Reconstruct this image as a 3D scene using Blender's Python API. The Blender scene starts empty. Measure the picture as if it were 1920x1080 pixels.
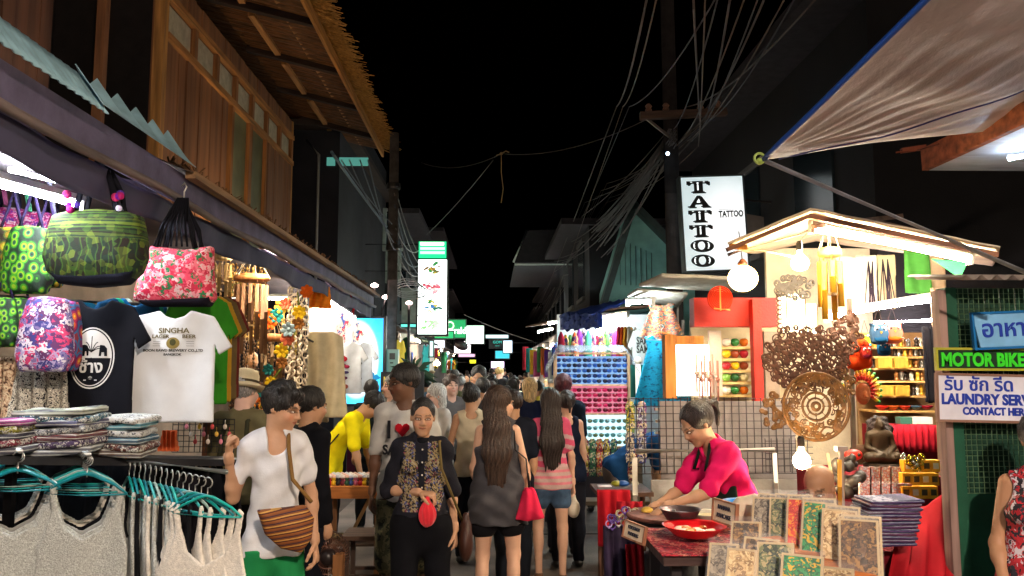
import bpy, bmesh, math, random
import numpy as np
import openvdb
from mathutils import Vector, Matrix, Euler, noise as mnoise
PI = math.pi; R = math.radians
random.seed(7); np.random.seed(7)
sc = bpy.context.scene
COL = sc.collection
# ---------------- camera, world, exposure ----------------
FPX = 1493.0
cd = bpy.data.cameras.new("camera"); cam = bpy.data.objects.new("camera", cd); COL.objects.link(cam)
cd.sensor_width = 36; cd.lens = FPX / 1920 * 36; cd.clip_end = 500; cd.clip_start = 0.05
cam.location = (0, 0, 1.8)
cam.rotation_euler = Euler((R(90 + 5.93), 0, R(-1.343)))
sc.camera = cam
MW = cam.rotation_euler.to_matrix()
def P(px, py, Y=None, X=None, Z=None):
    d = MW @ Vector(((px - 960) / FPX, (540 - py) / FPX, -1))
    if Y is not None: t = Y / d.y
    elif X is not None: t = X / d.x
    else: t = (Z - 1.8) / d.z
    return Vector((0, 0, 1.8)) + d * t
w = bpy.data.worlds.new("World"); sc.world = w; w.use_nodes = True
nt = w.node_tree; bgn = nt.nodes['Background']
sky = nt.nodes.new('ShaderNodeTexSky'); sky.sky_type = 'NISHITA'; sky.sun_disc = False
sky.sun_elevation = R(-6); sky.sun_rotation = R(200)
nt.links.new(sky.outputs[0], bgn.inputs[0]); bgn.inputs[1].default_value = 0.1
sc.view_settings.view_transform = 'Standard'; sc.view_settings.look = 'None'
sc.view_settings.exposure = 1.35; sc.view_settings.gamma = 1
cy = sc.cycles
try:
    cy.max_bounces = 5; cy.diffuse_bounces = 3; cy.glossy_bounces = 2; cy.transmission_bounces = 3; cy.transparent_max_bounces = 6
    cy.sample_clamp_indirect = 3; cy.use_light_tree = True; cy.caustics_reflective = False; cy.caustics_refractive = False
except Exception: pass
# ---------------- materials ----------------
def lin(c):
    c = c.lstrip('#'); v = [int(c[i:i+2], 16) / 255 for i in (0, 2, 4)]
    return tuple(x / 12.92 if x <= .04045 else ((x + .055) / 1.055) ** 2.4 for x in v)
def C3(c): return lin(c) if isinstance(c, str) else c
MATS = {}
def _new(name):
    m = bpy.data.materials.new(name); m.use_nodes = True
    n = m.node_tree.nodes; return m, n, m.node_tree.links, n['Principled BSDF']
def mat(col, rough=.75, metal=0, var=.18, scale=9, bump=.25, bscale=60, stretch=(1, 1, 1), kind='plain', cols=None, emit=0, ecol=None, spec=.4, sheen=0, alpha=1, name=None, dist=.5, trans=0):
    key = (col if isinstance(col, str) else tuple(col), rough, metal, var, scale, bump, bscale, stretch, kind, tuple(cols) if cols else None, emit, ecol, spec, sheen, alpha, dist, trans)
    if key in MATS: return MATS[key]
    m, N, L, b = _new(name or kind)
    c = C3(col)
    tc = N.new('ShaderNodeTexCoord'); mp = N.new('ShaderNodeMapping'); L.new(tc.outputs['Object'], mp.inputs[0])
    mp.inputs['Scale'].default_value = stretch
    def ramp(src, colors, interp='CONSTANT', lo=0, hi=1):
        r = N.new('ShaderNodeValToRGB'); r.color_ramp.interpolation = interp
        els = r.color_ramp.elements
        n = len(colors)
        while len(els) < n: els.new(0.5)
        for i, cc in enumerate(colors):
            els[i].position = lo + (hi - lo) * (i / n if interp == 'CONSTANT' else i / max(1, n - 1))
        for i, cc in enumerate(colors): els[i].color = (*C3(cc), 1)
        L.new(src, r.inputs[0]); return r.outputs[0]
    no = N.new('ShaderNodeTexNoise'); no.inputs['Scale'].default_value = scale; no.inputs['Detail'].default_value = 4
    L.new(mp.outputs[0], no.inputs[0])
    lo = tuple(x * (1 - var) for x in c); hi = tuple(min(1, x * (1 + var) + .01 * var) for x in c)
    if kind == 'plain':
        base = ramp(no.outputs[0], [lo, hi], 'LINEAR', .3, .7)
    elif kind == 'floral':
        ad = N.new('ShaderNodeVectorMath'); ad.operation = 'MULTIPLY_ADD'
        L.new(no.outputs['Color'], ad.inputs[0]); ad.inputs[1].default_value = (dist / scale * 2,) * 3; L.new(mp.outputs[0], ad.inputs[2])
        v = N.new('ShaderNodeTexVoronoi'); v.inputs['Scale'].default_value = scale; L.new(ad.outputs[0], v.inputs[0])
        sp = N.new('ShaderNodeSeparateColor'); L.new(v.outputs['Color'], sp.inputs[0])
        r1 = ramp(sp.outputs[0], cols)
        r2 = ramp(sp.outputs[1], cols[::-1])
        mx = N.new('ShaderNodeMix'); mx.data_type = 'RGBA'
        gt = N.new('ShaderNodeMath'); gt.operation = 'GREATER_THAN'; gt.inputs[1].default_value = .33
        L.new(v.outputs['Distance'], gt.inputs[0]); L.new(gt.outputs[0], mx.inputs[0]); L.new(r1, mx.inputs[6]); L.new(r2, mx.inputs[7])
        base = mx.outputs[2]
    elif kind == 'eyes':   # peacock eye rings
        v = N.new('ShaderNodeTexVoronoi'); v.inputs['Scale'].default_value = scale; v.inputs['Randomness'].default_value = .6; L.new(mp.outputs[0], v.inputs[0])
        base = ramp(v.outputs['Distance'], cols, 'CONSTANT', 0, .75)
    elif kind == 'bands':   # horizontal decorative bands
        s = N.new('ShaderNodeSeparateXYZ'); L.new(mp.outputs[0], s.inputs[0])
        a = N.new('ShaderNodeMath'); a.operation = 'MULTIPLY_ADD'; L.new(no.outputs[0], a.inputs[0]); a.inputs[1].default_value = dist * .1; L.new(s.outputs['Z'], a.inputs[2])
        fr = N.new('ShaderNodeMath'); fr.operation = 'FRACT'; L.new(a.outputs[0], fr.inputs[0])
        base = ramp(fr.outputs[0], cols)
    elif kind == 'bagmix':
        s = N.new('ShaderNodeSeparateXYZ'); L.new(mp.outputs[0], s.inputs[0])
        a = N.new('ShaderNodeMath'); a.operation = 'MULTIPLY_ADD'; L.new(no.outputs[0], a.inputs[0]); a.inputs[1].default_value = .5; L.new(s.outputs['Z'], a.inputs[2])
        fr = N.new('ShaderNodeMath'); fr.operation = 'FRACT'; L.new(a.outputs[0], fr.inputs[0]); c1 = ramp(fr.outputs[0], cols)
        v = N.new('ShaderNodeTexVoronoi'); v.inputs['Scale'].default_value = 38; L.new(tc.outputs['Object'], v.inputs[0]); sp = N.new('ShaderNodeSeparateColor'); L.new(v.outputs['Color'], sp.inputs[0]); c2 = ramp(sp.outputs[0], cols[::-1])
        v2 = N.new('ShaderNodeTexWave'); v2.inputs['Scale'].default_value = 5; v2.inputs['Distortion'].default_value = 9; L.new(tc.outputs['Object'], v2.inputs[0])
        g1 = N.new('ShaderNodeMath'); g1.operation = 'GREATER_THAN'; g1.inputs[1].default_value = dist; L.new(s.outputs['Z'], g1.inputs[0])
        c3 = ramp(v2.outputs[0], [cols[1], cols[3], cols[0], cols[5]])
        m0 = N.new('ShaderNodeMix'); m0.data_type = 'RGBA'; m0.inputs[0].default_value = .5; L.new(c2, m0.inputs[6]); L.new(c3, m0.inputs[7])
        mx = N.new('ShaderNodeMix'); mx.data_type = 'RGBA'; L.new(g1.outputs[0], mx.inputs[0]); L.new(m0.outputs[2], mx.inputs[6])
        m3 = N.new('ShaderNodeMix'); m3.data_type = 'RGBA'; m3.inputs[0].default_value = .35; L.new(c1, m3.inputs[6]); L.new(c2, m3.inputs[7]); L.new(m3.outputs[2], mx.inputs[7]); base = mx.outputs[2]
    elif kind == 'speck':
        n2 = N.new('ShaderNodeTexNoise'); n2.inputs['Scale'].default_value = scale; n2.inputs['Detail'].default_value = 6; L.new(mp.outputs[0], n2.inputs[0])
        base = ramp(n2.outputs[0], cols, 'CONSTANT', .32, .72)
    elif kind == 'vcol':
        at = N.new('ShaderNodeAttribute'); at.attribute_name = 'Col'
        mx = N.new('ShaderNodeMix'); mx.data_type = 'RGBA'; mx.blend_type = 'MULTIPLY'; mx.inputs[0].default_value = 1
        g = ramp(no.outputs[0], [(1 - var,) * 3, (1, 1, 1)], 'LINEAR', .3, .7)
        L.new(at.outputs[0], mx.inputs[6]); L.new(g, mx.inputs[7]); base = mx.outputs[2]
    L.new(base, b.inputs['Base Color'])
    b.inputs['Roughness'].default_value = rough; b.inputs['Metallic'].default_value = metal
    b.inputs['Specular IOR Level'].default_value = spec
    if sheen: b.inputs['Sheen Weight'].default_value = sheen
    if trans: b.inputs['Transmission Weight'].default_value = trans
    if alpha < 1: b.inputs['Alpha'].default_value = alpha
    if bump:
        nb = N.new('ShaderNodeTexNoise'); nb.inputs['Scale'].default_value = bscale; nb.inputs['Detail'].default_value = 3; L.new(mp.outputs[0], nb.inputs[0])
        bp = N.new('ShaderNodeBump'); bp.inputs['Strength'].default_value = bump; bp.inputs['Distance'].default_value = .01
        L.new(nb.outputs[0], bp.inputs['Height']); L.new(bp.outputs[0], b.inputs['Normal'])
    if emit:
        if ecol: b.inputs['Emission Color'].default_value = (*C3(ecol), 1)
        else: L.new(base, b.inputs['Emission Color'])
        b.inputs['Emission Strength'].default_value = emit
    MATS[key] = m; return m
def cloth(c, **k):
    k.setdefault('rough', .9); k.setdefault('spec', .15); k.setdefault('bump', .16); k.setdefault('bscale', 160); k.setdefault('var', .14); return mat(c, **k)
def plas(c, **k): k.setdefault('rough', .35); k.setdefault('bump', 0); k.setdefault('var', .08); return mat(c, **k)
def wood(c, st=(1, 1, .08), **k):
    k.setdefault('rough', .7); k.setdefault('var', .45); k.setdefault('scale', 22); k.setdefault('bscale', 30); k.setdefault('bump', .4); return mat(c, stretch=st, **k)
def metal(c, **k): k.setdefault('rough', .4); k.setdefault('metal', .8); k.setdefault('bump', .05); return mat(c, **k)
def glow(c, e, **k): return mat((0.02, 0.02, 0.02), emit=e, ecol=c, bump=0, **k)
# ---------------- object helpers ----------------
def link(o, parent=None):
    COL.objects.link(o)
    if parent is not None: o.parent = parent
    return o
def tag(o, label=None, cat=None, group=None, kind=None):
    if label: o['label'] = label
    if cat: o['category'] = cat
    if group: o['group'] = group
    if kind: o['kind'] = kind
    return o
def thing(name, loc, label, cat, group=None, rz=0):
    o = bpy.data.objects.new(name, None); o.empty_display_size = .1; link(o)
    o.location = loc; o.rotation_euler = (0, 0, rz); return tag(o, label, cat, group)
def copy_tree(o, parent=None):
    c = o.copy(); COL.objects.link(c)
    if parent is not None: c.parent = parent
    for ch in o.children: copy_tree(ch, c)
    return c
def setm(o, m):
    for s in o.material_slots: s.link = 'OBJECT'; s.material = m
    return o
def ordn(i): return ['first','second','third','fourth','fifth','sixth','seventh','eighth','ninth','tenth','eleventh','twelfth','thirteenth','fourteenth','fifteenth','sixteenth','seventeenth','eighteenth','nineteenth','twentieth'][i]
def frame_of(d, up=(0, 0, 1)):
    d = Vector(d).normalized(); u = Vector(up)
    if abs(d.dot(u.normalized())) > .98: u = Vector((0, 1, 0)) if abs(d.y) < .9 else Vector((1, 0, 0))
    x = u.cross(d).normalized() * -1; y = d.cross(x).normalized() * -1
    return x, y, d
class MB:
    def __init__(s): s.v = []; s.f = []
    def add(s, vs, fs):
        n = len(s.v); s.v += [tuple(v) for v in vs]; s.f += [tuple(i + n for i in f) for f in fs]; return s
    def box(s, lo, hi, M=None):
        x0, y0, z0 = lo; x1, y1, z1 = hi
        vs = [Vector(p) for p in ((x0,y0,z0),(x1,y0,z0),(x1,y1,z0),(x0,y1,z0),(x0,y0,z1),(x1,y0,z1),(x1,y1,z1),(x0,y1,z1))]
        if M is not None: vs = [M @ v for v in vs]
        return s.add(vs, [(0,3,2,1),(4,5,6,7),(0,1,5,4),(1,2,6,5),(2,3,7,6),(3,0,4,7)])
    def beam(s, a, b, w, h, up=(0, 0, 1)):
        a = Vector(a); b = Vector(b); x, y, d = frame_of(b - a, up)
        vs = [p + x * sx * w / 2 + y * sy * h / 2 for p in (a, b) for sx, sy in ((-1,-1),(1,-1),(1,1),(-1,1))]
        return s.add(vs, [(0,3,2,1),(4,5,6,7),(0,1,5,4),(1,2,6,5),(2,3,7,6),(3,0,4,7)])
    def tube(s, pts, r, n=8, cap=True):
        pts = [Vector(p) for p in pts]; m = len(pts)
        rs = r if isinstance(r, (list, tuple)) else [r] * m
        vs = []; px = None
        for i, p in enumerate(pts):
            d = (pts[min(i+1, m-1)] - pts[max(i-1, 0)])
            if d.length < 1e-9: d = Vector((0, 0, 1))
            d.normalize()
            if px is None: x, y, _ = frame_of(d)
            else:
                x = px - d * px.dot(d)
                x = x.normalized() if x.length > 1e-6 else frame_of(d)[0]
                y = d.cross(x)
            px = x
            for k in range(n):
                a = 2 * PI * k / n; vs.append(p + (x * math.cos(a) + y * math.sin(a)) * rs[i])
        fs = [(i*n+k, i*n+(k+1) % n, (i+1)*n+(k+1) % n, (i+1)*n+k) for i in range(m-1) for k in range(n)]
        if cap: fs += [tuple(range(n-1, -1, -1)), tuple((m-1)*n+k for k in range(n))]
        return s.add(vs, fs)
    def lathe(s, prof, n=20, c=(0, 0, 0), M=None, cap=True):
        c = Vector(c); vs = []; m = len(prof)
        for r, z in prof:
            for k in range(n):
                a = 2 * PI * k / n; v = Vector((r * math.cos(a), r * math.sin(a), z))
                if M is not None: v = M @ v
                vs.append(v + c)
        fs = [(i*n+k, i*n+(k+1) % n, (i+1)*n+(k+1) % n, (i+1)*n+k) for i in range(m-1) for k in range(n)]
        if cap: fs += [tuple(range(n-1, -1, -1)), tuple((m-1)*n+k for k in range(n))]
        return s.add(vs, fs)
    def ball(s, c, r, n=10, M=None):
        if not isinstance(r, (tuple, list)): r = (r, r, r)
        vs = []; fs = []; rows = max(4, n // 2 + 1)
        for i in range(rows + 1):
            t = PI * i / rows
            for k in range(n):
                a = 2 * PI * k / n; v = Vector((r[0]*math.sin(t)*math.cos(a), r[1]*math.sin(t)*math.sin(a), r[2]*math.cos(t)))
                if M is not None: v = M @ v
                vs.append(v + Vector(c))
        fs = [(i*n+k, (i+1)*n+k, (i+1)*n+(k+1) % n, i*n+(k+1) % n) for i in range(rows) for k in range(n)]
        return s.add(vs, fs)
    def prism(s, poly, y0, y1, M=None):   # polygon in xz, thickness along y
        n = len(poly)
        vs = [Vector((x, y0, z)) for x, z in poly] + [Vector((x, y1, z)) for x, z in poly]
        if M is not None: vs = [M @ v for v in vs]
        return s.add(vs, [tuple(range(n)), tuple(range(2*n-1, n-1, -1))] + [(i, i+n, (i+1) % n + n, (i+1) % n) for i in range(n)])
    def sheet(s, fn, nu, nv, thick=0):
        vs = [Vector(fn(i / nu, j / nv)) for j in range(nv + 1) for i in range(nu + 1)]
        q = lambda i, j: j * (nu + 1) + i
        fs = [(q(i,j), q(i+1,j), q(i+1,j+1), q(i,j+1)) for j in range(nv) for i in range(nu)]
        if thick:
            nn = []
            for j in range(nv + 1):
                for i in range(nu + 1):
                    a = vs[q(min(i+1,nu),j)] - vs[q(max(i-1,0),j)]; b = vs[q(i,min(j+1,nv))] - vs[q(i,max(j-1,0))]
                    c = a.cross(b); nn.append(c.normalized() if c.length > 1e-12 else Vector((0,0,1)))
            N0 = len(vs); vs = vs + [v - n * thick for v, n in zip(vs, nn)]
            fs = fs + [tuple(N0 + k for k in reversed(f)) for f in fs]
            bd = [q(i,0) for i in range(nu)] + [q(nu,j) for j in range(nv)] + [q(i,nv) for i in range(nu,0,-1)] + [q(0,j) for j in range(nv,0,-1)]
            fs += [(bd[(k+1) % len(bd)], bd[k], bd[k]+N0, bd[(k+1) % len(bd)]+N0) for k in range(len(bd))]
        return s.add(vs, fs)
    def mesh(s, name, smooth=False):
        me = bpy.data.meshes.new(name); me.from_pydata(s.v, [], s.f); me.validate(verbose=False)
        if smooth: me.shade_smooth()
        return me
    def build(s, name, m, parent=None, smooth=False, loc=None, rz=None):
        me = s.mesh(name, smooth); me.materials.append(m)
        o = bpy.data.objects.new(name, me); link(o, parent)
        if loc is not None: o.location = loc
        if rz is not None: o.rotation_euler = (0, 0, rz)
        return o
def slope_m(o, ang=35):
    return o
def solo(mb, name, m, label, cat, group=None, smooth=False, loc=None, rz=None):
    """a top-level single-mesh thing; vertices are given in world space when loc is None -> recentre on its base"""
    if loc is None:
        a = np.array(mb.v); c = (a.min(0) + a.max(0)) / 2; c[2] = a[:, 2].min()
        mb.v = [tuple(r) for r in (a - c)]; loc = tuple(c)
    return tag(mb.build(name, m, None, smooth, loc, rz), label, cat, group)
def struct(mb, name, m, smooth=False): return tag(mb.build(name, m, None, smooth), kind='structure')
def text(body, size, m, parent, loc, name='lettering', align='CENTER', bold=0, ext=.002, fx=None, rot=(PI/2, 0, 0), squash=1, shear=0):
    c = bpy.data.curves.new('txt', 'FONT'); c.body = body; c.size = size; c.align_x = align; c.offset = bold; c.extrude = ext; c.resolution_u = 3; c.shear = shear
    o = bpy.data.objects.new('txt', c); COL.objects.link(o)
    me = bpy.data.meshes.new_from_object(o.evaluated_get(bpy.context.evaluated_depsgraph_get()))
    COL.objects.unlink(o); bpy.data.objects.remove(o)
    me.name = name; me.materials.clear(); me.materials.append(m)
    if squash != 1:
        for v in me.vertices: v.co.x *= squash
    if fx:
        for v in me.vertices: v.co = fx(v.co)
    t = bpy.data.objects.new(name, me); link(t, parent); t.location = loc
    t.rotation_euler = rot
    return t
# ---------------- signed distance field bodies ----------------
f32 = np.float32
def _r(v): return np.asarray(v, dtype=f32)
class Field:
    def __init__(s, vox): s.vox = vox; s.pr = []; s.post = []
    def cone(s, a, b, ra, rb, side=None, flat=1, k=.02):
        a = _r(a); b = _r(b); L = float(np.linalg.norm(b - a)) + 1e-6; wv = (b - a) / L
        if side is None: side = (1, 0, 0) if abs(wv[0]) < .9 else (0, 1, 0)
        u = _r(side) - wv * float(np.dot(_r(side), wv)); u /= np.linalg.norm(u) + 1e-9; v = np.cross(wv, u)
        def fn(p):
            q = p - a; t = np.clip(q @ wv / L, 0, 1)
            qu = q @ u; qv = q @ v; qw = q @ wv - t * L
            return (np.sqrt(qu*qu + (qv/flat)**2 + qw*qw) - (ra + (rb - ra) * t)) * min(1, (1 + flat) / 2 if flat < 1 else 1)
        r = max(ra, rb) * max(1, flat)
        s.pr.append((fn, np.minimum(a, b) - r, np.maximum(a, b) + r, k, 0)); return s
    def ell(s, c, r, M=None, k=.02, sub=0):
        c = _r(c); rr = _r(r if hasattr(r, '__len__') else (r, r, r)); A = None if M is None else np.array(M.to_3x3() if len(M) == 4 else M, dtype=f32)
        def fn(p):
            q = p - c
            if A is not None: q = q @ A
            k0 = np.sqrt(((q / rr) ** 2).sum(-1)) + 1e-6; k1 = np.sqrt(((q / rr ** 2) ** 2).sum(-1)) + 1e-6
            return k0 * (k0 - 1) / k1
        m = float(rr.max()) if A is not None else rr
        s.pr.append((fn, c - m, c + m, k, sub)); return s
    def fn(s, f, lo, hi, k=0, sub=0): s.pr.append((f, _r(lo), _r(hi), k, sub)); return s
    def cut(s, n, c, k=0):   # keep  p.n < c
        n = _r(n); s.post.append(lambda p, d: np.maximum(d, p @ n - c)); return s
    def warp(s, f): s.post.append(lambda p, d: d + f(p)); return s
    def mesh(s, name):
        vx = s.vox
        A = [p for p in s.pr if not p[4]]
        lo = np.min([p[1] for p in A], 0) - 4 * vx; hi = np.max([p[2] for p in A], 0) + 4 * vx
        n = np.ceil((hi - lo) / vx).astype(int) + 1
        G = np.full(n, .3, dtype=f32)
        ax = [lo[i] + np.arange(n[i], dtype=f32) * vx for i in range(3)]
        for fn, l, h, k, sub in s.pr:
            pad = k + 3.5 * vx
            i0 = np.clip(np.floor((l - pad - lo) / vx).astype(int), 0, n - 1); i1 = np.clip(np.ceil((h + pad - lo) / vx).astype(int) + 1, 1, n)
            sl = tuple(slice(i0[j], i1[j]) for j in range(3))
            g = np.stack(np.meshgrid(*[ax[j][sl[j]] for j in range(3)], indexing='ij'), -1)
            if 0 in g.shape: continue
            d = fn(g).astype(f32); o = G[sl]
            if sub:
                d = -d; hh = np.maximum(k - np.abs(o - d), 0) / max(k, 1e-6); G[sl] = np.maximum(o, d) + hh * hh * k / 4
            else:
                hh = np.maximum(k - np.abs(o - d), 0) / max(k, 1e-6); G[sl] = np.minimum(o, d) - hh * hh * k / 4
        if s.post:
            g = np.stack(np.meshgrid(*ax, indexing='ij'), -1)
            for f in s.post: G = f(g, G).astype(f32)
        vg = openvdb.FloatGrid(1.0); vg.copyFromArray(G.astype(np.float64))
        p, q = vg.convertToQuads(0.0); p = p * vx + lo
        me = bpy.data.meshes.new(name)
        nv, nq = len(p), len(q)
        me.vertices.add(nv); me.vertices.foreach_set('co', p.astype(f32).ravel())
        me.loops.add(nq * 4); me.loops.foreach_set('vertex_index', q.astype(np.int32).ravel())
        me.polygons.add(nq); me.polygons.foreach_set('loop_start', np.arange(0, nq*4, 4, dtype=np.int32)); me.polygons.foreach_set('loop_total', np.full(nq, 4, dtype=np.int32))
        me.update(calc_edges=True); me.shade_smooth()
        s.p = p
        return me
    def build(s, name, m, parent=None, colfn=None):
        me = s.mesh(name); me.materials.append(m)
        if colfn is not None:
            c = colfn(s.p); at = me.color_attributes.new('Col', 'FLOAT_COLOR', 'POINT')
            at.data.foreach_set('color', np.concatenate([c, np.ones((len(c), 1))], 1).astype(f32).ravel())
        o = bpy.data.objects.new(name, me); link(o, parent); return o
def sd_poly(pts, X, Z):
    pts = np.asarray(pts, dtype=f32); n = len(pts)
    d = np.full(X.shape, 1e9, dtype=f32); sgn = np.ones(X.shape, dtype=f32)
    for i in range(n):
        a = pts[i]; b = pts[i - 1]; ex, ez = b - a; wx = X - a[0]; wz = Z - a[1]
        t = np.clip((wx * ex + wz * ez) / (ex*ex + ez*ez + 1e-12), 0, 1)
        d = np.minimum(d, (wx - ex*t) ** 2 + (wz - ez*t) ** 2)
        c1 = Z >= a[1]; c2 = Z < b[1]; c3 = ex * wz > ez * wx
        sgn = np.where((c1 & c2 & c3) | (~c1 & ~c2 & ~c3), -sgn, sgn)
    return sgn * np.sqrt(d)
def slab(polys, thick=.008, vox=.01, fold=None, bulge=0, holes=(), f2=None, bb=None, brange=.1, soft=.006):
    """cloth-like solid: 2D outline(s) in xz, depth in y following fold(x,z)"""
    F = Field(vox)
    allp = np.array([p for q in polys for p in q]) if polys else np.array(bb)
    lo = allp.min(0); hi = allp.max(0)
    dep = thick + bulge + .06
    def fn(p):
        X = p[..., 0]; Y = p[..., 1]; Z = p[..., 2]
        X2 = X[:, 0, :]; Z2 = Z[:, 0, :]
        d = None
        for q in (polys or []):
            e = sd_poly(q, X2, Z2); d = e if d is None else np.minimum(d, e)
        if f2 is not None:
            e = f2(X2, Z2).astype(f32); d = e if d is None else np.maximum(d, e)
        for q in holes:
            d = np.maximum(d, -sd_poly(q, X2, Z2))
        fo = fold(X2, Z2) if fold is not None else 0 * X2
        h = thick + (bulge * np.sqrt(np.clip(-d / brange, 0, 1)) if bulge else 0)
        a = d[:, None, :] + soft; b = np.abs(Y - fo[:, None, :]) - h[:, None, :] if bulge else np.abs(Y - fo[:, None, :]) - h + soft
        return np.minimum(np.maximum(a, b), 0) + np.sqrt(np.maximum(a, 0) ** 2 + np.maximum(b, 0) ** 2) - soft
    F.fn(fn, (lo[0], -dep, lo[1]), (hi[0], dep, hi[1])); return F
def folds(amp=.012, f=16, seed=0, droop=0):
    rs = np.random.RandomState(seed); ph = rs.rand(4) * 6; k = rs.rand(4)
    def fo(X, Z):
        return amp * (np.sin(f * X + 3 * np.sin(3 * Z + ph[0]) + ph[1]) * .6 + np.sin(f * .37 * X + 7 * Z * k[0] + ph[2]) * .6 + .4 * np.sin(f * 1.7 * X - 5 * Z + ph[3]))
    return fo
def place(o, loc, rz=0, s=1, rx=0, ry=0):
    o.location = loc; o.rotation_euler = (rx, ry, rz); o.scale = (s, s, s) if not hasattr(s, '__len__') else s; return o
# ---------------- people ----------------
def rotv(v, ax, a): return Matrix.Rotation(a, 3, ax) @ Vector(v)
SK = {'light': (.72, .42, .28), 'tan': (.56, .31, .18), 'brown': (.42, .22, .12), 'dark': (.16, .075, .042), 'pink': (.78, .48, .37), 'pale': (.8, .55, .42)}
HAIRC = {'black': (.010, .008, .007), 'brown': (.045, .022, .013), 'darkbrown': (.022, .012, .009), 'blonde': (.55, .36, .14), 'white': (.62, .6, .56), 'grey': (.3, .29, .28), 'maroon': (.09, .012, .02)}
def hairmat(c): return mat(HAIRC[c], rough=.42, var=.7, scale=150, stretch=(1, 1, .05), bump=1, bscale=240, spec=.5, name='hair')
def sstep(x, a, b): t = np.clip((x - a) / (b - a), 0, 1); return t * t * (3 - 2 * t)
class Person:
    def __init__(s, H=1.7, sex='m', build=1.0, lean=0, bend=0, sway=0, head=(0, 0, 0), arms=None, legs=None, seat=None, vox=.012, hands='fine', skin='tan', turn=0):
        """faces -Y; +X is its own left. head=(yaw,pitch,roll) degrees. arms: {'L':(upper dir, fore dir, hand dir, palm normal, curl)}"""
        s.k = k = H / 1.7; s.sex = sex; s.b = build; s.vox = vox; s.fine = hands; s.skin = SK[skin] if isinstance(skin, str) else skin
        Rl = Matrix.Rotation(R(lean), 3, 'X') @ Matrix.Rotation(R(sway), 3, 'Y')
        Rl2 = Matrix.Rotation(R(lean + bend), 3, 'X') @ Matrix.Rotation(R(sway), 3, 'Y')
        Rt = Matrix.Rotation(R(turn), 3, 'Z')
        s.Mp = Rl; s.Mc = Rl2 @ Rt
        zh = .92 * k
        legs = legs or {}
        defl = {'L': ((.03, 0, -1), (.0, .03, -1)), 'R': ((-.03, 0, -1), (.0, .03, -1))}
        s.hip = {}; s.knee = {}; s.ank = {}
        hw = (.088 if sex == 'm' else .092) * k * (build + 1) / 2
        for q, sx in (('L', 1), ('R', -1)):
            th, sh = [Vector(v).normalized() for v in legs.get(q, defl[q])[:2]]
            h = Vector((sx * hw, 0, -.03 * k)); s.hip[q] = h; s.knee[q] = h + th * .42 * k; s.ank[q] = s.knee[q] + sh * .41 * k
        if seat is None:
            lo = min(s.ank[q].z for q in 'LR'); z0 = .085 * k - lo
        else: z0 = seat + .10 * k
        s.o = Vector((0, 0, z0))
        for d in (s.hip, s.knee, s.ank):
            for q in d: d[q] = d[q] + s.o
        s.foot = {q: (legs.get(q, defl[q])[2] if q in legs and len(legs[q]) > 2 else (0, -1, 0)) for q in 'LR'}
        s.pel = s.o.copy(); s.waist = s.pel + s.Mp @ Vector((0, 0, .16 * k)); s.chest = s.waist + s.Mc @ Vector((0, 0, .17 * k)); s.neck = s.chest + s.Mc @ Vector((0, .005, .19 * k))
        sw = (.148 if sex == 'm' else .128) * k * (build * .5 + .5)
        s.sh = {q: s.neck + s.Mc @ Vector((sx * sw, .005, -.055 * k)) for q, sx in (('L', 1), ('R', -1))}
        arms = arms or {}
        s.el = {}; s.wr = {}; s.hd = {}; s.pn = {}; s.curl = {}
        for q, sx in (('L', 1), ('R', -1)):
            a = arms.get(q, ((sx * .12, .06, -1), (sx * .03, -.18, -1)))
            u = Vector(a[0]).normalized(); f = Vector(a[1]).normalized()
            hd = Vector(a[2]).normalized() if len(a) > 2 and a[2] else f
            s.el[q] = s.sh[q] + u * .285 * k; s.wr[q] = s.el[q] + f * .25 * k; s.hd[q] = hd
            s.pn[q] = Vector(a[3]).normalized() if len(a) > 3 and a[3] else Vector((-sx, .25, 0)).normalized()
            s.curl[q] = a[4] if len(a) > 4 else .35
        hy, hp, hr = head
        s.Mh = Matrix.Rotation(R(hy), 3, 'Z') @ Matrix.Rotation(R(hp), 3, 'X') @ Matrix.Rotation(R(hr), 3, 'Y')
        nk = (s.Mc @ Vector((0, 0, 1))) * .6 + (s.Mh @ Vector((0, 0, 1))) * .4
        s.hc = s.neck + nk.normalized() * .148 * k + s.Mh @ Vector((0, -.018, 0)) * k
        s.E = None
    def hl(s, p): return s.hc + s.Mh @ (Vector(p) * s.k)
    def torso(s, F, inf=0, z=None, arms=0, bust=True):
        k = s.k; b = s.b; sx = s.Mc @ Vector((1, 0, 0)); px = s.Mp @ Vector((1, 0, 0)); f = s.sex == 'f'
        wp = (.152 if f else .138) * k * b + inf; ww = (.108 if f else .120) * k * b + inf * 1.15; wc = (.122 if f else .138) * k * b + inf; ws = (.098 if f else .112) * k + inf
        F.cone(s.pel + s.Mp @ Vector((0, 0, -.05 * k)), s.pel + s.Mp @ Vector((0, 0, .03 * k)), wp, wp * .97, px, .68, .03)
        F.cone(s.pel + s.Mp @ Vector((0, 0, .03 * k)), s.waist, wp * .95, ww, px, .7, .04)
        F.cone(s.waist, s.chest, ww, wc, sx, .7, .05)
        F.cone(s.chest, s.neck - s.Mc @ Vector((0, 0, .085 * k)), wc, ws, sx, .7, .05)
        F.cone(s.sh['L'] + (s.neck - s.sh['L']) * .12, s.sh['R'] + (s.neck - s.sh['R']) * .12, .043 * k + inf, .043 * k + inf, None, 1, .05)
        F.cone(s.neck - s.Mc @ Vector((0, 0, .07 * k)), s.neck - s.Mc @ Vector((0, 0, .015 * k)), .085 * k + inf, .052 * k + inf * .6, sx, .8, .05)
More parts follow.
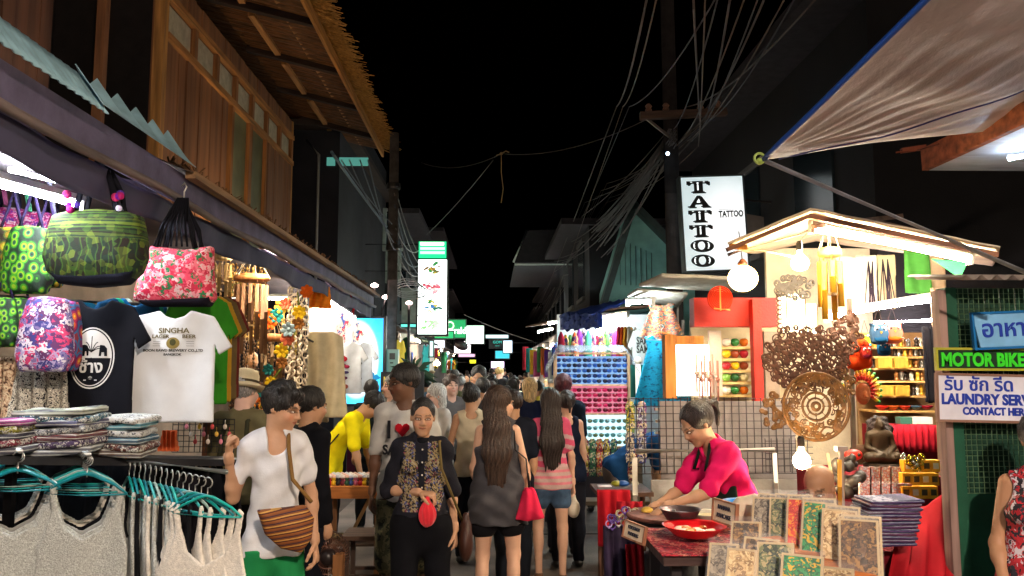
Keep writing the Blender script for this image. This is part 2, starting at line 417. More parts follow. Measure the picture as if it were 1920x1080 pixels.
        for q in (1, -1):
            F.ell(s.pel + s.Mp @ Vector((q * .075 * k * b, .055 * k * b, -.055 * k)), (.085 * k * b + inf, .075 * k * b + inf, .09 * k + inf), None, .04)
            if f and bust: F.ell(s.chest + s.Mc @ Vector((q * .068 * k, -.085 * k * b, .035 * k)), (.056 * k + inf, .04 * k + inf, .056 * k + inf), None, .03)
    def legs_(s, F, inf=0, upto=1.0, q_=('L', 'R'), flare=0):
        k = s.k; b = s.b; fm = 1.08 if s.sex == 'f' else 1
        for q in q_:
            h, kn, an = s.hip[q], s.knee[q], s.ank[q]
            L = min(upto, .5) * 2; e = h.lerp(kn, L); rr = .084 * k * b * fm
            F.cone(h, e, rr + inf, (rr + (.052 * k * (b + 1) / 2 - rr) * L) + inf + flare * L, None, 1, .03)
            if upto > .5:
                L = (upto - .5) * 2; e2 = kn.lerp(an, L); sh = an - kn; back = Vector((0, 1, 0)) - sh * (sh.y / max(sh.length_squared, 1e-6))
                F.cone(kn, e2, .05 * k * (b + 1) / 2 + inf + flare, .05 * k + (.034 * k - .05 * k) * L + inf + flare * (1 + L), None, 1, .03)
                if L > .3: F.ell(kn.lerp(an, .28) + back * .018 * k, (.048 * k + inf + flare, .05 * k + inf + flare, .1 * k), None, .03)
    def arm(s, F, q, inf=0, upto=1.0, k2=.025):
        k = s.k; b = (s.b + 1) / 2; f = .74 if s.sex == 'f' else .88
        L = min(upto, .5) * 2; F.cone(s.sh[q], s.sh[q].lerp(s.el[q], L), .05 * k * f * b + inf, (.05 + (.039 - .05) * L) * k * f * b + inf, None, 1, .03)
        if upto > .5:
            L = (upto - .5) * 2; F.cone(s.el[q], s.el[q].lerp(s.wr[q], L), .041 * k * f * b + inf, (.041 + (.026 - .041) * L) * k * f * b + inf, None, 1, k2)
            if L > .5: F.ell(s.el[q].lerp(s.wr[q], .25), (.042 * k * f * b + inf,) * 3, None, .03)
    def hand(s, F, q, fine=True):
        k = s.k; d = s.hd[q]; n = s.pn[q]; n = (n - d * n.dot(d)).normalized(); t = d.cross(n); wr = s.wr[q]; c = s.curl[q]
        # t points across the palm; thumb side chosen to be forward/inward
        if (t.dot(Vector((0, -1, 0))) + .2 * t.dot(Vector((-1 if q == 'L' else 1, 0, 0)))) < 0: t = -t
        pc = wr + d * .05 * k
        F.cone(wr, wr + d * .075 * k, .027 * k, .04 * k, t, .42, .012)
        if not fine:
            F.cone(wr + d * .07 * k, wr + (d + n * c).normalized() * .165 * k, .036 * k, .024 * k, t, .5, .015)
            F.cone(wr + d * .02 * k + t * .02 * k, wr + d * .085 * k + t * .055 * k + n * .02 * k, .014 * k, .011 * k, None, 1, .01); return
        for i, (off, ln) in enumerate(((.03, .078), (.0105, .088), (-.0095, .08), (-.028, .064))):
            p = wr + d * .078 * k + t * off * k; a = c * (.7 + .2 * i); r = .0088 * k
            sp = t * off * 1.3
            for j, l in enumerate((.45, .32, .25)):
                dd = (d * math.cos(a) + n * math.sin(a) + sp).normalized(); e = p + dd * ln * l * k
                F.cone(p, e, r, r * .9, None, 1, .004); p = e; r *= .92; a += c * 1.25 + .06
        p = wr + d * .022 * k + t * .024 * k
        for dd, l, r in (((d * .65 + t * .75 + n * .25), .042, .0125), ((d * .85 + t * .42 + n * (.3 + c * .4)), .032, .0105), ((d * .9 + t * .1 + n * (.3 + c * .7)), .026, .009)):
            e = p + dd.normalized() * l * k; F.cone(p, e, r * k, r * .9 * k, None, 1, .006); p = e
    def face(s, F):
        k = s.k; M = s.Mh; f = s.sex == 'f'
        F.cone(s.neck - s.Mc @ Vector((0, 0, .03 * k)), s.hl((0, .02, -.05)), (.045 if f else .06) * k, (.042 if f else .055) * k, None, 1, .02)
        F.ell(s.hl((0, .018, .03)), Vector((.076, .096, .088)) * k, M, .02)
        F.ell(s.hl((0, -.025, -.04)), Vector((.062 if f else .064, .07, .074)) * k, M, .03)
        F.ell(s.hl((0, -.063, -.1)), Vector((.022, .02, .016)) * k, M, .025)
        for q in (1, -1):
            F.ell(s.hl((q * .038, -.066, -.03)), Vector((.022, .018, .022)) * k, M, .02)
            F.ell(s.hl((q * .075, .014, -.006)), Vector((.008, .015, .026)) * k, M, .006)
            if s.vox < .011:
                F.ell(s.hl((q * .031, -.103, .0)), Vector((.021, .017, .0125)) * k, M, .012, 1)
                F.cone(s.hl((q * .012, -.089, .02)), s.hl((q * .048, -.078, .022)), .008 * k, .007 * k, None, 1, .012)
        F.cone(s.hl((0, -.088, .012)), s.hl((0, -.103 if f else -.107, -.028)), .007 * k, (.009 if f else .0115) * k, None, 1, .01)
        for q in (1, -1): F.ell(s.hl((q * .011, -.098, -.031)), Vector((.009, .011, .008)) * k, M, .007)
        F.cone(s.hl((-.017, -.083, -.0575)), s.hl((.017, -.083, -.0575)), .0085 * k, .0085 * k, None, 1, .008)
    def skincol(s, p):
        k = s.k; q = (p - _r(s.hc)) @ np.array(s.Mh, dtype=f32) / k
        x, y, z = q[:, 0], q[:, 1], q[:, 2]; c = np.tile(np.array(s.skin, dtype=f32), (len(p), 1))
        near = (np.abs(x) < .09) & (np.abs(y) < .13) & (np.abs(z) < .13); fr = near & (y < -.045)
        ax = np.abs(x)
        ck = np.exp(-((ax - .042) ** 2 + (z + .03) ** 2) / .0004) * fr; c *= 1 + np.stack([ck * .12, ck * -.12, ck * -.12], 1)
        lip = fr & (np.abs(z + .0575 - x * x * 3) < .0075 - ax * .12) & (ax < .025)
        lc = np.array(s.skin) * (.8, .5, .52); c[lip] = lc + (.03, 0, 0)
        c[fr & (np.abs(z + .0572 - x * x * 3) < .0018) & (ax < .023)] *= .45
        bz = .026 - ((ax - .033) ** 2) * 6 if s.sex == 'f' else .025 - ((ax - .033) ** 2) * 5
        brow = fr & (np.abs(z - bz) < (.0026 if s.sex == 'f' else .005)) & (ax > .013) & (ax < .052)
        c[brow] = c[brow] * .25
        if s.old: c[brow] = (.5, .48, .45)
        lash = fr & (((ax - .031) / .021) ** 2 + ((z) / .0085) ** 2 < 1.25); c[lash] *= .35
        if s.beard: 
            bd = fr & (z < -.035) & (z < -.02 - .0) & ~lip; c[bd] *= s.beard
        return c
    def body(s, root, skip=(), old=False, beard=0, legs=True, torso=True, eyes=True):
        s.root = root; s.old = old; s.beard = beard
        F = Field(s.vox)
        if torso: s.torso(F, -.011)
        if legs: s.legs_(F, -.004)
        if legs and s.barefoot:
            for q in 'LR': s.shoe(F, q, 0)
        s.face(F)
        for q in 'LR':
            s.arm(F, q)
            if not (s.fine == 'fine'): s.hand(F, q, False)
        o = F.build('body', mat('#ffffff', kind='vcol', rough=.55, var=.12, scale=14, bump=.12, bscale=90, spec=.35, name='skin'), root, s.skincol)
        s.bodyobj = o
        if s.fine == 'fine':   # fingers need a finer grid: same mesh, joined at the wrist
            parts = []
            for q in 'LR':
                if q in skip: continue
                H = Field(.0036); s.hand(H, q, True); H.cone(s.wr[q] - (s.wr[q] - s.el[q]).normalized() * .03, s.wr[q], .027 * s.k, .0265 * s.k, None, 1, .01)
                parts.append(H.mesh('hand'))
            bm = bmesh.new(); bm.from_mesh(o.data)
            for me in parts: bm.from_mesh(me)
            la = bm.verts.layers.float_color.get('Col')
            n0 = len(o.data.vertices); bm.verts.ensure_lookup_table()
            for v in list(bm.verts)[n0:]: v[la] = (*s.skin, 1)
            bm.to_mesh(o.data); bm.free()
            for me in parts: bpy.data.meshes.remove(me)
            o.data.shade_smooth()
        if eyes and s.vox < .011:
            for q in (1, -1):
                m = MB().ball((0, 0, 0), (.0125 * s.k, .0078 * s.k, .0042 * s.k), 10, s.Mh)
                e = m.build('eye', plas('#d8cfc4', rough=.2), root, True, s.hl((q * .031, -.0815, .0)))
                MB().ball(s.Mh @ Vector((0, -.0052, 0)) * s.k, (.0048 * s.k, .0035 * s.k, .0042 * s.k), 8, s.Mh).build('iris', plas('#1c0f08', rough=.15), e, True)
        return o
    def shoe(s, F, q, inf=0):
        k = s.k; a = s.ank[q]; d = Vector(s.foot[q]).normalized(); g = Vector((0, 0, -.05 * k)) if abs(d.z) < .5 else Vector((0, 0, 0))
        sd = Vector((0, 0, 1)).cross(d)
        F.cone(a + g * .6 - d * .025 * k, a + g + d * .075 * k + Vector((0, 0, -.003)), .034 * k + inf, .036 * k + inf, sd, .8, .02)
        F.cone(a + g + d * .075 * k, a + g + d * .15 * k + Vector((0, 0, -.006)), .036 * k + inf, .028 * k + inf, sd, .55, .02)
        F.cone(a, a + g * .6, .034 * k + inf, .034 * k + inf, None, 1, .02)
    def shoes(s, m, cut=.4, name='shoe'):
        for q in 'LR':
            F = Field(max(s.vox, .008)); s.shoe(F, q, .007); zc = s.ank[q].z + .012 * s.k; F.cut((0, 0, 1), zc); F.cut((0, 0, -1), .0); F.build(name, m, s.root)
    def top(s, m, name='shirt', inf=.012, hem=-.1, sleeve=.28, sinf=.016, neck=.06, ndrop=.0, flare=.0, fold=.006, tank=0, vox=None, back=0, seed=1, hemcut=True, colfn=None, shleave=None):
        k = s.k; F = Field(vox or s.vox); s.torso(F, inf); s.hemv = hem
        hp = s.pel + s.Mp @ Vector((0, 0, hem * k))
        wv = (.146 if s.sex == 'f' else .134) * k * s.b + inf
        if hem < .02: F.cone(s.pel + s.Mp @ Vector((0, 0, .05 * k)), hp - s.Mp @ Vector((0, 0, .02)), wv, wv + flare, s.Mp @ Vector((1, 0, 0)), .74, .05)
        if hem < -.09: s.legs_(F, inf, .2)
        if not tank:
            for q in 'LR':
                sl = sleeve if not isinstance(sleeve, dict) else sleeve[q]
                s.arm(F, q, sinf, sl)
        if hemcut:
            n = s.Mp @ Vector((0, 0, -1)); F.cut(tuple(n), float(n.dot(hp)))
        if tank:
            for q, sx in (('L', 1), ('R', -1)):
                F.ell(s.sh[q] + s.Mc @ Vector((sx * .03 * k, 0, -.02 * k)), (.052 * k * tank, .14 * k, .10 * k), s.Mc, .01, 1)
        F.cone(s.neck + s.Mc @ Vector((0, .01 * k, .05 * k)), s.neck + s.Mc @ Vector((0, -.045 * k - ndrop * .8, -ndrop * k)), neck * k, neck * k * .8, None, 1, .008); F.pr[-1] = F.pr[-1][:4] + (1,)
        if back: F.ell(s.neck + s.Mc @ Vector((0, .1 * k, -back * k * .4)), (.07 * k, .08 * k, back * k), s.Mc, .01, 1)
        ph = seed * 1.7; W = _r(s.waist)
        def wr(p):
            x, y, z = p[..., 0], p[..., 1], p[..., 2] - W[2]
            return fold * (np.sin(38 * x + 9 * z + 4 * np.sin(7 * z + ph) + ph) * .45 + np.sin(19 * z + 14 * x * np.sin(ph + 5 * z) + 8 * y + ph) * .5 + .4 * np.sin(47 * z - 30 * x + 3 * np.sin(20 * y + ph)))
        F.warp(wr); s.topF = F
        return F.build(name, m, s.root, colfn)
    def bottom(s, m, name='trousers', inf=.013, length=.97, flare=.004, top_=None, fold=.005, seed=2, vox=None, skirt=0):
        k = s.k; F = Field(vox or s.vox); top_ = (s.hemv + (.03 if s.hemv > -.05 else .004)) if top_ is None else top_
        px = s.Mp @ Vector((1, 0, 0)); wp = (.152 if s.sex == 'f' else .138) * k * s.b + inf; ww = (.110 if s.sex == 'f' else .122) * k * s.b + inf
        F.cone(s.pel + s.Mp @ Vector((0, 0, -.05 * k)), s.pel + s.Mp @ Vector((0, 0, .03 * k)), wp, wp * .97, px, .7, .03)
        F.cone(s.pel + s.Mp @ Vector((0, 0, .03 * k)), s.waist, wp * .95, ww, px, .72, .03)
        for q in (1, -1): F.ell(s.pel + s.Mp @ Vector((q * .075 * k * s.b, .055 * k * s.b, -.055 * k)), (.085 * k * s.b + inf, .075 * k * s.b + inf, .09 * k + inf), None, .03)
        s.legs_(F, inf, length, flare=flare)
        if skirt: F.cone(s.pel, s.pel - Vector((0, 0, skirt * k)), wp, wp + .05, px, .78, .04)
        n = s.Mp @ Vector((0, 0, 1)); F.cut(tuple(n), float(n.dot(s.pel + n * top_ * k)))
        if skirt: F.cut((0, 0, -1), -(s.pel.z - skirt * k))
        ph = seed * 2.3
        F.warp(lambda p: fold * (np.sin(30 * p[..., 0] + 5 * np.sin(6 * p[..., 2] + ph)) * .5 + np.sin(21 * p[..., 2] + 9 * p[..., 0] + 4 * p[..., 1] + ph) * .6))
        return F.build(name, m, s.root)
    def hair(s, style, col, vox=None):
        k = s.k; M = s.Mh; v = vox or s.vox; F = Field(v); c = .012 if style != 'tight' else .006
        F.ell(s.hl((0, .024, .036)), Vector((.076 + c, .095 + c, .088 + c)) * k, M, .02)
        fz = -.03
        if style in ('bob', 'long', 'longpony'):
            F.cone(s.hl((0, .045, .03)), s.hl((0, .055, -.09)), .085 * k, .075 * k, M @ Vector((1, 0, 0)), .8, .03)
            fz = -.035
        # open the face
        hz = .028 if style in ('tight', 'bun', 'topbun', 'pony') else 0
        F.ell(s.hl((0, -.125, -.045 + hz)), Vector((.073 + hz * .25, .098, .105)) * k, M, .012, 1)
        for q in (1, -1): F.ell(s.hl((q * .095, -.03, -.06)), Vector((.03, .055, .058)) * k, M, .008, 1)
        if style in ('short', 'bun', 'pony', 'tight'):
            F.ell(s.hl((0, -.01, -.155)), Vector((.13, .125, .115)) * k, M, .015, 1)
        if style in ('tight', 'pony', 'bun', 'topbun'): F.ell(s.hl((0, -.118, .036)), Vector((.066, .078, .058)) * k, M, .012, 1)
        if style == 'tousled':
            for i in range(22):
                a = random.uniform(0, 2 * PI); e = random.uniform(.15, 1.3)
                F.ell(s.hl((math.cos(a) * math.cos(e) * .085, .02 + math.sin(a) * math.cos(e) * .1, .045 + math.sin(e) * .09)), random.uniform(.018, .03) * k, None, .015)
            F.ell(s.hl((0, -.125, -.05)), Vector((.07, .09, .092)) * k, M, .012, 1)
            F.ell(s.hl((0, -.01, -.155)), Vector((.13, .125, .105)) * k, M, .015, 1)
        down = Vector((0, 0, -1)); bk = s.Mc @ Vector((0, 1, 0))
        if style == 'bun': F.ell(s.hl((0, .115, .045)), (.04 * k,) * 3, M, .012)
        if style == 'topbun': F.ell(s.hl((0, .07, .115)), Vector((.048, .048, .042)) * k, M, .012); F.ell(s.hl((0, -.01, -.155)), Vector((.13, .125, .115)) * k, M, .015, 1)
        if style in ('pony', 'longpony'):
            p = s.hl((0, .115, .075)); q = p
            F.ell(p, (.03 * k,) * 3, M, .012)
            L = .2 if style == 'pony' else .4
            dirs = (bk * .8 + down * .4, bk * .35 + down, down)
            for i, dd in enumerate(dirs):
                e = q + dd.normalized() * L / 3 * k; F.cone(q, e, (.032 if style == 'pony' else .045) * k * (1 - .12 * i), (.028 if style == 'pony' else .045) * k * (1 - .25 * i), M @ Vector((1, 0, 0)), .6, .012); q = e
        if style == 'long':
            q = s.hl((0, .06, -.02)); X = s.Mc @ Vector((1, 0, 0))
            e1 = s.neck + bk * .085 * k - Vector((0, 0, .02 * k)); e2 = s.neck + bk * .12 * k - s.Mc @ Vector((0, 0, .2 * k)); e3 = s.neck + bk * .125 * k - s.Mc @ Vector((0, 0, s.hairlen * k))
            F.cone(q, e1, .085 * k, .09 * k, X, .62, .03); F.cone(e1, e2, .09 * k, .105 * k, X, .42, .03); F.cone(e2, e3, .105 * k, .05 * k, X, .36, .03)
            for i in range(7):
                x = (i - 3) * .026 * k; F.cone(e2 + X * x, e3 + X * x * .8 - Vector((0, 0, random.uniform(0, .07))), .022 * k, .007, None, 1, .012)
        if style == 'bald': pass
        hc = _r(s.hc); A = np.array(M, dtype=f32); wv = (.0035 if v < .011 else .004) * (.35 if style in ('tight', 'pony') else 1)
        def wv_(p):
            q = (p - hc) @ A; th = np.arctan2(q[..., 0], q[..., 1] + .001)
            return wv * (np.sin(th * 34 + q[..., 2] * 22 + 2 * np.sin(q[..., 2] * 30)) + .7 * np.sin(q[..., 0] * 260 + 25 * q[..., 2]))
        F.warp(wv_)
        return F.build('hair', hairmat(col), s.root)
Person.hemv = .09; Person.barefoot = False; Person.hairlen = .4; Person.old = False; Person.beard = 0
def person(label, loc, rz, group=None, **k):
    root = thing('person', (loc[0], loc[1], loc[2] if len(loc) > 2 else 0), label, 'person', group, R(rz)); p = Person(**k); p.root = root; return p
# ---------------- ground, dark buildings, roofs ----------------
VPX = 925
b = MB(); b.sheet(lambda u, v: (-60 + 120 * u, -12 + 212 * v, 0), 24, 40)
struct(b, 'ground', mat('#4a4038', rough=.9, var=.3, scale=3, bump=.3, bscale=20))
b = MB(); b.sheet(lambda u, v: (-1.95 + 3.9 * u, -8 + 130 * v, .004), 10, 80)
m_road = mat('#6e645c', rough=.7, var=.38, scale=2.3, bump=.6, bscale=45, spec=.35, name='concrete')
struct(b, 'street', m_road)
# cover strips and stains in the lane
b = MB()
for y in (3.2, 6.1, 9.0, 12.0, 15.5, 19): b.box((-1.95, y, .005), (1.95, y + .025, .0085))
struct(b, 'street_joint', mat('#2a2522', rough=.95, bump=0))
def lineX(py0, X): return P(0, py0, X=X).z     # height of a lane-parallel line that crosses the left picture edge at py0
ZF0, ZF1, ZF2, ZF3 = lineX(275, -1.8), lineX(200, -1.8), lineX(112, -1.8), lineX(72, -1.8)
AY0, AY1 = 1.6, P(700, 560, X=-1.8).y
aw = thing('market_awning', (-1.8, AY0, ZF0), 'long purple grey awning over the clothes stalls on the left', 'awning')
def at(o, root):   # world-space mesh -> child space
    o.location = -Vector(root.location) if root.rotation_euler.z == 0 else root.matrix_world.inverted() @ Vector((0, 0, 0)); return o
m_tarp = mat('#3d3a52', rough=.7, var=.3, scale=3, bump=.5, bscale=9, spec=.3)
b = MB(); b.box((-1.82, AY0, ZF1), (-1.79, AY1, ZF2)); at(b.build('fascia_board', mat('#57506a', rough=.7, var=.35, scale=6, bump=.3), aw), aw)
def valf(u, v):
    y = AY0 + (AY1 - AY0) * u; z = ZF1 - .01 - (ZF1 - ZF0) * v
    return (-1.835 - .02 * v + .012 * math.sin(y * 9) + .02 * math.sin(y * 2.3) * v, y, z + .02 * math.sin(y * 3.1) * v)
b = MB(); b.sheet(valf, 120, 6, .004); at(b.build('valance', m_tarp, aw, True), aw)
b = MB(); b.tube([(-1.77, AY0 + (AY1 - AY0) * i / 24, ZF1 + .012 * math.sin(i * 1.3)) for i in range(25)], .022, 8); at(b.build('batten', wood('#6b5d5a', st=(1, .1, 1)), aw, True), aw)
b = MB(); b.sheet(lambda u, v: (-1.9 - 2.4 * v, AY0 + (AY1 - AY0) * u, ZF1 + .02 + .25 * v + .03 * math.sin(6 * u * 9)), 40, 8, .01); at(b.build('ceiling_sheet', mat('#6a6268', rough=.8, var=.3, scale=3), aw, True), aw)
def corr(y0, y1, amp, per, x0, z0, x1, z1, n, tri=False):
    def f(u, v):
        y = y0 + (y1 - y0) * u; ph = y / per
        wv = (abs((ph % 1) * 2 - 1) * 2 - 1) if tri else math.sin(2 * PI * ph)
        return (x0 + (x1 - x0) * v - amp * wv * (0 if tri else .5), y, z0 + (z1 - z0) * v + amp * wv * .9 * (v if tri else .25 * v))
    return f
def yat(px): return P(px, 300, X=-1.72).y
m_zinc = mat('#94bccc', rough=.5, var=.25, scale=8, bump=.2, metal=.15)
b = MB(); b.sheet(corr(1.5, yat(190), .012, .06, -1.70, ZF2, -1.83, ZF3 + .1, 0), 260, 3, .004)
solo(b, 'corrugated_sheet', m_zinc, 'pale blue finely corrugated roof sheet along the top left awning edge', 'roof sheet', 'awning roof sheets', True)
b = MB(); b.sheet(corr(yat(180), yat(362), .045, .2, -1.70, ZF2 + .03, -1.83, ZF3 + .1, 0, True), 110, 3, .004)
solo(b, 'corrugated_sheet', m_zinc, 'pale zigzag roof sheet with big pointed ridges above the green bag', 'roof sheet', 'awning roof sheets')
b = MB(); b.sheet(corr(yat(355), AY1, .022, .11, -1.72, ZF2 + .0, -1.95, ZF2 + .09, 0), 500, 3, .006)
solo(b, 'corrugated_sheet', mat('#4c3a2c', rough=.85, var=.6, scale=12, bump=.5), 'rusty brown corrugated roof sheet below the wooden house', 'roof sheet', 'awning roof sheets', True)
b = MB()
for i in range(700):
    y = random.uniform(yat(365), AY1); x = -1.74 - random.random() * .16; z = ZF2 + .03 + (-.02 + (-1.72 - x) * .4)
    a = random.uniform(-.05, .05); l = random.uniform(.02, .07); b.beam((x, y, z), (x + a * .6, y + a, z + l * random.uniform(.2, 1)), .012, .004)
solo(b, 'leaf_litter', mat('#6a4a2c', rough=.9, var=.5), 'dry leaves and twigs caught along the rusty awning roof', 'leaves'); bpy.context.scene.collection.objects[-1]['kind'] = 'stuff'
b = MB(); b.box((-1.76, yat(362), ZF2 - .035), (-1.70, AY1, ZF2 + .005)); solo(b, 'roof_batten', wood('#8a6a48', st=(1, .08, 1)), 'weathered wooden batten edging the left awning roof', 'batten')
# wooden house
HX = -3.2
hy0, hy1 = P(300, 235, X=HX).y, P(545, 300, X=HX).y
hz = P(545, 225, X=HX).z; hzb = 2.95
zs1, zs0 = P(330, 15, X=HX).z, P(330, 85, X=HX).z
H = thing('wooden_house', (HX, hy0, 0), 'upper storey of the brown timber house with a thatched roof on the left', 'house')
m_board = wood('#805230', st=(1, 1, .06), scale=9, var=.4)
b = MB(); n = 26; wd = (hy1 - hy0) / n
for i in range(n):
    y = hy0 + i * wd; o_ = random.uniform(0, .02)
    ymid = y + wd / 2
    inwin = 0.40 < (ymid - hy0) / (hy1 - hy0) < 0.72
    b.box((HX - .05, y + .006, hzb if not inwin else hzb), (HX + o_, y + wd - .006, (zs0 - .03) if not inwin else P(430, 350, X=HX).z * 0 + 3.35))
for i in range(n): b.box((HX - .05, hy0 + i * wd + .006, zs1 + .05), (HX + random.uniform(0, .015), hy0 + (i + 1) * wd - .006, hz))
b.box((HX - .12, hy0, hzb), (HX - .06, hy1, hz))
at(b.build('wall', m_board, H), H)
b = MB()
for z in (zs0 - .015, zs1 + .02): b.box((HX - .02, hy0, z - .035), (HX + .05, hy1, z + .035))
at(b.build('rail', wood('#a06a32', st=(1, .08, 1)), H), H)
np_ = 7
for i in range(np_):
    y0 = hy0 + .1 + (hy1 - hy0 - .1) * i / np_; y1 = hy0 + .1 + (hy1 - hy0 - .1) * (i + 1) / np_ - .09
    b = MB(); b.box((HX - .04, y0, zs0 + .03), (HX - .015, y1, zs1 - .03)); at(b.build('transom_panel', mat('#b8ac90', rough=.6, var=.2, scale=12), H), H)
    b = MB(); b.box((HX - .05, y1 + .003, zs0 + .02), (HX + .035, y1 + .087, zs1 - .02)); at(b.build('mullion', wood('#8c5a2c'), H), H)
for i in range(2):
    y0 = hy0 + (hy1 - hy0) * (.415 + .155 * i); y1 = y0 + (hy1 - hy0) * .14
    b = MB(); b.box((HX - .04, y0 + .03, 3.37), (HX - .02, y1 - .03, zs0 - .05)); wn = b.build('window', mat('#6a6848', rough=.5, var=.25, scale=3, bump=0), H); at(wn, H)
    for a, c in ((y0 - .05, y0 + .028), (y1 - .028, y1 + .02)): b = MB(); b.box((HX - .05, a, 3.37), (HX + .03, c, zs0 - .05)); b.build('window_frame', wood('#8c5a2c'), wn)
for lo, hi in (((HX - .06, hy0 - .1, hzb), (HX + .04, hy0 - .003, hz)), ((HX - .02, hy1 + .003, hzb), (HX + .02, hy1 + .05, hz))): b = MB(); b.box(lo, hi); at(b.build('corner_post', wood('#b07a3c'), H), H)
# roof: eave underside, purlins, beams, thatch
E0 = P(720, 290, X=-1.95); ez = E0.z; ey0 = 5.6; ey1 = E0.y
m_th = wood('#5e3c1c', st=(.15, 1, 1), scale=30, var=.6, bump=.9)
def rf(u, v): y = ey0 + (ey1 - ey0) * u; return (-1.98 - 1.6 * v, y, ez + .1 + .42 * v + .012 * math.sin(y * 40))
b = MB(); b.sheet(rf, 200, 6, .03); at(b.build('roof_underlay', m_th, H), H)
def cloud(x0, x1, zoff, cnt, L, m, nm, pa, org, wdt=.012):
    b = MB()
    for i in range(cnt):
        y = random.uniform(ey0, ey1); v = random.uniform(0, 1); x = x0 + (x1 - x0) * v
        z = ez + .1 + (-1.98 - x) / 1.6 * .42 + zoff * random.random()
        l = random.uniform(.4, 1) * L
        b.beam((x, y, z), (x + l, y + random.uniform(-.06, .06), z - l * random.uniform(.1, .45)), wdt * random.uniform(.5, 1.2), .004)
    o = b.build(nm, m, pa); at(o, org); return o
cloud(-1.98, -2.3, .14, 5200, .36, mat('#b07f38', rough=.9, var=.5, scale=20), 'thatch_fringe', H, H)
b = MB()
for i in range(900):
    y = random.uniform(ey0, ey1); b.beam((-3.2 + random.random() * .2, y, ez + .36), (-1.98, y + random.uniform(-.05, .05), ez + .085 + random.random() * .015), .014, .008)
at(b.build('thatch_battens', wood('#6e4522', st=(.1, 1, 1)), H), H)
for xx, c in ((-2.35, '#a87a48'), (-2.78, '#a8743c')):
    b = MB()
    for k in range(6):
        y = ey0 + .3 + k * 1.45; b.beam((xx, y, ez + .16 + (-1.98 - xx) * .1), (xx, min(y + 1.15, ey1), ez + .16 + (-1.98 - xx) * .1), .07, .05)
    at(b.build('purlin', wood(c, st=(1, .08, 1)), H), H)
for k in range(6):
    y = ey0 + .1 + k * 1.45; b = MB(); b.beam((-3.2, y, ez + .36), (-1.98, y, ez + .06), .09, .12); at(b.build('rafter', wood('#2e1c12', st=(.1, 1, 1)), H), H)
b = MB(); b.beam((-1.97, ey0, ez + .02), (-1.97, ey1, ez + .02), .035, .13); at(b.build('eave_board', wood('#a8702e', st=(1, .06, 1)), H), H)
# timber wall left edge, post and dark recess
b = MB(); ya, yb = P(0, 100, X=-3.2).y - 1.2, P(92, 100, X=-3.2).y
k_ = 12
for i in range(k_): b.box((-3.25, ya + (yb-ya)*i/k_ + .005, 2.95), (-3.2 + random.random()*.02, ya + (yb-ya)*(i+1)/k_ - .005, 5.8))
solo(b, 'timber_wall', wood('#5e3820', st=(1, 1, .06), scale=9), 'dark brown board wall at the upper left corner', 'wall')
q = P(187, 150, X=-3.15); b = MB(); b.box((q.x - .035, q.y - .035, 2.95), (q.x + .035, q.y + .035, 5.8)); solo(b, 'veranda_post', wood('#7a4c28'), 'thin brown veranda post in the dark gap beside the timber house', 'post')
b = MB(); b.box((-4.4, 3, 2.9), (-4.3, hy0 + 3, 6.5)); solo(b, 'recess_wall', mat('#15110f', rough=.9), 'back wall of the veranda behind the thin post, blackened for the shade', 'wall')  # shade of the recess is put into the near-black wall colour
b = MB(); b.box((-4.3, hy0 + .06, 2.9), (-3.3, hy0 + .1, 6)); solo(b, 'partition_wall', mat('#1b130e', rough=.9), 'partition closing the veranda next to the timber house, darkened for the shade', 'wall')  # dark colour stands for the shade in the veranda gap
b = MB(); b.box((-2.3, 8.3, 7.6), (-1.7, 11.5, 7.75)); solo(b, 'upper_canopy', mat('#1b1420'), 'dark purple canopy high above the thatched roof', 'canopy')
# second building with gutter pipe and lit transom
B2 = thing('concrete_house', (-3.5, 13.2, 0), 'dark unlit house behind the timber house with a pale drain pipe', 'building')
def part(name, lo, hi, m, root):
    b = MB(); b.box(lo, hi); o = b.build(name, m, root); at(o, root); return o
m_dark = mat('#18181e', rough=.9, var=.3, scale=2)
part('wall', (-7, 13.2, 0), (-2.6, 19, 6.6), m_dark, B2)
part('eave', (-7, 12.9, 5.85), (-2.4, 19, 5.95), mat('#30231c'), B2)
wa, wb = P(612, 303, Y=13.15), P(690, 303, Y=13.15)
for i in range(2):
    x0 = wa.x + (wb.x - wa.x) * (.0 if i == 0 else .3); x1 = wa.x + (wb.x - wa.x) * (.2 if i == 0 else 1)
    wn = part('window', (x0, 13.17, wa.z - .06), (x1, 13.195, wa.z + .08), glow('#5fb0a0', .25), B2)
q = P(598, 290, Y=13.1); b = MB(); b.tube([P(575, 262, Y=13.1), P(598, 290, Y=13.1), (q.x, 13.1, 2.9)], .022, 8); at(b.build('drain_pipe', plas('#8a8a84'), B2, True), B2)
# stall back wall, floor platform on the left
b = MB(); b.box((-4.35, 1.5, 0), (-4.25, 13.1, 2.95)); solo(b, 'stall_wall', mat('#8a7a6a', rough=.9, var=.3, scale=3), 'plain back wall behind the clothes and souvenir stalls on the left', 'wall')
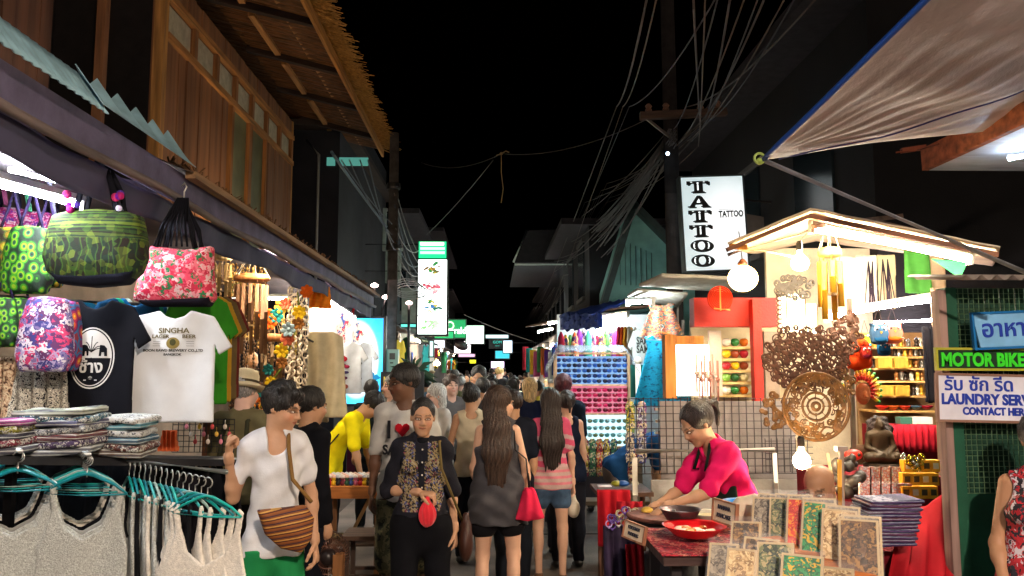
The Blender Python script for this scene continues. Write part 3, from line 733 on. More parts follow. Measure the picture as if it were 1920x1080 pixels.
# generic far buildings lining the lane
def block(x0, x1, y0, y1, z, col, label, side, wins=(), eave=0):
    t = thing('shop_house', ((x0 + x1) / 2, y0, 0), label, 'building', 'dark shop houses lining the lane')
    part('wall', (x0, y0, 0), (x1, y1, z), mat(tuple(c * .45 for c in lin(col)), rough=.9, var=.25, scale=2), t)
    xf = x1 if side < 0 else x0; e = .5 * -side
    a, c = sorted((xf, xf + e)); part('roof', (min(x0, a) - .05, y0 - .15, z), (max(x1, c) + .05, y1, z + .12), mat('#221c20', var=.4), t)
    for i in range(int((y1 - y0) / 2.2)):
        yy = y0 + .8 + i * 2.2
        for zz in np.arange(3.3, z - 1.1, 2.2):
            aa, cc = sorted((xf, xf - side * .03)); wn = part('window', (aa, yy, zz), (cc, yy + 1.0, zz + 1.1), mat('#1c2428', rough=.2, bump=0), t)
            aa, cc = sorted((xf, xf - side * .06))
            for e, f in ((zz - .09, zz - .01), (zz + 1.11, zz + 1.18)): b = MB(); b.box((aa, yy - .07, e), (cc, yy + 1.07, f)); b.build('window_frame', mat('#4c4a48'), wn)
    return t
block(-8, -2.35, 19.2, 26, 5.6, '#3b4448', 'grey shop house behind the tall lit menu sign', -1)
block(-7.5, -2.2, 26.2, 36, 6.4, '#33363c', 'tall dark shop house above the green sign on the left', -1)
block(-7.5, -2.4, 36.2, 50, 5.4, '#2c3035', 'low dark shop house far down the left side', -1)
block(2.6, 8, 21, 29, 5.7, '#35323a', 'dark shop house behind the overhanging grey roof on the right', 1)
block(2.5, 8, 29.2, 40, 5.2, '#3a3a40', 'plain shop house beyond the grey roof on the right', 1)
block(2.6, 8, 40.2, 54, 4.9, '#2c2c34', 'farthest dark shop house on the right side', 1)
block(-9, 9, 74, 76, 5.0, '#1d1f24', 'dark building closing the far end of the lane', 1)
# white lit wall piece on left (px 755-785, y 395-620)
for i, (a, c, d, e, lab) in enumerate(((722, 752, 470, 530, 'pale grey wall panel beside the left utility pole below the cables'), (752, 786, 545, 640, 'pale plaster shop front just left of the tall menu sign'), (697, 724, 395, 470, 'dim plaster wall patch left of the utility pole'))):
    p0 = P(a, e, Y=18.5); p1 = P(c, d, Y=18.5); b = MB(); b.box((p0.x, 18.5, p0.z), (p1.x, 18.62, p1.z)); b.box((p0.x - .03, 18.47, p1.z), (p1.x + .03, 18.6, p1.z + .06)); solo(b, 'wall_panel', mat('#7c8680', rough=.9), lab, 'wall')
# grey overhanging roof right centre
r = thing('overhanging_roof', P(1000, 500, Y=20), 'grey tin roof with pale gutter overhanging the right side of the lane', 'roof')
a1, a2, a3 = P(965, 492, Y=20), P(990, 432, Y=20), P(1050, 425, Y=20)
b = MB(); b.add([a1, a2, a2 + Vector((3, 0, .1)), a1 + Vector((3, 0, 0))] + [Vector(v) + Vector((0, 6, 0)) for v in (a1, a2, a2 + Vector((3, 0, .1)), a1 + Vector((3, 0, 0)))], [(0,1,2,3),(4,7,6,5),(0,4,5,1),(1,5,6,2),(0,3,7,4)]); at(b.build('roof_sheet', mat('#2c2c30', metal=.3), r), r)
b = MB(); b.tube([a1 + Vector((-.03, -.02, 0)), a2 + Vector((-.03, -.02, 0))], .03, 6); b.tube([a1 + Vector((0, -.02, -.05)), a1 + Vector((3, -.02, -.05))], .03, 6); at(b.build('gutter', plas('#c8d8d0'), r, True), r)
# green gable
g = thing('gabled_house', P(1200, 540, Y=13.5), 'house with a green grey pointed gable behind the utility pole', 'house')
g0, g1, g2, g3, g4 = P(1140, 560, Y=13.5), P(1185, 392, Y=13.5), P(1262, 560, Y=13.5), P(1262, 470, Y=13.5), P(1140, 540, Y=13.5)
b = MB(); b.prism([(g0.x, g0.z), (g4.x, g4.z), (g1.x, g1.z), (g2.x + .4, g3.z - .4), (g2.x + .4, g2.z - 3), (g0.x, g0.z - 3)][::-1], 13.5, 14.6); at(b.build('wall', mat('#6c9a90', rough=.85, var=.2, scale=4), g), g)
b = MB(); b.beam((g4.x - .1, 13.4, g4.z - .3), (g1.x, 13.4, g1.z + .05), .1, .3, (0, 1, 0)); b.beam((g1.x, 13.4, g1.z + .05), (g2.x + .6, 13.4, g3.z - .55), .1, .3, (0, 1, 0)); at(b.build('barge_board', mat('#2c3a38'), g), g)
b = MB(); c = P(1190, 480, Y=13.45)
for i in range(7): b.box((c.x - .25 + i * .09, 13.46, c.z - .5), (c.x - .245 + i * .09, 13.5, c.z + .3 - i * .04))
at(b.build('wall_boards', mat('#3b5650'), g), g)
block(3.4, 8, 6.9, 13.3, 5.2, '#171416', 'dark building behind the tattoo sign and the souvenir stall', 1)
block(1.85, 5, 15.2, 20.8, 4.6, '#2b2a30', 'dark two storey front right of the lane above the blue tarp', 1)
# ---------------- poles and cables ----------------
def insul(b, p):
    b.lathe([(.02, 0), (.045, .02), (.03, .05), (.045, .07), (.02, .1)], 8, p)
pl = P(735, 560, Y=13.0)
UP = thing('utility_pole', (pl.x, 13.0, 0), 'old concrete utility pole wrapped in cables on the left of the lane', 'utility pole')
b = MB(); b.tube([(0, 0, 0), (0, 0, P(735, 250, Y=13).z)], [.10, .075], 10); b.build('shaft', mat('#57504a', rough=.9, var=.35), UP, True)
for y in (470, 355): b = MB(); b.lathe([(.11, 0), (.12, .03), (.11, .1)], 10, (0, 0, P(735, y, Y=13).z)); b.build('clamp', metal('#4c4a48'), UP)
pr = P(1268, 560, Y=9.6)
UP2 = thing('utility_pole', (pr.x, 9.6, 0), 'tall dark utility pole with a crossarm right behind the tattoo sign', 'utility pole')
b = MB(); b.tube([(0, 0, 0), (-.04, 0, 7.2)], [.105, .085], 10); b.build('shaft', mat('#2c2624', rough=.9, var=.35), UP2, True)
ca, cb = P(1200, 218, Y=9.5), P(1362, 210, Y=9.5); o_ = Vector((pr.x, 9.6, 0))
b = MB(); b.beam(ca - o_, cb - o_, .09, .09); b.build('crossarm', wood('#4a3426', st=(.1, 1, 1)), UP2)
b = MB(); b.beam(P(1212, 222, Y=9.52) - o_, P(1262, 262, Y=9.52) - o_, .03, .03); b.beam(P(1330, 218, Y=9.52) - o_, P(1278, 262, Y=9.52) - o_, .03, .03); b.build('brace', metal('#57504a'), UP2)
for t_ in (.1, .3, .7, .9):
    b = MB(); insul(b, ca.lerp(cb, t_) - o_ + Vector((0, 0, .05))); b.build('insulator', plas('#7a5a48'), UP2)
b = MB(); b.ball(P(1252, 288, Y=9.4) - o_, .022); b.build('indicator_lamp', glow('#bfe8ff', 6), UP2)
def cable(name, pts, label, r=.007, sag=.1, col='#3a3636', group=None, n=18, cat='cable'):
    b = MB()
    for k in range(len(pts) - 1):
        a, c = Vector(pts[k]), Vector(pts[k + 1])
        b.tube([a.lerp(c, i / n) - Vector((0, 0, sag * 4 * (i / n) * (1 - i / n))) for i in range(n + 1)], r, 5)
    return solo(b, name, plas(col, rough=.6), label, cat, group, True)
# bundle following the right side from the pole into the distance and over the camera
rs = random.Random(3)
ends = [(1528, 0), (1500, -20), (1470, 0), (1445, -30), (1420, 0), (1395, 0), (1370, -10), (1345, 0), (1322, 0), (1300, 0), (1340, 0), (1230, 0), (1212, 0)]
for i, (ex, ey) in enumerate(ends):
    far = P(1000 + rs.uniform(-10, 25), 590 + rs.uniform(-25, 20), Y=38); mid = P(1095 + i * 9 + rs.uniform(-15, 15), 400 - i * 7 + rs.uniform(-25, 25), Y=15); pole = P(1262 + rs.uniform(-30, 60), 215 + rs.uniform(-20, 60), Y=9.5); near = P(ex, ey, Y=4.4)
    if i >= 10: pts = [near, P(1180 - (i-10)*12, 200, Y=9), far]
    else: pts = [near, pole, mid, far]
    side = ['rightmost', 'second from the right', 'third from the right', 'fourth from the right', 'fifth from the right', 'sixth from the right', 'seventh from the right', 'eighth from the right', 'ninth from the right', 'tenth from the right', 'eleventh from the right', 'second from the left', 'leftmost'][i]
    cable('overhead_cable', pts, 'thin overhead cable, %s where cables leave the picture top' % side, .006 + .002 * (i % 3 == 0), .12, ['#4a423e', '#3a3a3e', '#54483c'][i % 3], 'overhead cables on the right')
b = MB()
for i in range(34):
    a = P(1262 + rs.uniform(-8, 8), 255 + rs.uniform(-15, 15), Y=9.45); c = P(1060 + rs.uniform(-22, 25), 480 + rs.uniform(-40, 40), Y=20)
    dx = Vector((rs.uniform(-.1, .1), 0, rs.uniform(-.15, .1)))
    b.tube([a.lerp(c, t / 16) + dx * math.sin(PI * t / 16) - Vector((0, 0, 1.2 * t / 16 * (1 - t / 16))) for t in range(17)], .009, 5)
solo(b, 'cable_bundle', plas('#45403e', rough=.6), 'thick sagging bundle of dark cables running from the right pole down the lane', 'cable bundle', None, True)
for i, (a, c, s_) in enumerate(((P(640, 300, Y=9), P(735, 420, Y=12.9), .05), (P(655, 300, Y=9), P(735, 440, Y=12.9), .1), (P(675, 300, Y=9), P(738, 455, Y=12.9), .08), (P(690, 300, Y=9), P(740, 470, Y=12.9), .12), (P(622, 285, Y=8), P(725, 425, Y=12.9), .02))):
    cable('service_wire', [a, c], '%s wire slanting from under the thatched eave to the left pole' % ['uppermost', 'second', 'third', 'lowest', 'thick blue grey'][i], .008 if i < 4 else .018, s_, '#48505a' if i < 4 else '#4c6474', 'service wires at the left pole')
for i in range(8):
    a = P(738 + i, 340 + 22 * i, Y=12.9); c = P(782 + (i % 3) * 3, 470 + 24 * (i % 4), Y=15.9)
    cable('drop_wire', [a, c], 'wire drooping from left pole to menu sign, %s from the top' % ordn(i), .008, .12 + .05 * (i % 3), ['#5a5652', '#7a7c78', '#46525c'][i % 3], 'drop wires beside the menu sign')
b = MB()
for i in range(4):
    c = P(762 + i * 3, 535 + 4 * i, Y=14); b.tube([(c.x + .22 * math.cos(t) * (1 + .1 * i), c.y, c.z + .12 * math.sin(t)) for t in np.linspace(0, 2 * PI, 20)], .01, 5)
solo(b, 'wire_coil', plas('#8c9490'), 'loose coil of grey wire hanging near the left pole', 'wire', None, True)
cable('span_wire', [P(790, 305, Y=14), P(940, 288, Y=12), P(1210, 225, Y=9.5)], 'thin wire spanning the lane above the hanging knotted cord', .006, .15, '#403c3a', cat='wire')
cable('span_wire', [P(800, 440, Y=16), P(925, 300, Y=12)], 'thin wire rising from the menu sign to the knot in the cord', .006, .05, '#403c3a', cat='wire')
cable('span_wire', [P(870, 590, Y=24), P(1000, 640, Y=30)], 'pale far wire above the dark neon sign', .012, .05, '#6a6a6a', cat='wire')
b = MB(); q = P(940, 288, Y=12); b.tube([q + Vector((-.08, 0, -.03)), q, q + Vector((.07, 0, .04)), q + Vector((.12, 0, .02))], .009, 6)
b.tube([q, q + Vector((.0, 0, -.3)), q + Vector((.03, 0, -.55)), q + Vector((.0, 0, -.77))], .006, 6); b.ball(q, .025)
solo(b, 'knotted_cord', mat('#a08458'), 'knotted cord end dangling from the wire over the middle of the lane', 'cord', None, True)
# ---------------- goods: shared meshes ----------------
def inst(me, name, m, label=None, cat=None, group=None, loc=(0, 0, 0), rz=0, s=1, parent=None, rx=0, ry=0):
    if not me.materials: me.materials.append(None)
    o = bpy.data.objects.new(name, me); link(o, parent); setm(o, m) if m is not None else None
    place(o, loc, rz, s, rx, ry)
    if label: tag(o, label, cat, group)
    return o
def smesh(polys, name='cloth', **k): return slab(polys, **k).mesh(name)
TEE = [(-.085, 0), (-.2, -.035), (-.305, -.215), (-.235, -.265), (-.212, -.2), (-.226, -.66), (.226, -.66), (.212, -.2), (.235, -.265), (.305, -.215), (.2, -.035), (.085, 0), (.05, -.035), (0, -.05), (-.05, -.035)]
TANK = [(-.155, 0), (-.18, -.02), (-.16, -.12), (-.185, -.22), (-.215, -.30), (-.225, -.68), (.225, -.68), (.215, -.30), (.185, -.22), (.16, -.12), (.18, -.02), (.155, 0), (.135, -.1), (.09, -.2), (0, -.25), (-.09, -.2), (-.135, -.1)]
DRESS = [(-.09, 0), (-.17, -.03), (-.14, -.2), (-.17, -.32), (-.30, -1.0), (-.2, -1.03), (0, -1.02), (.2, -1.04), (.30, -1.0), (.17, -.32), (.14, -.2), (.17, -.03), (.09, 0), (.06, -.06), (0, -.08), (-.06, -.06)]
f_t = folds(.012, 17, 3)
ME_TEE = smesh([TEE], 'tshirt', vox=.0085, thick=.010, fold=f_t)
ME_TEE2 = smesh([[(x, z) for x, z in TEE]], 'tshirt', vox=.012, thick=.012, fold=folds(.018, 12, 8))
crx = lambda X, Z: f_t(X, Z) + .0018 * np.sin(X * 300) * np.sin(Z * 260)
ME_TANK = smesh([TANK], 'tank_top', vox=.0065, thick=.009, fold=crx)
ME_TANK2 = smesh([TANK], 'tank_top', vox=.011, thick=.010, fold=folds(.010, 15, 5))
ME_DRESS = smesh([DRESS], 'dress', vox=.011, thick=.014, fold=lambda X, Z: .022 * np.sin(X * 45 * (1 / (1 - .6 * Z))) * np.clip(-Z * 1.5, .1, 1))
b = MB(); hk = [(.0 + .022 * math.sin(a), 0, .062 - .022 * math.cos(a) + .0) for a in np.linspace(0.0, 4.4, 9)]
b.tube([(0, 0, -.005)] + [Vector((0, 0, .02))] + [Vector((p[0], 0, p[2])) for p in hk], .0028, 5)
HOOK = b.mesh('hook', True)
b = MB(); b.tube([(-.17, 0, -.07), (-.12, 0, -.035), (-.03, 0, .003), (0, 0, .008), (.03, 0, .003), (.12, 0, -.035), (.17, 0, -.07)], [.004, .0062, .007, .0062, .007, .0062, .004], 6)
b.tube([(-.165, 0, -.072), (0, 0, -.078), (.165, 0, -.072)], .004, 6); SHO = b.mesh('hanger_arms', True)
def hanger(loc, rz, m, label, group='teal clothes hangers on the front rails', s=1):
    t = thing('clothes_hanger', loc, label, 'hanger', group, rz); t.scale = (s, s, s)
    inst(SHO, 'shoulder_bar', m, parent=t); inst(HOOK, 'hook', metal('#b8b8b4') if s == 1 else m, parent=t); return t
teals = [plas(c) for c in ('#0f8f8c', '#127a86', '#1ba59c', '#0d6f7e', '#3aa6a8', '#8fa8a0')]
def tube_light(a, b_, e, label, col='#fff4e0', r=.016, group='lit fluorescent tubes', fix=True, up=.035):
    a = Vector(a); b_ = Vector(b_); t = thing('fluorescent_light', a, label, 'light', group)
    m = MB(); m.tube([(0, 0, 0), b_ - a], r, 8); m.build('tube', glow(col, e), t, True)
    if fix:
        d = (b_ - a).normalized(); z = Vector((0, 0, up))
        m = MB(); m.beam(-d * .04 + z, b_ - a + d * .04 + z, .05, .03); m.build('fixture', plas('#c8c8c0'), t)
        for k_, p in enumerate((-d * .03, b_ - a + d * .03)):
            m = MB(); m.beam(p - d * .012, p + d * .012, .04, .08); m.build('end_cap', plas('#d8d8d0'), t)
    return t
def bulb(p, e, label, col='#ffd9a0', r=.045, cordto=None, group='bare light bulbs'):
    t = thing('light_bulb', p, label, 'light bulb', group)
    m = MB(); m.lathe([(.012, .075), (.016, .05), (r * .9, .015), (r, -.01), (r * .75, -.04), (.004, -.055)], 12); m.build('bulb', glow(col, e), t, True)
    m = MB(); m.lathe([(.02, .075), (.021, .12), (.012, .135)], 10); m.build('socket', plas('#2a2622'), t)
    if cordto is not None:
        m = MB(); m.tube([(0, 0, .13), Vector(cordto) - Vector(p)], .005, 5); m.build('cord', plas('#d8c8b0'), t)
    return t
# ---------------- left clothes stall ----------------
tube_light(P(-40, 336, Y=3.05), P(146, 384, Y=4.15), 60, 'bright white fluorescent tube above the peacock bags at the left edge', '#f4f8ff', .019)
tube_light(P(20, 318, Y=3.6), P(200, 366, Y=5.2), 70, 'thinner fluorescent tube behind the first one, passing behind the green bag', '#eef4ff', .013, fix=False)
tube_light(P(480, 478, Y=6.3), P(541, 515, Y=7.6), 110, 'warm fluorescent tube hanging under the awning above the shell chimes', '#fff0d8', .02)
tube_light(P(487, 560, Y=8.2), P(533, 560, Y=8.5), 70, 'short fluorescent tube glowing behind the big wind chime', '#fff0d0', .02)
tube_light(P(420, 470, Y=8.4) , P(470, 488, Y=9.4), 50, 'fluorescent tube at the yellow sign deep inside the shell stall', '#ffe0a8', .015, fix=False)
tube_light(P(585, 545, Y=8.9), P(664, 597, Y=11.5), 110, 'bright fluorescent tube over the white dresses beside the blue poster', '#fff2e0', .02)
# handbags
BAG = [(-.2, -.02), (-.225, -.12), (-.235, -.22), (-.21, -.29), (-.15, -.335), (0, -.35), (.15, -.335), (.21, -.29), (.235, -.22), (.225, -.12), (.2, -.02), (.14, 0), (0, .012), (-.14, 0)]
TOTE = [(-.13, 0), (-.17, -.12), (-.2, -.22), (-.205, -.285), (-.14, -.30), (.17, -.30), (.20, -.27), (.18, -.14), (.175, .0), (.04, -.02)]
def handbag(px, py, Y, s, poly, m, label, mb, hp, pom=True, rz=0):
    p = P(px, py, Y=Y); t = thing('handbag', p, label, 'handbag', 'handbags hung from the awning', rz); t.scale = (s, s, s)
    slab([poly], vox=.0085, thick=.02, bulge=.07, fold=folds(.006, 11, 4)).build('bag_body', m, t)
    w_ = [q for q in poly if q[1] < -.21]; bp = [(x * 1.012, min(z, -.245) if i not in () else z) for i, (x, z) in enumerate(w_)]
    slab([[(-.215, -.275), (-.15, -.343), (0, -.358), (.15, -.343), (.215, -.275)] if poly is BAG else [(-.205, -.27), (-.14, -.312), (.17, -.312), (.198, -.255)]], vox=.009, thick=.03, bulge=.062).build('base_panel', mb, t)
    top = P(hp[0], hp[1], Y=Y) - p
    for k_, (x0, dy) in enumerate(((-.10, -.03), (.10, -.03), (-.09, .04), (.11, .04))):
        m_ = MB(); tt = top / s; m_.tube([(x0, dy, -.03), (x0 * .75, dy, tt.z * .35), (x0 * .3, dy * .5, tt.z * .75), (tt.x, 0, tt.z * .97)], [.016, .014, .013, .012], 6); m_.build('strap', cloth('#12131c'), t, True)
    b = MB(); b.tube([tt + Vector((0, 0, -.02)), tt + Vector((0, 0, .03)), tt + Vector((.012, 0, .055)), tt + Vector((.0, 0, .075)), tt + Vector((-.014, 0, .06))], .0045, 6); b.build('hook', metal('#c8c4bc'), t, True)
    if pom:
        for i in range(9):
            a = -1 if i % 2 else 1
            b = MB(); b.ball((a * .10 + random.uniform(-.035, .035), -.06 + random.uniform(-.01, .02), .02 + random.uniform(-.02, .06)), random.uniform(.014, .022), 8)
            b.build('pompom', cloth(['#b0226a', '#5a3aa0', '#d83a78', '#8a2ac0', '#d8d0f0'][i % 5], bump=.8), t, True)
    return t
m_green = mat('#2c5a1c', kind='bagmix', scale=3, stretch=(1, 1, 14), cols=['#3f6214', '#0e1a0a', '#6a7c22', '#0e2a1a', '#4a5a1a', '#1c100a', '#284412', '#0a120c'], dist=-1.9, rough=.85)
m_green2 = mat('#2c5a1c', kind='floral', scale=34, cols=['#2a4a14', '#6a9a1c', '#b8d23c', '#2a1c14', '#1f7a5a', '#8aa82a', '#3a6a1c'], dist=1.5, rough=.8)
m_pink = mat('#d83a5c', kind='floral', scale=42, cols=['#e84a6a', '#f0788a', '#e8c8cc', '#d02a4c', '#2a7a4a', '#f4a8b4', '#c81c44', '#e85a70'], dist=1.2, rough=.8)
handbag(186, 398, 3.75, 1.0, BAG, m_green, 'green gold banded handbag with black straps and pompoms hanging from the awning', cloth('#10121e'), (186, 292))
t = COL.objects[-1]
handbag(335, 462, 4.35, 1.06, TOTE, m_pink, 'pink rose patterned tote bag with black cord handles above the white shirt', cloth('#14101c'), (345, 370), False)
b = MB(); 
for i in range(8):
    x = -.10 + i * .028; b = MB(); b.tube([(x * 1.0, -.06, -.01), (x * .7, -.05, .1), (x * .25 + .02, -.02, .25)], .006, 5)
    o = b.build('cord', cloth('#14141c'), [q for q in bpy.data.objects if q.name.startswith('handbag')][-1], True)
# peacock bags at far left, behind
m_pea = [mat('#6a8a1c', kind='eyes', scale=25, stretch=(1, 1, .75), cols=['#0c1c10', '#106a70', '#98a018', '#a88a14', '#245a14', '#102c10'], rough=.7), mat('#7a8a1c', kind='eyes', scale=25, stretch=(1, 1, .75), cols=['#0c1c10', '#1a4a3a', '#7aa018', '#3a8a14', '#124212', '#08200f'], rough=.7), mat('#8a7a1c', kind='eyes', scale=19, cols=['#1c100a', '#5a3a14', '#a09a18', '#8a6a14', '#445214', '#241a0c'], rough=.7)]
POUCH = [(-.07, 0), (-.1, -.1), (-.115, -.25), (-.09, -.32), (.09, -.32), (.115, -.25), (.1, -.1), (.07, 0), (0, .01)]
MEP = slab([POUCH], vox=.01, thick=.02, bulge=.045, fold=folds(.008, 13, 6)).mesh('pouch')
for i, (px, py, Y, k_, s_, lab) in enumerate(((22, 430, 4.1, 2, 1.0, 'yellow brown peacock eye shoulder bag at the left edge under the tube light'), (58, 428, 4.05, 1, 1.05, 'bright green peacock eye shoulder bag between two yellowish ones'), (88, 432, 4.2, 0, .95, 'yellow green peacock shoulder bag just left of the green banded handbag'), (8, 560, 4.0, 1, .75, 'green and lime peacock eye cloth bag at the left edge over the skirts'), (38, 560, 4.05, 1, .72, 'lime ringed cloth bag beside the elephant print bag'))):
    p = P(px, py, Y=Y); t = thing('shoulder_bag', p, lab, 'shoulder bag', 'peacock shoulder bags'); t.scale = (s_,) * 3
    inst(MEP, 'bag_body', m_pea[k_], parent=t)
    b = MB(); b.tube([(-.06, 0, -.01), (-.02, 0, .12), (0, 0, .2), (.02, 0, .12), (.06, 0, -.01)], .008, 6); b.build('strap', cloth('#241a3a'), t, True)
for i, (px, py, w_, lab) in enumerate(((18, 392, 1.2, 'pink magenta floral bag hanging behind the tube at the left edge'), (70, 400, 1.15, 'pink floral bag with purple tassels hanging above the green peacock bag'), (118, 408, .8, 'small pink flowered bag hanging behind the green handbag strap'))):
    p = P(px, py, Y=4.7); t = thing('shoulder_bag', p, lab, 'shoulder bag', 'pink flowered bags'); t.scale = (w_, 1, .8)
    inst(MEP, 'bag_body', mat('#d83a7a', kind='floral', scale=50, cols=['#e83a8a', '#f078a8', '#f0c8dc', '#a82a7a', '#d02a6c', '#7a2a9a'], dist=1.5), parent=t)
    b = MB(); b.tube([(-.05, 0, 0), (-.03, 0, .16), (.03, 0, .16), (.05, 0, 0)], .012, 6); b.build('strap', cloth('#1c1830'), t, True)
for i, px in enumerate((8, 30, 52, 98)):
    p = P(px, 345 + i * 6, Y=4.4); b = MB(); b.beam(p + Vector((-.03, 0, .1)), p + Vector((.02, 0, -.12)), .03, .01); solo(b, 'bag_strap', cloth(['#7a3a5a', '#2a2a3a', '#3a7a5a', '#5a5a6a'][i]), 'woven bag strap glimpsed behind the tube light, %s from the left edge' % ordn(i), 'strap', 'straps behind the tube light')
def hang(me, px, py, Y, s, m, name, label, cat, group=None, rz=0):
    return inst(me, name, m, label, cat, group, P(px, py, Y=Y), rz, s)
o = hang(MEP, 92, 560, 3.95, (1.15, 1, 1.12), mat('#8a4a7a', kind='floral', scale=30, cols=['#7a6a9a', '#d8d0d8', '#5a2a5a', '#a89ac0', '#3a3a7a', '#c83a6a'], dist=2), 'shoulder_bag', 'purple and white elephant medallion bag beside the black oval shirt', 'shoulder bag')
hang(MEP, 122, 566, 4.1, (.8, 1, 1.1), mat('#b03a4a', kind='eyes', scale=14, cols=['#e8c83a', '#d8722a', '#a81c4a', '#6a1c5a', '#2a6a9a', '#8a2a3a'], rough=.7), 'shoulder_bag', 'wine red bag with yellow suns next to the elephant medallion bag', 'shoulder bag')
SK_ = [(-.12, 0), (-.16, -.4), (.16, -.4), (.12, 0)]
MESK = smesh([SK_], 'skirt', vox=.01, thick=.016, fold=lambda X, Z: .014 * np.sin(X * 90 + Z * 2))
hang(MESK, 22, 668, 4.2, (.9, 1, 1.1), mat('#9a7a58', kind='speck', scale=60, cols=['#5a4030', '#c8a888', '#e8d8b8', '#7a5a40']), 'skirt', 'tan patterned pleated skirt at the left edge above the folded clothes', 'skirt')
hang(MESK, 80, 668, 4.15, (1.05, 1, 1.15), mat('#8a867c', kind='speck', scale=75, cols=['#2c2a2c', '#d8d4c4', '#8a8478', '#e8e4d4']), 'skirt', 'grey and white leopard print skirt left of the black oval shirt', 'skirt')
# T-shirts facing the lane
def tee(px, py, Y, s, m, label, group='display t-shirts', rz=0, me=None):
    t = thing('tshirt', P(px, py, Y=Y), label, 't-shirt', group, rz); t.scale = (s,) * 3 if not hasattr(s, '__len__') else s
    inst(me or ME_TEE, 'fabric', m, parent=t); return t
fxs = lambda v: Vector((v.x, v.y, v.z))
def onshirt(yoff=-.0125, x0=0, z0=0):   # text lies in its xy plane; wrap to folds
    return lambda v: Vector((v.x, v.y, -(f_t(np.array([[v.x + x0]]), np.array([[v.y + z0]]))[0, 0] + yoff) + v.z))
ink = cloth('#3a3a34'); inkg = cloth('#6a6242')
tb = tee(180, 562, 4.2, .98, cloth('#0e0f16'), 'black t-shirt with white oval elephant emblem and Thai lettering')
white = cloth('#d8d8d4')
def disc2(parent, cx, cz, rx, rz_, m, name, ring=None, n=40, a0=0, a1=2 * PI, lay=0):
    b = MB(); pts = [(cx + rx * math.cos(a0 + (a1 - a0) * i / n), cz + rz_ * math.sin(a0 + (a1 - a0) * i / n)) for i in range(n + 1)]
    Y = lambda x, z: float(f_t(np.array([[x]]), np.array([[z]]))[0, 0]) - .0125 - .0016 * lay
    if ring:
        pi_ = [(cx + (x - cx) * (1 - ring / rx), cz + (z - cz) * (1 - ring / rz_)) for x, z in pts]
        vs = [(x, Y(x, z), z) for x, z in pts] + [(x, Y(x, z), z) for x, z in pi_]; m_ = len(pts)
        b.add(vs, [(i, i + 1, i + 1 + m_, i + m_) for i in range(n)])
    else:
        vs = []; K = 6; m_ = len(pts)
        for j in range(K + 1):
            f = 1 - j / K * .98
            if a1 - a0 < 6: zc = cz
            else: zc = cz
            vs += [(cx + (x - cx) * f, Y(cx + (x - cx) * f, zc + (z - zc) * f), zc + (z - zc) * f) for x, z in pts]
        b.add(vs, [(j*m_+i, j*m_+i+1, (j+1)*m_+i+1, (j+1)*m_+i) for j in range(K) for i in range(n)])
    return b.build(name, m, parent)
cz = -.31
disc2(tb, 0, cz, .112, .162, white, 'emblem_border', .007); disc2(tb, 0, cz, .098, .148, white, 'emblem_upper', None, 40, 0, PI, 0); disc2(tb, 0, cz, .098, .148, white, 'emblem_ring', .005, 40, PI, 2 * PI, 1)
blk = cloth('#0e0f16')
for i in range(7):
    a = PI * (i + .5) / 7; b = MB(); r_ = .07
    pts = [(math.cos(a) * r_ * t * 1.0, cz + .03 + t * .085 * (.6 + .4 * math.sin(a)) - t ** 3 * .045 * abs(math.cos(a)) * 1.5) for t in np.linspace(0, 1, 8)]
    b.tube([(x, float(f_t(np.array([[x]]), np.array([[z]]))[0, 0]) - .0135, z) for x, z in pts], .0022, 4); b.build('palm_frond', blk, tb)
for sx in (-1, 1):   # two elephants facing each other
    b = MB(); Y = -.0155
    def E(x, z): return (sx * x, cz + z)
    poly = [(.014, .012), (.014, .05), (.022, .066), (.036, .07), (.062, .066), (.076, .05), (.078, .01), (.064, .01), (.062, .03), (.048, .03), (.046, .01), (.034, .01), (.032, .035), (.026, .035), (.022, .012)]
    if sx < 0: poly = poly[::-1]
    for j in range(1): b.prism([E(x, z) for x, z in poly], Y - .001 + float(f_t(np.array([[sx*.045]]), np.array([[cz+.04]]))[0, 0]) + .002, Y + .004 + float(f_t(np.array([[sx*.045]]), np.array([[cz+.04]]))[0, 0]))
    b.build('elephant_print', blk, tb)
text('ช้าง', .088, white, tb, (0, 0, cz - .075), 'lettering', 'CENTER', .002, .001, onshirt(-.0135, 0, cz - .075), squash=.9)
text('- * -', .04, white, tb, (0, 0, cz - .125), 'lettering', 'CENTER', .001, .001, onshirt(-.0135, 0, cz - .125))
tw = tee(329, 582, 4.3, (1.02, 1, .9), cloth('#d9dcde', var=.05), 'large white t-shirt with small printed beer label, hanging under the pink tote')
for s_, sz, z_, m_, w_ in (('SINGHA', .044, -.135, inkg, 1.0), ('LAGER        BEER', .03, -.165, inkg, 1), ('BOON RAWD BREWERY CO.,LTD', .021, -.245, ink, .95), ('BANGKOK', .018, -.268, ink, 1)):
    text(s_, sz, m_, tw, (0, 0, z_), 'lettering', 'CENTER', .0006, .0008, onshirt(-.0135, 0, z_), squash=w_)
for sx in (-1, 1): 
    for j in range(3): text('~~~~', .018, ink, tw, (sx * .085, 0, -.19 - .013 * j), 'lettering', 'CENTER', 0, .0008, onshirt(-.0135, sx * .085, -.19), squash=.9)
disc2(tw, 0, -.195, .034, .034, cloth('#8a7a44'), 'crest'); disc2(tw, 0, -.19, .016, .02, cloth('#4a4a2c'), 'crest_lion', lay=1)
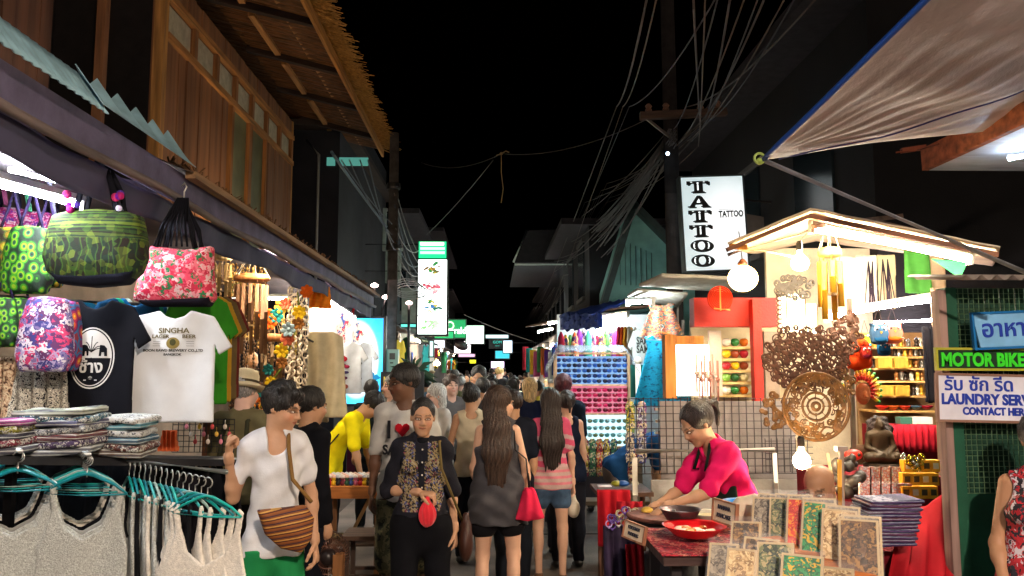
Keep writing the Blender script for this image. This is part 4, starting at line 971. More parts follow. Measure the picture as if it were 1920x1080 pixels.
for i, (dx, c) in enumerate(((228, '#0c3a5a'), (236, '#18a078'), (244, '#1a74b0'), (418, '#2c7a18'), (427, '#a07a18'), (438, '#5a4a2c'), (444, '#5a1c14'), (118, '#1a6a8a'), (250, '#c8e8e8'))):
    lab = ['navy', 'sea green', 'royal blue', 'lime green', 'mustard yellow', 'olive brown', 'dark maroon', 'teal', 'pale aqua'][i]
    Y = 4.55 + .06 * i if dx < 300 else 4.7 + .10 * (i - 3)
    tee(dx + (14 if dx < 300 else -42), 560 - (0 if dx < 300 else 8), Y, .98, cloth(c), '%s t-shirt in the row behind the %s shirt, only its edge showing' % (lab, 'black oval' if dx < 300 else 'large white'), 't-shirts hung edge on', R(62), ME_TEE2)
# rail holding the shirts
b = MB(); b.tube([P(-10, 556, Y=4.0), P(262, 570, Y=4.75), P(440, 560, Y=5.9)], .012, 6); solo(b, 'shirt_rail', metal('#6a6a6a'), 'metal rail carrying the display t-shirts under the awning', 'rail', None, True)
# folded clothes on a black shelf
sh = thing('display_shelf', P(150, 862, Y=3.75), 'long black shelf board carrying folded shirts above the hangers', 'shelf')
a, c = P(-40, 850, Y=3.55), P(455, 858, Y=4.65)
b = MB(); b.beam(a - Vector((0, 0, .02)), c - Vector((0, 0, .02)), .34, .035, (0, 0, 1)); at(b.build('board', plas('#16161a', rough=.6), sh), sh)
for p in (a.lerp(c, .1), a.lerp(c, .55), a.lerp(c, .97)):
    b = MB(); b.beam((p.x, p.y, 0), (p.x, p.y, p.z - .04), .035, .035); at(b.build('leg', metal('#1c1c20'), sh), sh)
cols = ['#c83a8a', '#a8c83a', '#c84a6a', '#7a2a3a', '#b8c0c0', '#c8ccc0', '#5a4a8a', '#9a3a3a', '#c8c4b0', '#8ab0b8', '#d8dcdc', '#2a8aa0', '#c8a890', '#e0e4e4', '#3a9ab0', '#8a7a6a']
def folded(px, py, Y, w_, d_, m, label, th=.028, rz=0):
    F = Field(.009); F.fn(lambda p: np.sqrt((np.maximum(np.abs(p[..., 0]) - w_ / 2 + .012, 0)) ** 2 + np.maximum(np.abs(p[..., 1]) - d_ / 2 + .012, 0) ** 2 + np.maximum(np.abs(p[..., 2] - .008 * np.sin(14 * p[..., 0] + py) - .004 * np.sin(23 * p[..., 1])) - th / 2 + .010, 0) ** 2) - .011, (-w_ / 2, -d_ / 2, -th), (w_ / 2, d_ / 2, th))
    o = F.build('folded_shirt', m, None); o.location = P(px, py, Y=Y); o.rotation_euler = (0, random.uniform(-.05, .05), rz); return tag(o, label, 'folded shirt', 'folded shirts on the black shelf')
stacks = [(15, 838, 3.62, .24, ['#5a5a64', '#7a2a3a', '#2a2a3a', '#88842a', '#982a7a'], 'left edge pile'), (118, 838, 3.75, .32, ['#7a7e82', '#4a3a5a', '#6a2a2a', '#888c90', '#4a4a6a', '#2a5a6a', '#98a08c'], 'middle pile'), (222, 842, 3.95, .29, ['#6a5848', '#5a3028', '#1a5a74', '#b8bcbc', '#3a8898', '#c8cccc'], 'right hand pile')]
for px, py, Y, w_, cs, lab in stacks:
    for j, c in enumerate(cs):
        nm = ['lowest', 'second from the bottom', 'third from the bottom', 'fourth from the bottom', 'fifth from the bottom', 'sixth from the bottom', 'topmost'][j if j < len(cs) - 1 else 6]
        m_ = mat(c, kind='bands', stretch=(1, 1, 60), cols=[c, '#c8ccc8', c, '#4a4a54'], dist=9, scale=12) if j % 2 == 0 else mat(c, kind='floral', scale=55, cols=[c, c, '#c8c8c0', '#2a2a34'], dist=3)
        folded(px + random.uniform(-5, 5), py - j * 11.5 + abs(j - 3), Y, w_, .26, m_, 'folded shirt, %s in the %s on the black shelf' % (nm, lab), .029, random.uniform(-.2, .2))
# hanging rails at the front
def rail(a, c, label):
    b = MB(); b.tube([a, c], .011, 8); return solo(b, 'clothes_rail', metal('#9aa0a0'), label, 'rail', 'front clothes rails', True)
R1 = (P(38, 846, Y=3.3), P(20, 835, Y=4.2)); R2 = (P(166, 852, Y=3.3), P(150, 840, Y=4.1)); R3 = (P(240, 862, Y=3.9), P(425, 885, Y=3.6))
rail(*R1, 'steel rail of the leftmost hanger group under the shelf'); rail(*R2, 'short steel rail holding the middle crochet tops'); rail(*R3, 'steel rail with the dense row of teal hangers')
m_cr = mat('#c4c8c2', kind='plain', var=.3, scale=120, bump=1.0, bscale=220, rough=.9, name='crochet'); m_bk = cloth('#0d0e12'); m_cream = mat('#dcd6ca', var=.15, scale=60, bump=.6, bscale=200, rough=.9)
def rackset(Ra, ts, rz, mats_, lab, me, s=1):
    for i, t_ in enumerate(ts):
        p = Ra[0].lerp(Ra[1], t_); rr = rz + random.uniform(-.1, .1)
        hanger(p - Vector((0, 0, .088)), rr, teals[(i * 5 + 1) % 6], 'teal hanger, %s from the front on the %s rail' % (ordn(i), lab), s=1)
        nm, m_ = mats_[i % len(mats_)]
        inst(me if i < 2 else ME_TANK2, 'tank_top', m_, '%s tank top, %s from the front on the %s rail' % (nm, ordn(i), lab), 'tank top', 'tank tops on the front rails', p - Vector((0, 0, .125)), rr, s)
gs = [('white crochet', m_cr), ('white crochet', m_cr), ('pale grey', cloth('#9a9c98')), ('black', m_bk), ('cream', m_cream), ('white crochet', m_cr)]
rackset(R1, [.1, .25, .38, .5, .62, .75, .88], R(8), gs, 'leftmost', ME_TANK, .88)
rackset(R2, [.05, .2, .35, .5, .65, .8], R(-2), gs, 'middle', ME_TANK, .85)
gs3 = [('white crochet', m_cr), ('off white', m_cream), ('white crochet', m_cr), ('black', m_bk)]
n3 = 15
for i in range(n3):
    t_ = (i + .3) / n3; p = R3[0].lerp(R3[1], t_) - Vector((0, .012 * i, 0)); rr = R(-56 if i < n3 - 6 else [-46, -40, -34, -28, -22, -16][i - n3 + 6]) + random.uniform(-.05, .05)
    hanger(p - Vector((0, 0, .088)), rr, teals[(i * 7) % 6], 'teal hanger, %s from the left on the dense right rail' % ordn(i))
    nm, m_ = gs3[(i * 3 + (i > 10)) % 4] if i < 10 else ('cream lace', m_cream)
    inst(ME_TANK2 if i < n3 - 3 else ME_TANK, 'tank_top', m_, '%s tank top, %s from the left on the dense right rail' % (nm, ordn(i)), 'tank top', 'tank tops on the front rails', p - Vector((0, 0, .125)), rr, .95)
b = MB(); p0, p1 = P(-80, 1100, Y=4.95), P(330, 865, Y=4.95); b.sheet(lambda u, v: (p0.x + (p1.x - p0.x) * u, 4.95 + .03 * math.sin(u * 60), .3 + (p1.z - .3) * v), 80, 2, .01); solo(b, 'dark_backdrop', cloth('#0e1014'), 'black sheet added behind the front clothes rails to darken the gap', 'curtain', None, True)  # added black sheet, imitates the darkness behind the rails
for i in range(5):
    o = hang(ME_TEE2, 318 + 26 * i, 868, 4.35 + .06 * i, (.62, 1, 1.3), cloth(['#0c0c10', '#15131a', '#0a0a0c', '#101218', '#0d0b10'][i]), 'tshirt', 'black shirt hanging behind the cream tops, %s from the left' % ordn(i), 't-shirt', 'black shirts behind the rails', R(-40))
# black wire grid with little trinkets, behind
g = thing('wire_grid', P(370, 842, Y=4.8), 'small black wire grid with trinkets at the right end of the shelf', 'wire grid')
b = MB(); a, c = P(322, 848, Y=4.85), P(440, 786, Y=4.85)
for i in range(12): x = a.x + (c.x - a.x) * i / 11; b.tube([(x, a.y, a.z), (x, a.y, c.z)], .0025, 4)
for i in range(7): z = a.z + (c.z - a.z) * i / 6; b.tube([(a.x, a.y, z), (c.x, a.y, z)], .0025, 4)
at(b.build('mesh', metal('#2a2a30'), g), g)
q = P(321, 832, Y=4.75); inst(MESK, 'pouch', cloth('#d8683a'), 'small orange cloth pouch hanging on the wire grid', 'pouch', None, q + Vector((0, -.03, .08)), 0, (.35, 1, .3))
for i in range(12):
    q = P(350 + 8 * i, 800 + 14 * (i % 3), Y=4.8); b = MB(); b.ball((0, 0, 0), (.012, .008, .016), 8); b.tube([(0, 0, .012), (0, 0, .04)], .002, 4)
    solo(b, 'keyring', plas(['#e88aa0', '#d8c8b8', '#c84a4a', '#e8b84a'][i % 4]), 'tiny %s keyring on the wire grid, %s from its left' % (['pink', 'ivory', 'red', 'gold'][i % 4], ordn(i)), 'keyring', 'keyrings on the wire grid', True, tuple(q))
# ---------------- left souvenir and shell stall ----------------
m_shell = mat('#b89a6a', var=.5, scale=40, rough=.45)
def chime(px, py, Y, R_, L, n, m, label, topcol='#b07038', rr=.012, rings=2):
    t = thing('wind_chime', P(px, py, Y=Y), label, 'wind chime', 'wind chimes'); b = MB(); b.lathe([(R_ * .8, 0), (R_, .01), (R_ * 1.02, .035), (R_ * .85, .06), (R_ * .3, .07)], 18); b.build('top_ring', wood(topcol), t, True)
    b = MB()
    for i in range(6): a = 2 * PI * i / 6; b.tube([(R_ * math.cos(a), R_ * math.sin(a), .04), (0, 0, .28)], .003, 4)
    b.build('cords', cloth('#b0a080'), t)
    for i in range(n):
        a = 2 * PI * i / n; x, y = R_ * .85 * math.cos(a), R_ * .85 * math.sin(a); l = L * (.75 + .25 * math.sin(i * 2.1))
        b = MB(); b.tube([(x, y, -.03), (x * 1.03, y * 1.03, -.03 - l)], rr, 8); b.tube([(x, y, .02), (x, y, -.04)], .002, 4); b.build('chime_tube', m, t, True)
    b = MB(); b.tube([(0, 0, 0), (0, 0, -L * 1.25)], .002, 4); b.lathe([(.001, -.6 * L - .02), (.035, -.6 * L), (.035, -.6 * L - .015), (.001, -.6 * L - .016)], 12); b.lathe([(.02, -L * 1.25), (.03, -L * 1.35), (.002, -L * 1.4)], 10); b.build('clapper', wood('#8a6a40'), t); return t
chime(472, 528, 6.9, .15, .62, 14, wood('#7a5434', var=.5), 'big wooden wind chime with long brown tubes and a round top', rr=.016)
chime(418, 488, 6.4, .075, .3, 8, wood('#c09a60'), 'small pale bamboo wind chime left of the big wooden one', '#c8a870', .012)
chime(510, 640, 7.2, .1, .42, 10, wood('#8a6a40'), 'smaller dark shell wind chime behind the flower garland')
b = MB(); p0, p1 = P(428, 524, Y=8.8), P(468, 470, Y=8.8); b.box((p0.x, 8.8, p0.z), (p1.x + .1, 8.83, p1.z)); t = thing('stall_sign', (p0.x, 8.8, p0.z), 'small yellow sign high inside the shell stall', 'sign'); at(b.build('panel', mat('#e8a81c', emit=.35), t), t)
text('~M.W~', .12, cloth('#4a3010'), t, ((p1.x - p0.x) / 2, -.02, .1), 'lettering')
# shell curtains: strings of shells and rings
def strings(px0, px1, py0, py1, Y, n, m, label, rad=.016, ring=False, step=.04, dY=.4):
    b = MB()
    for i in range(n):
        a = P(px0 + (px1 - px0) * i / max(1, n - 1) + random.uniform(-3, 3), py0, Y=Y + random.uniform(0, dY)); zb = P(px0, py1 + random.uniform(-25, 25), Y=Y).z
        b.tube([(a.x, a.y, a.z), (a.x, a.y, zb)], .003, 4); z = a.z
        while z > zb:
            M_ = Matrix.Rotation(random.uniform(0, 3), 3, 'Z') @ Matrix.Rotation(random.uniform(-.5, .5), 3, 'X')
            if ring: b.tube([Vector((a.x, a.y, z)) + M_ @ Vector((rad * math.cos(t), 0, rad * math.sin(t))) for t in np.linspace(0, 2 * PI, 9)], rad * .28, 5)
            else: b.ball((a.x + random.uniform(-.008, .008), a.y, z), (rad, rad * .6, rad * 1.2), 6, M_)
            z -= step * random.uniform(.8, 1.3)
    o = solo(b, 'shell_curtain', m, label, 'shell curtain', 'shell curtains', True); return o
strings(545, 572, 545, 770, 7.9, 4, mat('#c8b49a', rough=.4, var=.3), 'curtain of pale shell rings next to the black post', .035, True, .075, .1)
strings(440, 500, 470, 640, 7.6, 10, mat('#b8883a', rough=.5, var=.4), 'golden bead curtain around the big wooden chime', .013)
strings(425, 560, 600, 760, 8.6, 26, mat('#6a4a2a', rough=.5, var=.6), 'brown seed and shell curtain low in the souvenir stall', .016)
strings(530, 560, 560, 660, 8.3, 6, mat('#e0c060', rough=.5, var=.3), 'yellow bead curtain behind the flower garland', .014)
strings(400, 438, 470, 620, 7.9, 6, mat('#caa46a', rough=.5, var=.4), 'cream shell curtain beside the lime green shirt', .014)
# garland of cloth flowers
GL = [P(*q, Y=7.0) for q in ((558, 548), (562, 590), (548, 640), (528, 690), (505, 720), (492, 745), (488, 765))]
def flower(loc, r_, c, label, grp='cloth flowers on the garland'):
    b = MB()
    for i in range(7):
        a = 2 * PI * i / 7; M_ = Matrix.Rotation(a, 3, 'Y') @ Matrix.Rotation(.5, 3, 'X'); b.ball(M_ @ Vector((0, 0, r_ * .6)), (r_ * .35, r_ * .12, r_ * .5), 6, M_)
    b.ball((0, -r_ * .2, 0), r_ * .3, 6); return solo(b, 'cloth_flower', cloth(c), label, 'flower', grp, True, tuple(loc))
fc = [('orange', '#c85a14'), ('yellow', '#c09a14'), ('teal', '#1a5a54'), ('salmon', '#b8583a'), ('brown', '#7a4a1c')]
b = MB(); b.tube(GL, .006, 5); solo(b, 'garland_string', cloth('#6a7a2a'), 'green string of the flower garland hanging in the shell stall', 'garland')
for i in range(14):
    t_ = i / 13 * (len(GL) - 1); k_ = min(int(t_), len(GL) - 2); q = GL[k_].lerp(GL[k_ + 1], t_ - k_) + Vector((random.uniform(-.1, .1), random.uniform(-.1, .05), random.uniform(-.03, .03)))
    nm, c = fc[(i * 3 + i // 4) % 5]; flower(q, random.uniform(.045, .07), c, '%s cloth flower, %s from the top of the garland' % (nm, ordn(i)))
for i, (px, py, c, nm) in enumerate(((500, 590, '#f07020', 'orange'), (508, 605, '#e8651a', 'deep orange'), (520, 592, '#2a8a80', 'teal'), (542, 618, '#7a8a8a', 'grey'), (530, 575, '#e8c840', 'yellow'))):
    flower(P(px, py, Y=6.95), .07, c, '%s cloth flower hanging right of the big wooden chime' % nm, 'loose cloth flowers')
# carved lattice, back counter
lat = lambda X, Z: .012 - np.abs(np.sin(X * 55) * np.sin(Z * 55) + .35 * np.sin(X * 110 + Z * 40)) * .035
a, c = P(430, 765, Y=8.7), P(560, 690, Y=8.7)
W_, H_ = (c.x - a.x) / 2, (c.z - a.z)
o = slab([[(-W_, 0), (W_, 0), (W_, H_), (-W_, H_)]], vox=.012, thick=.02, f2=lat).build('carved_lattice', wood('#4a2c18'), None); o.location = ((a.x + c.x) / 2, 8.7, a.z); tag(o, 'dark carved wooden lattice low in the souvenir stall behind the hat', 'lattice')
b = MB(); a, c = P(400, 790, Y=8.5), P(560, 770, Y=8.5); b.box((a.x, 8.2, .0), (c.x, 9.2, a.z + .04)); b.box((a.x - .05, 8.1, a.z + .045), (c.x + .03, 9.25, a.z + .08)); solo(b, 'stall_counter', wood('#5a3418', st=(.1, 1, 1)), 'dark wooden counter at the back of the souvenir stall', 'counter')
strings(480, 520, 735, 860, 7.8, 7, mat('#e8901c', rough=.5, var=.3), 'orange bead curtain below the lattice behind the boy', .02)
for i, (px, py, c) in enumerate(((440, 560, '#7a8a4a'), (470, 690, '#d8a070'), (455, 640, '#caa25a'), (520, 720, '#a8481c'))):
    b = MB(); b.lathe([(.06, 0), (.08, .06), (.07, .14), (.04, .18)], 14); solo(b, 'vase', mat(c, rough=.3), '%s glazed vase on a shelf of the shell stall' % ['olive', 'peach', 'sand', 'rust red'][i], 'vase', 'vases in the shell stall', True, tuple(P(px, py, Y=8.9)))
b = MB(); q = P(573, 560, Y=8.2); b.box((q.x - .03, q.y - .03, 0), (q.x + .03, q.y + .03, P(573, 545, Y=8.2).z)); solo(b, 'awning_post', plas('#1c1618'), 'square black post between the shell stall and the hanging dresses', 'post')
# hanging dresses and bright clothes
MECOAT = smesh([[(-.1, 0), (-.2, -.05), (-.26, -.9), (.26, -.92), (.2, -.05), (.1, 0)]], 'dress', vox=.013, thick=.02, fold=lambda X, Z: .02 * np.sin(X * 40 + np.sin(Z * 4)))
hang(MECOAT, 604, 622, 8.6, (1.1, 1, 1.0), cloth('#b8a888'), 'dress', 'long cream dress hanging beside the black post', 'dress', 'pale dresses by the post', R(15))
hang(MECOAT, 580, 628, 8.9, (.9, 1, 1.05), cloth('#a89a88'), 'dress', 'beige dress half hidden behind the black post', 'dress', 'pale dresses by the post', R(20))
q = P(590, 565, Y=8.5); hang(MECOAT, 597, 535, 8.9, (.6, 1, .28), cloth('#d87a1c'), 'scarf', 'orange fringed scarf hanging at the top near the bright tube', 'scarf')
for i, (px, py, c, nm) in enumerate(((606, 575, '#e0dcd0', 'white'), (622, 580, '#e8d0c8', 'pale pink flowered'), (638, 590, '#e0e4e8', 'bluish white'), (650, 600, '#e8e0d0', 'ivory'), (618, 560, '#d8e0dc', 'mint white'))):
    m_ = mat(c, kind='floral', scale=22, cols=[c, c, c, '#c83a4a', c, '#3a5aa0'], dist=1) if i in (1, 3) else cloth(c)
    hang(ME_TEE2, px, py, 9.5 + .35 * i, (.8, 1, .9), m_, 'blouse', '%s blouse glowing under the bright tube, %s from the left' % (nm, ordn(i)), 'blouse', 'bright blouses', R(25))
for i, (px, m_) in enumerate(((646, cloth('#d0d4d8')), (668, cloth('#c8d0d8')))):
    t = tee(px, 640, 9.6 + .3 * i, .95, m_, ['white t-shirt with a red comic print column', 'white t-shirt with a dark comic print column'][i], 'comic print t-shirts', R(8))
    for j in range(5):
        b = MB(); z = -.22 - .085 * j
        for q_ in range(3): b.ball((random.uniform(-.05, .05), -.022, z + random.uniform(-.02, .02)), (random.uniform(.02, .045), .006, random.uniform(.018, .035)), 8)
        b.build('print', cloth([['#b01c2c', '#8a1c3a', '#3a2a5a', '#5a1c4a', '#8a3a2c'], ['#2a4a3a', '#2c3a3a', '#5a1c1c', '#4a2a4a', '#3a5a5a']][i][j]), t, True)
b = MB(); b.tube([P(575, 635, Y=8.3), P(640, 668, Y=10)], .012, 6); solo(b, 'hanging_rod', plas('#2a2226'), 'dark slanting rod holding the pale dresses', 'rod', None, True)
b = MB(); b.tube([P(655, 545, Y=11.3), P(664, 575, Y=11.3), P(658, 600, Y=11.3), P(668, 620, Y=11.3)], [.02, .014, .03, .016], 7); solo(b, 'red_ribbon', cloth('#c82a2a'), 'red ribbon hanging near the end of the left awning', 'ribbon', None, True)
b = MB(); p0, p1 = P(668, 580, Y=12.4), P(694, 555, Y=12.4); b.box((p0.x, 12.4, p0.z), (p1.x, 12.42, p1.z)); solo(b, 'notice_plate', mat('#6a7080'), 'small grey notice plate under the far end of the left awning', 'plate')
# big glowing blue poster
p0, p1 = P(632, 757, Y=12.6), P(719, 597, Y=12.6)
t = thing('light_box_poster', (p0.x, 12.6, p0.z), 'large glowing blue and white poster at the end of the left stalls', 'poster')
Wp, Hp = p1.x - p0.x, p1.z - p0.z
mp_ = bpy.data.materials.new('poster_glow'); mp_.use_nodes = True; N = mp_.node_tree.nodes; L = mp_.node_tree.links; bs = N['Principled BSDF']
tc = N.new('ShaderNodeTexCoord'); gr = N.new('ShaderNodeTexGradient'); gr.gradient_type = 'SPHERICAL'; mpn = N.new('ShaderNodeMapping')
mpn.inputs['Location'].default_value = (-Wp * .42 / (Wp * .62), 0, -Hp * .52 / (Hp * .58)); mpn.inputs['Scale'].default_value = (1 / (Wp * .62), 1, 1 / (Hp * .58))
L.new(tc.outputs['Object'], mpn.inputs[0]); L.new(mpn.outputs[0], gr.inputs[0]); cr = N.new('ShaderNodeValToRGB'); cr.color_ramp.elements[0].color = (*lin('#1080c8'), 1); cr.color_ramp.elements[1].color = (1, 1, 1, 1); cr.color_ramp.elements[1].position = .42
e_ = cr.color_ramp.elements.new(.18); e_.color = (*lin('#30b8e0'), 1)
L.new(gr.outputs[0], cr.inputs[0]); L.new(cr.outputs[0], bs.inputs['Emission Color']); bs.inputs['Emission Strength'].default_value = 1.6; bs.inputs['Base Color'].default_value = (.1, .1, .1, 1)
b = MB(); b.box((0, 0, 0), (Wp, .05, Hp)); b.build('picture', mp_, t)
for lo, hi in (((-.05, -.02, -.04), (-.002, .07, Hp + .04)), ((Wp + .002, -.02, -.04), (Wp + .05, .07, Hp + .04)), ((-.002, -.02, Hp + .002), (Wp + .002, .07, Hp + .04)), ((-.002, -.02, -.04), (Wp + .002, .07, -.002))):
    b = MB(); b.box(lo, hi); b.build('frame', plas('#141c24'), t)
part('leg', (p0.x + .1, 12.61, 0), (p0.x + .16, 12.66, p0.z - .05), metal('#22262a'), t); part('leg', (p1.x - .16, 12.61, 0), (p1.x - .1, 12.66, p0.z - .05), metal('#22262a'), t)
b = MB()
for i in range(9): b.ball((Wp * .72 + random.uniform(-.05, .12), -.012, Hp * .12 + random.uniform(0, .3)), (random.uniform(.02, .06), .004, random.uniform(.02, .05)), 8)
o_ = b.build('picture_blot', glow('#0c6c98', .8), t, True); o_['kind'] = 'stuff'
# 10% board
p0, p1 = P(713, 742, Y=11.5), P(764, 697, Y=11.5)
t = thing('discount_board', (p0.x, 11.5, p0.z), 'dark board reading 10% behind the man in the white shirt', 'board'); b = MB(); b.box((0, 0, -.3), (.62, .03, p1.z - p0.z)); b.build('panel', plas('#1c1e22'), t)
text('10%', .17, cloth('#b8a048', emit=.25), t, (.02, -.01, .15), 'lettering', 'LEFT', .004, squash=.85); text('MASSAGE', .10, cloth('#8a7c44', emit=.12), t, (.02, -.01, -.01), 'lettering', 'LEFT', 0, squash=.8)
# meter cabinet, lamps, plant near left pole
p0, p1 = P(724, 697, Y=12.7), P(747, 655, Y=12.7)
t = thing('meter_cabinet', (p0.x, 12.7, 0), 'pale green electric meter cabinet on a stand at the left pole', 'cabinet')
part('cabinet_body', (p0.x, 12.7, p0.z), (p1.x, 12.85, p1.z), plas('#7fb0a8'), t); part('dial', (p0.x + .05, 12.685, p1.z - .16), (p1.x - .05, 12.698, p1.z - .06), plas('#1c2c2c'), t); part('handle', (p0.x + .06, 12.685, p0.z + .13), (p0.x + .11, 12.698, p0.z + .15), plas('#1c2c2c'), t); part('stand', (p0.x + .06, 12.75, 0), (p1.x - .06, 12.8, p0.z - .003), metal('#444444'), t)
for i, (px, py, Y, lab) in enumerate(((702, 534, 12.9, 'small round street lamp glowing highest of three near the left pole'), (723, 556, 13.8, 'small lamp on a curved stem just below the highest one'), (767, 567, 14.6, 'small lamp on top of the black post left of the menu sign'))):
    q = P(px, py, Y=Y); t = thing('post_lamp', (q.x, q.y, 0), lab, 'lamp', 'small lamps at the left pole')
    b = MB(); b.lathe([(.008, .03), (.06, .0), (.055, -.03), (.01, -.045)], 12, (0, 0, q.z)); b.build('lamp_head', glow('#ffd8d0', 9), t, True)
    b = MB(); b.tube([(-.12 if i == 1 else 0, 0, 0), (-.12 if i == 1 else 0, 0, q.z - .5), (0, 0, q.z - .04)], .025 if i == 2 else .012, 8); b.build('stem', plas('#16181c'), t, True)
q = P(772, 705, Y=12.2); t = thing('potted_palm', (q.x, q.y, 0), 'spiky potted palm beside the meter cabinet', 'plant')
b = MB(); b.lathe([(.12, 0), (.17, .3), (.18, .32), (.15, .33)], 16); b.build('pot', mat('#6a4a3a'), t, True)
b = MB(); b.tube([(0, 0, .3), (.02, 0, q.z + .05)], .025, 8); b.build('trunk', mat('#4a3a2a'), t, True)
b = MB()
for i in range(46):
    a = random.uniform(0, 2 * PI); e = random.uniform(-.2, 1.3); L_ = random.uniform(.25, .45); d = Vector((math.cos(a) * math.cos(e), math.sin(a) * math.cos(e), math.sin(e))); s_ = d.cross(Vector((0, 0, 1))).normalized() * .018; o = Vector((.02, 0, q.z + .03))
    m1 = o + d * L_ * .5 + Vector((0, 0, .03)); e1 = o + d * L_ - Vector((0, 0, .1)); b.add([o - s_ * .4, o + s_ * .4, m1 + s_, e1, m1 - s_], [(0, 1, 2, 3, 4)])
b.build('fronds', mat('#1c3a28', rough=.5), t)
# ---------------- lit signs in the middle distance ----------------
def lightbox(px0, py0, px1, py1, Y, m, label, name='lit_sign', cat='sign', dep=.12, frame='#14181a', group='lit signs down the lane', rod=True, fr=.03):
    p0, p1 = P(px0, py1, Y=Y), P(px1, py0, Y=Y); t = thing(name, (p0.x, Y, p0.z), label, cat, group); W_, H_ = p1.x - p0.x, p1.z - p0.z
    b = MB(); b.box((0, -.004, 0), (W_, dep, H_)); b.build('panel', m, t)
    b = MB(); b.prism([(-fr, -fr), (W_ + fr, -fr), (W_ + fr, H_ + fr), (-fr, H_ + fr)], .003, dep - .01); b.build('casing', plas(frame), t)
    if rod:
        s_ = -1 if p0.x < 0 else 1; b = MB(); b.tube([(W_ if s_ > 0 else 0, dep / 2, H_ * .85), ((W_ if s_ > 0 else 0) + s_ * 1.6, dep / 2, H_ * .85)], .02, 6); b.build('bracket', metal('#2a2c2e'), t)
    return t, W_, H_
YS = 16
t, W_, H_ = lightbox(783, 487, 838, 627, YS, glow('#f4fff8', 1.5), 'tall lit menu sign with four food pictures on the left of the lane', fr=.04, frame='#1c2420')
for i in range(4):
    z0 = H_ * (3 - i) / 4
    b = MB(); b.box((0, -.008, z0 - .006), (W_, -.0045, z0 + .006)); b.build('divider', plas('#4a8a7a'), t)
    cs = [['#2a6a3a', '#c89a3a', '#3a8a4a', '#7a5a3a'], ['#e8a0a8', '#d86a7a', '#f0c8c0', '#c04a5a'], ['#2a6a5a', '#c8b43a', '#3a7ac0', '#3a8a4a'], ['#b0e8a0', '#90d880', '#e0c8d8', '#c8f0c0']][i]
    for j in range(20):
        b = MB(); a = random.uniform(0, 6); r_ = random.uniform(0, .21); b.ball((W_ * .52 + r_ * math.cos(a), -.006 - .0004 * j, z0 + H_ / 8 + r_ * .55 * math.sin(a)), (random.uniform(.02, .085), .003, random.uniform(.008, .035)), 8, Matrix.Rotation(random.uniform(-1, 1), 3, 'Y')); b.build('food_picture', glow(cs[j % 4], .55), t, True)
t, W_, H_ = lightbox(785, 453, 837, 484, YS, glow('#18b070', 1.0), 'green lit header sign above the tall menu sign', frame='#0c3a28', fr=.02)
b = MB(); b.box((.03, -.012, H_ * .78), (W_ - .05, -.0045, H_ * .95)); b.build('top_strip', glow('#f8ffd8', 2), t)
for zz in (.25, .5): 
    b = MB(); b.box((.03, -.012, H_ * zz), (W_ - .03, -.0045, H_ * (zz + .16))); b.build('text_band', glow('#a0f0c8', 1.1), t)
t, W_, H_ = lightbox(828, 600, 873, 633, 22, glow('#128a4c', .8), 'green lit sign with a white emblem and the end of a word', frame='#0c3a28')
text('emerald', .26, glow('#e8fff0', 1.5), t, (W_ + .02, -.02, .11), 'lettering', 'RIGHT', .004, squash=.85); b = MB(); b.tube([(W_ * .35 + .1 * math.cos(a), -.02, H_ * .68 + .1 * math.sin(a)) for a in np.linspace(0, 6.28, 14)], .02, 5); b.build('emblem', glow('#d8ffc0', 1.2), t)
for i, a in enumerate(((815, 622, 850, 634, 21.8, '#1a9a58', .9, 'green light strip sign below the green emblem sign'), (874, 611, 907, 644, 24, '#d8ffe8', 1.5, 'square white lit sign right of the green sign'), (814, 638, 833, 652, 26, '#f0f4ff', 1.4, 'small white lit sign under the menu sign'), (852, 640, 882, 662, 30, '#fff0f4', 1.5, 'white lit box partly behind the dark oval disc'), (911, 628, 953, 634, 30, '#b8e0e0', .9, 'thin pale horizontal lit fascia over the dark neon sign'), (944, 639, 960, 661, 27, '#c8e8ff', 1.4, 'narrow upright bluish white sign'), (929, 658, 955, 672, 32, '#2a9aa8', 1.0, 'turquoise lit sign under the narrow white one'), (881, 675, 892, 681, 40, '#d8d81c', 1.6, 'tiny yellow lit sign far down the lane'), (921, 678, 945, 690, 36, '#e8c8f0', 1.5, 'pale violet glowing shop panel far down the lane'), (758, 690, 779, 706, 14.5, '#b8fff0', .9, 'pale aqua lit box low beside the potted palm'), (752, 608, 782, 613, 16.5, '#58c8b8', .8, 'thin teal light strip above the potted palm'), (860, 664, 890, 669, 31, '#e8a8c8', .8, 'pinkish lit strip below the white boxes'), (806, 640, 812, 668, 18.5, '#a8f0e0', .9, 'slim vertical aqua light left of the small white sign'))):
    t, W_, H_ = lightbox(a[0], a[1], a[2], a[3], a[4], glow(a[5], a[6]), a[7], rod=i not in (9,))
t, W_, H_ = lightbox(918, 636, 947, 652, 29, plas('#0c1414'), 'dark sign with dim teal neon letters', rod=False)
for j, s_ in enumerate(('GOM', '~~')): text(s_, .14, glow('#2aa090', .9), t, (W_ / 2, -.02, H_ * (.5 - .4 * j)), 'lettering')
b = MB(); q = P(864, 647, Y=25); M_ = Matrix.Rotation(R(25), 3, 'Y'); b.ball((0, 0, 0), (.24, .05, .15), 18, M_); solo(b, 'oval_disc', plas('#1c1018'), 'dark tilted oval sign in front of the white lit box', 'sign', None, True, tuple(q))
bulb(P(819, 681, Y=17), 60, 'glowing warm lamp above the crowd near the menu sign', '#ffc878', .07)
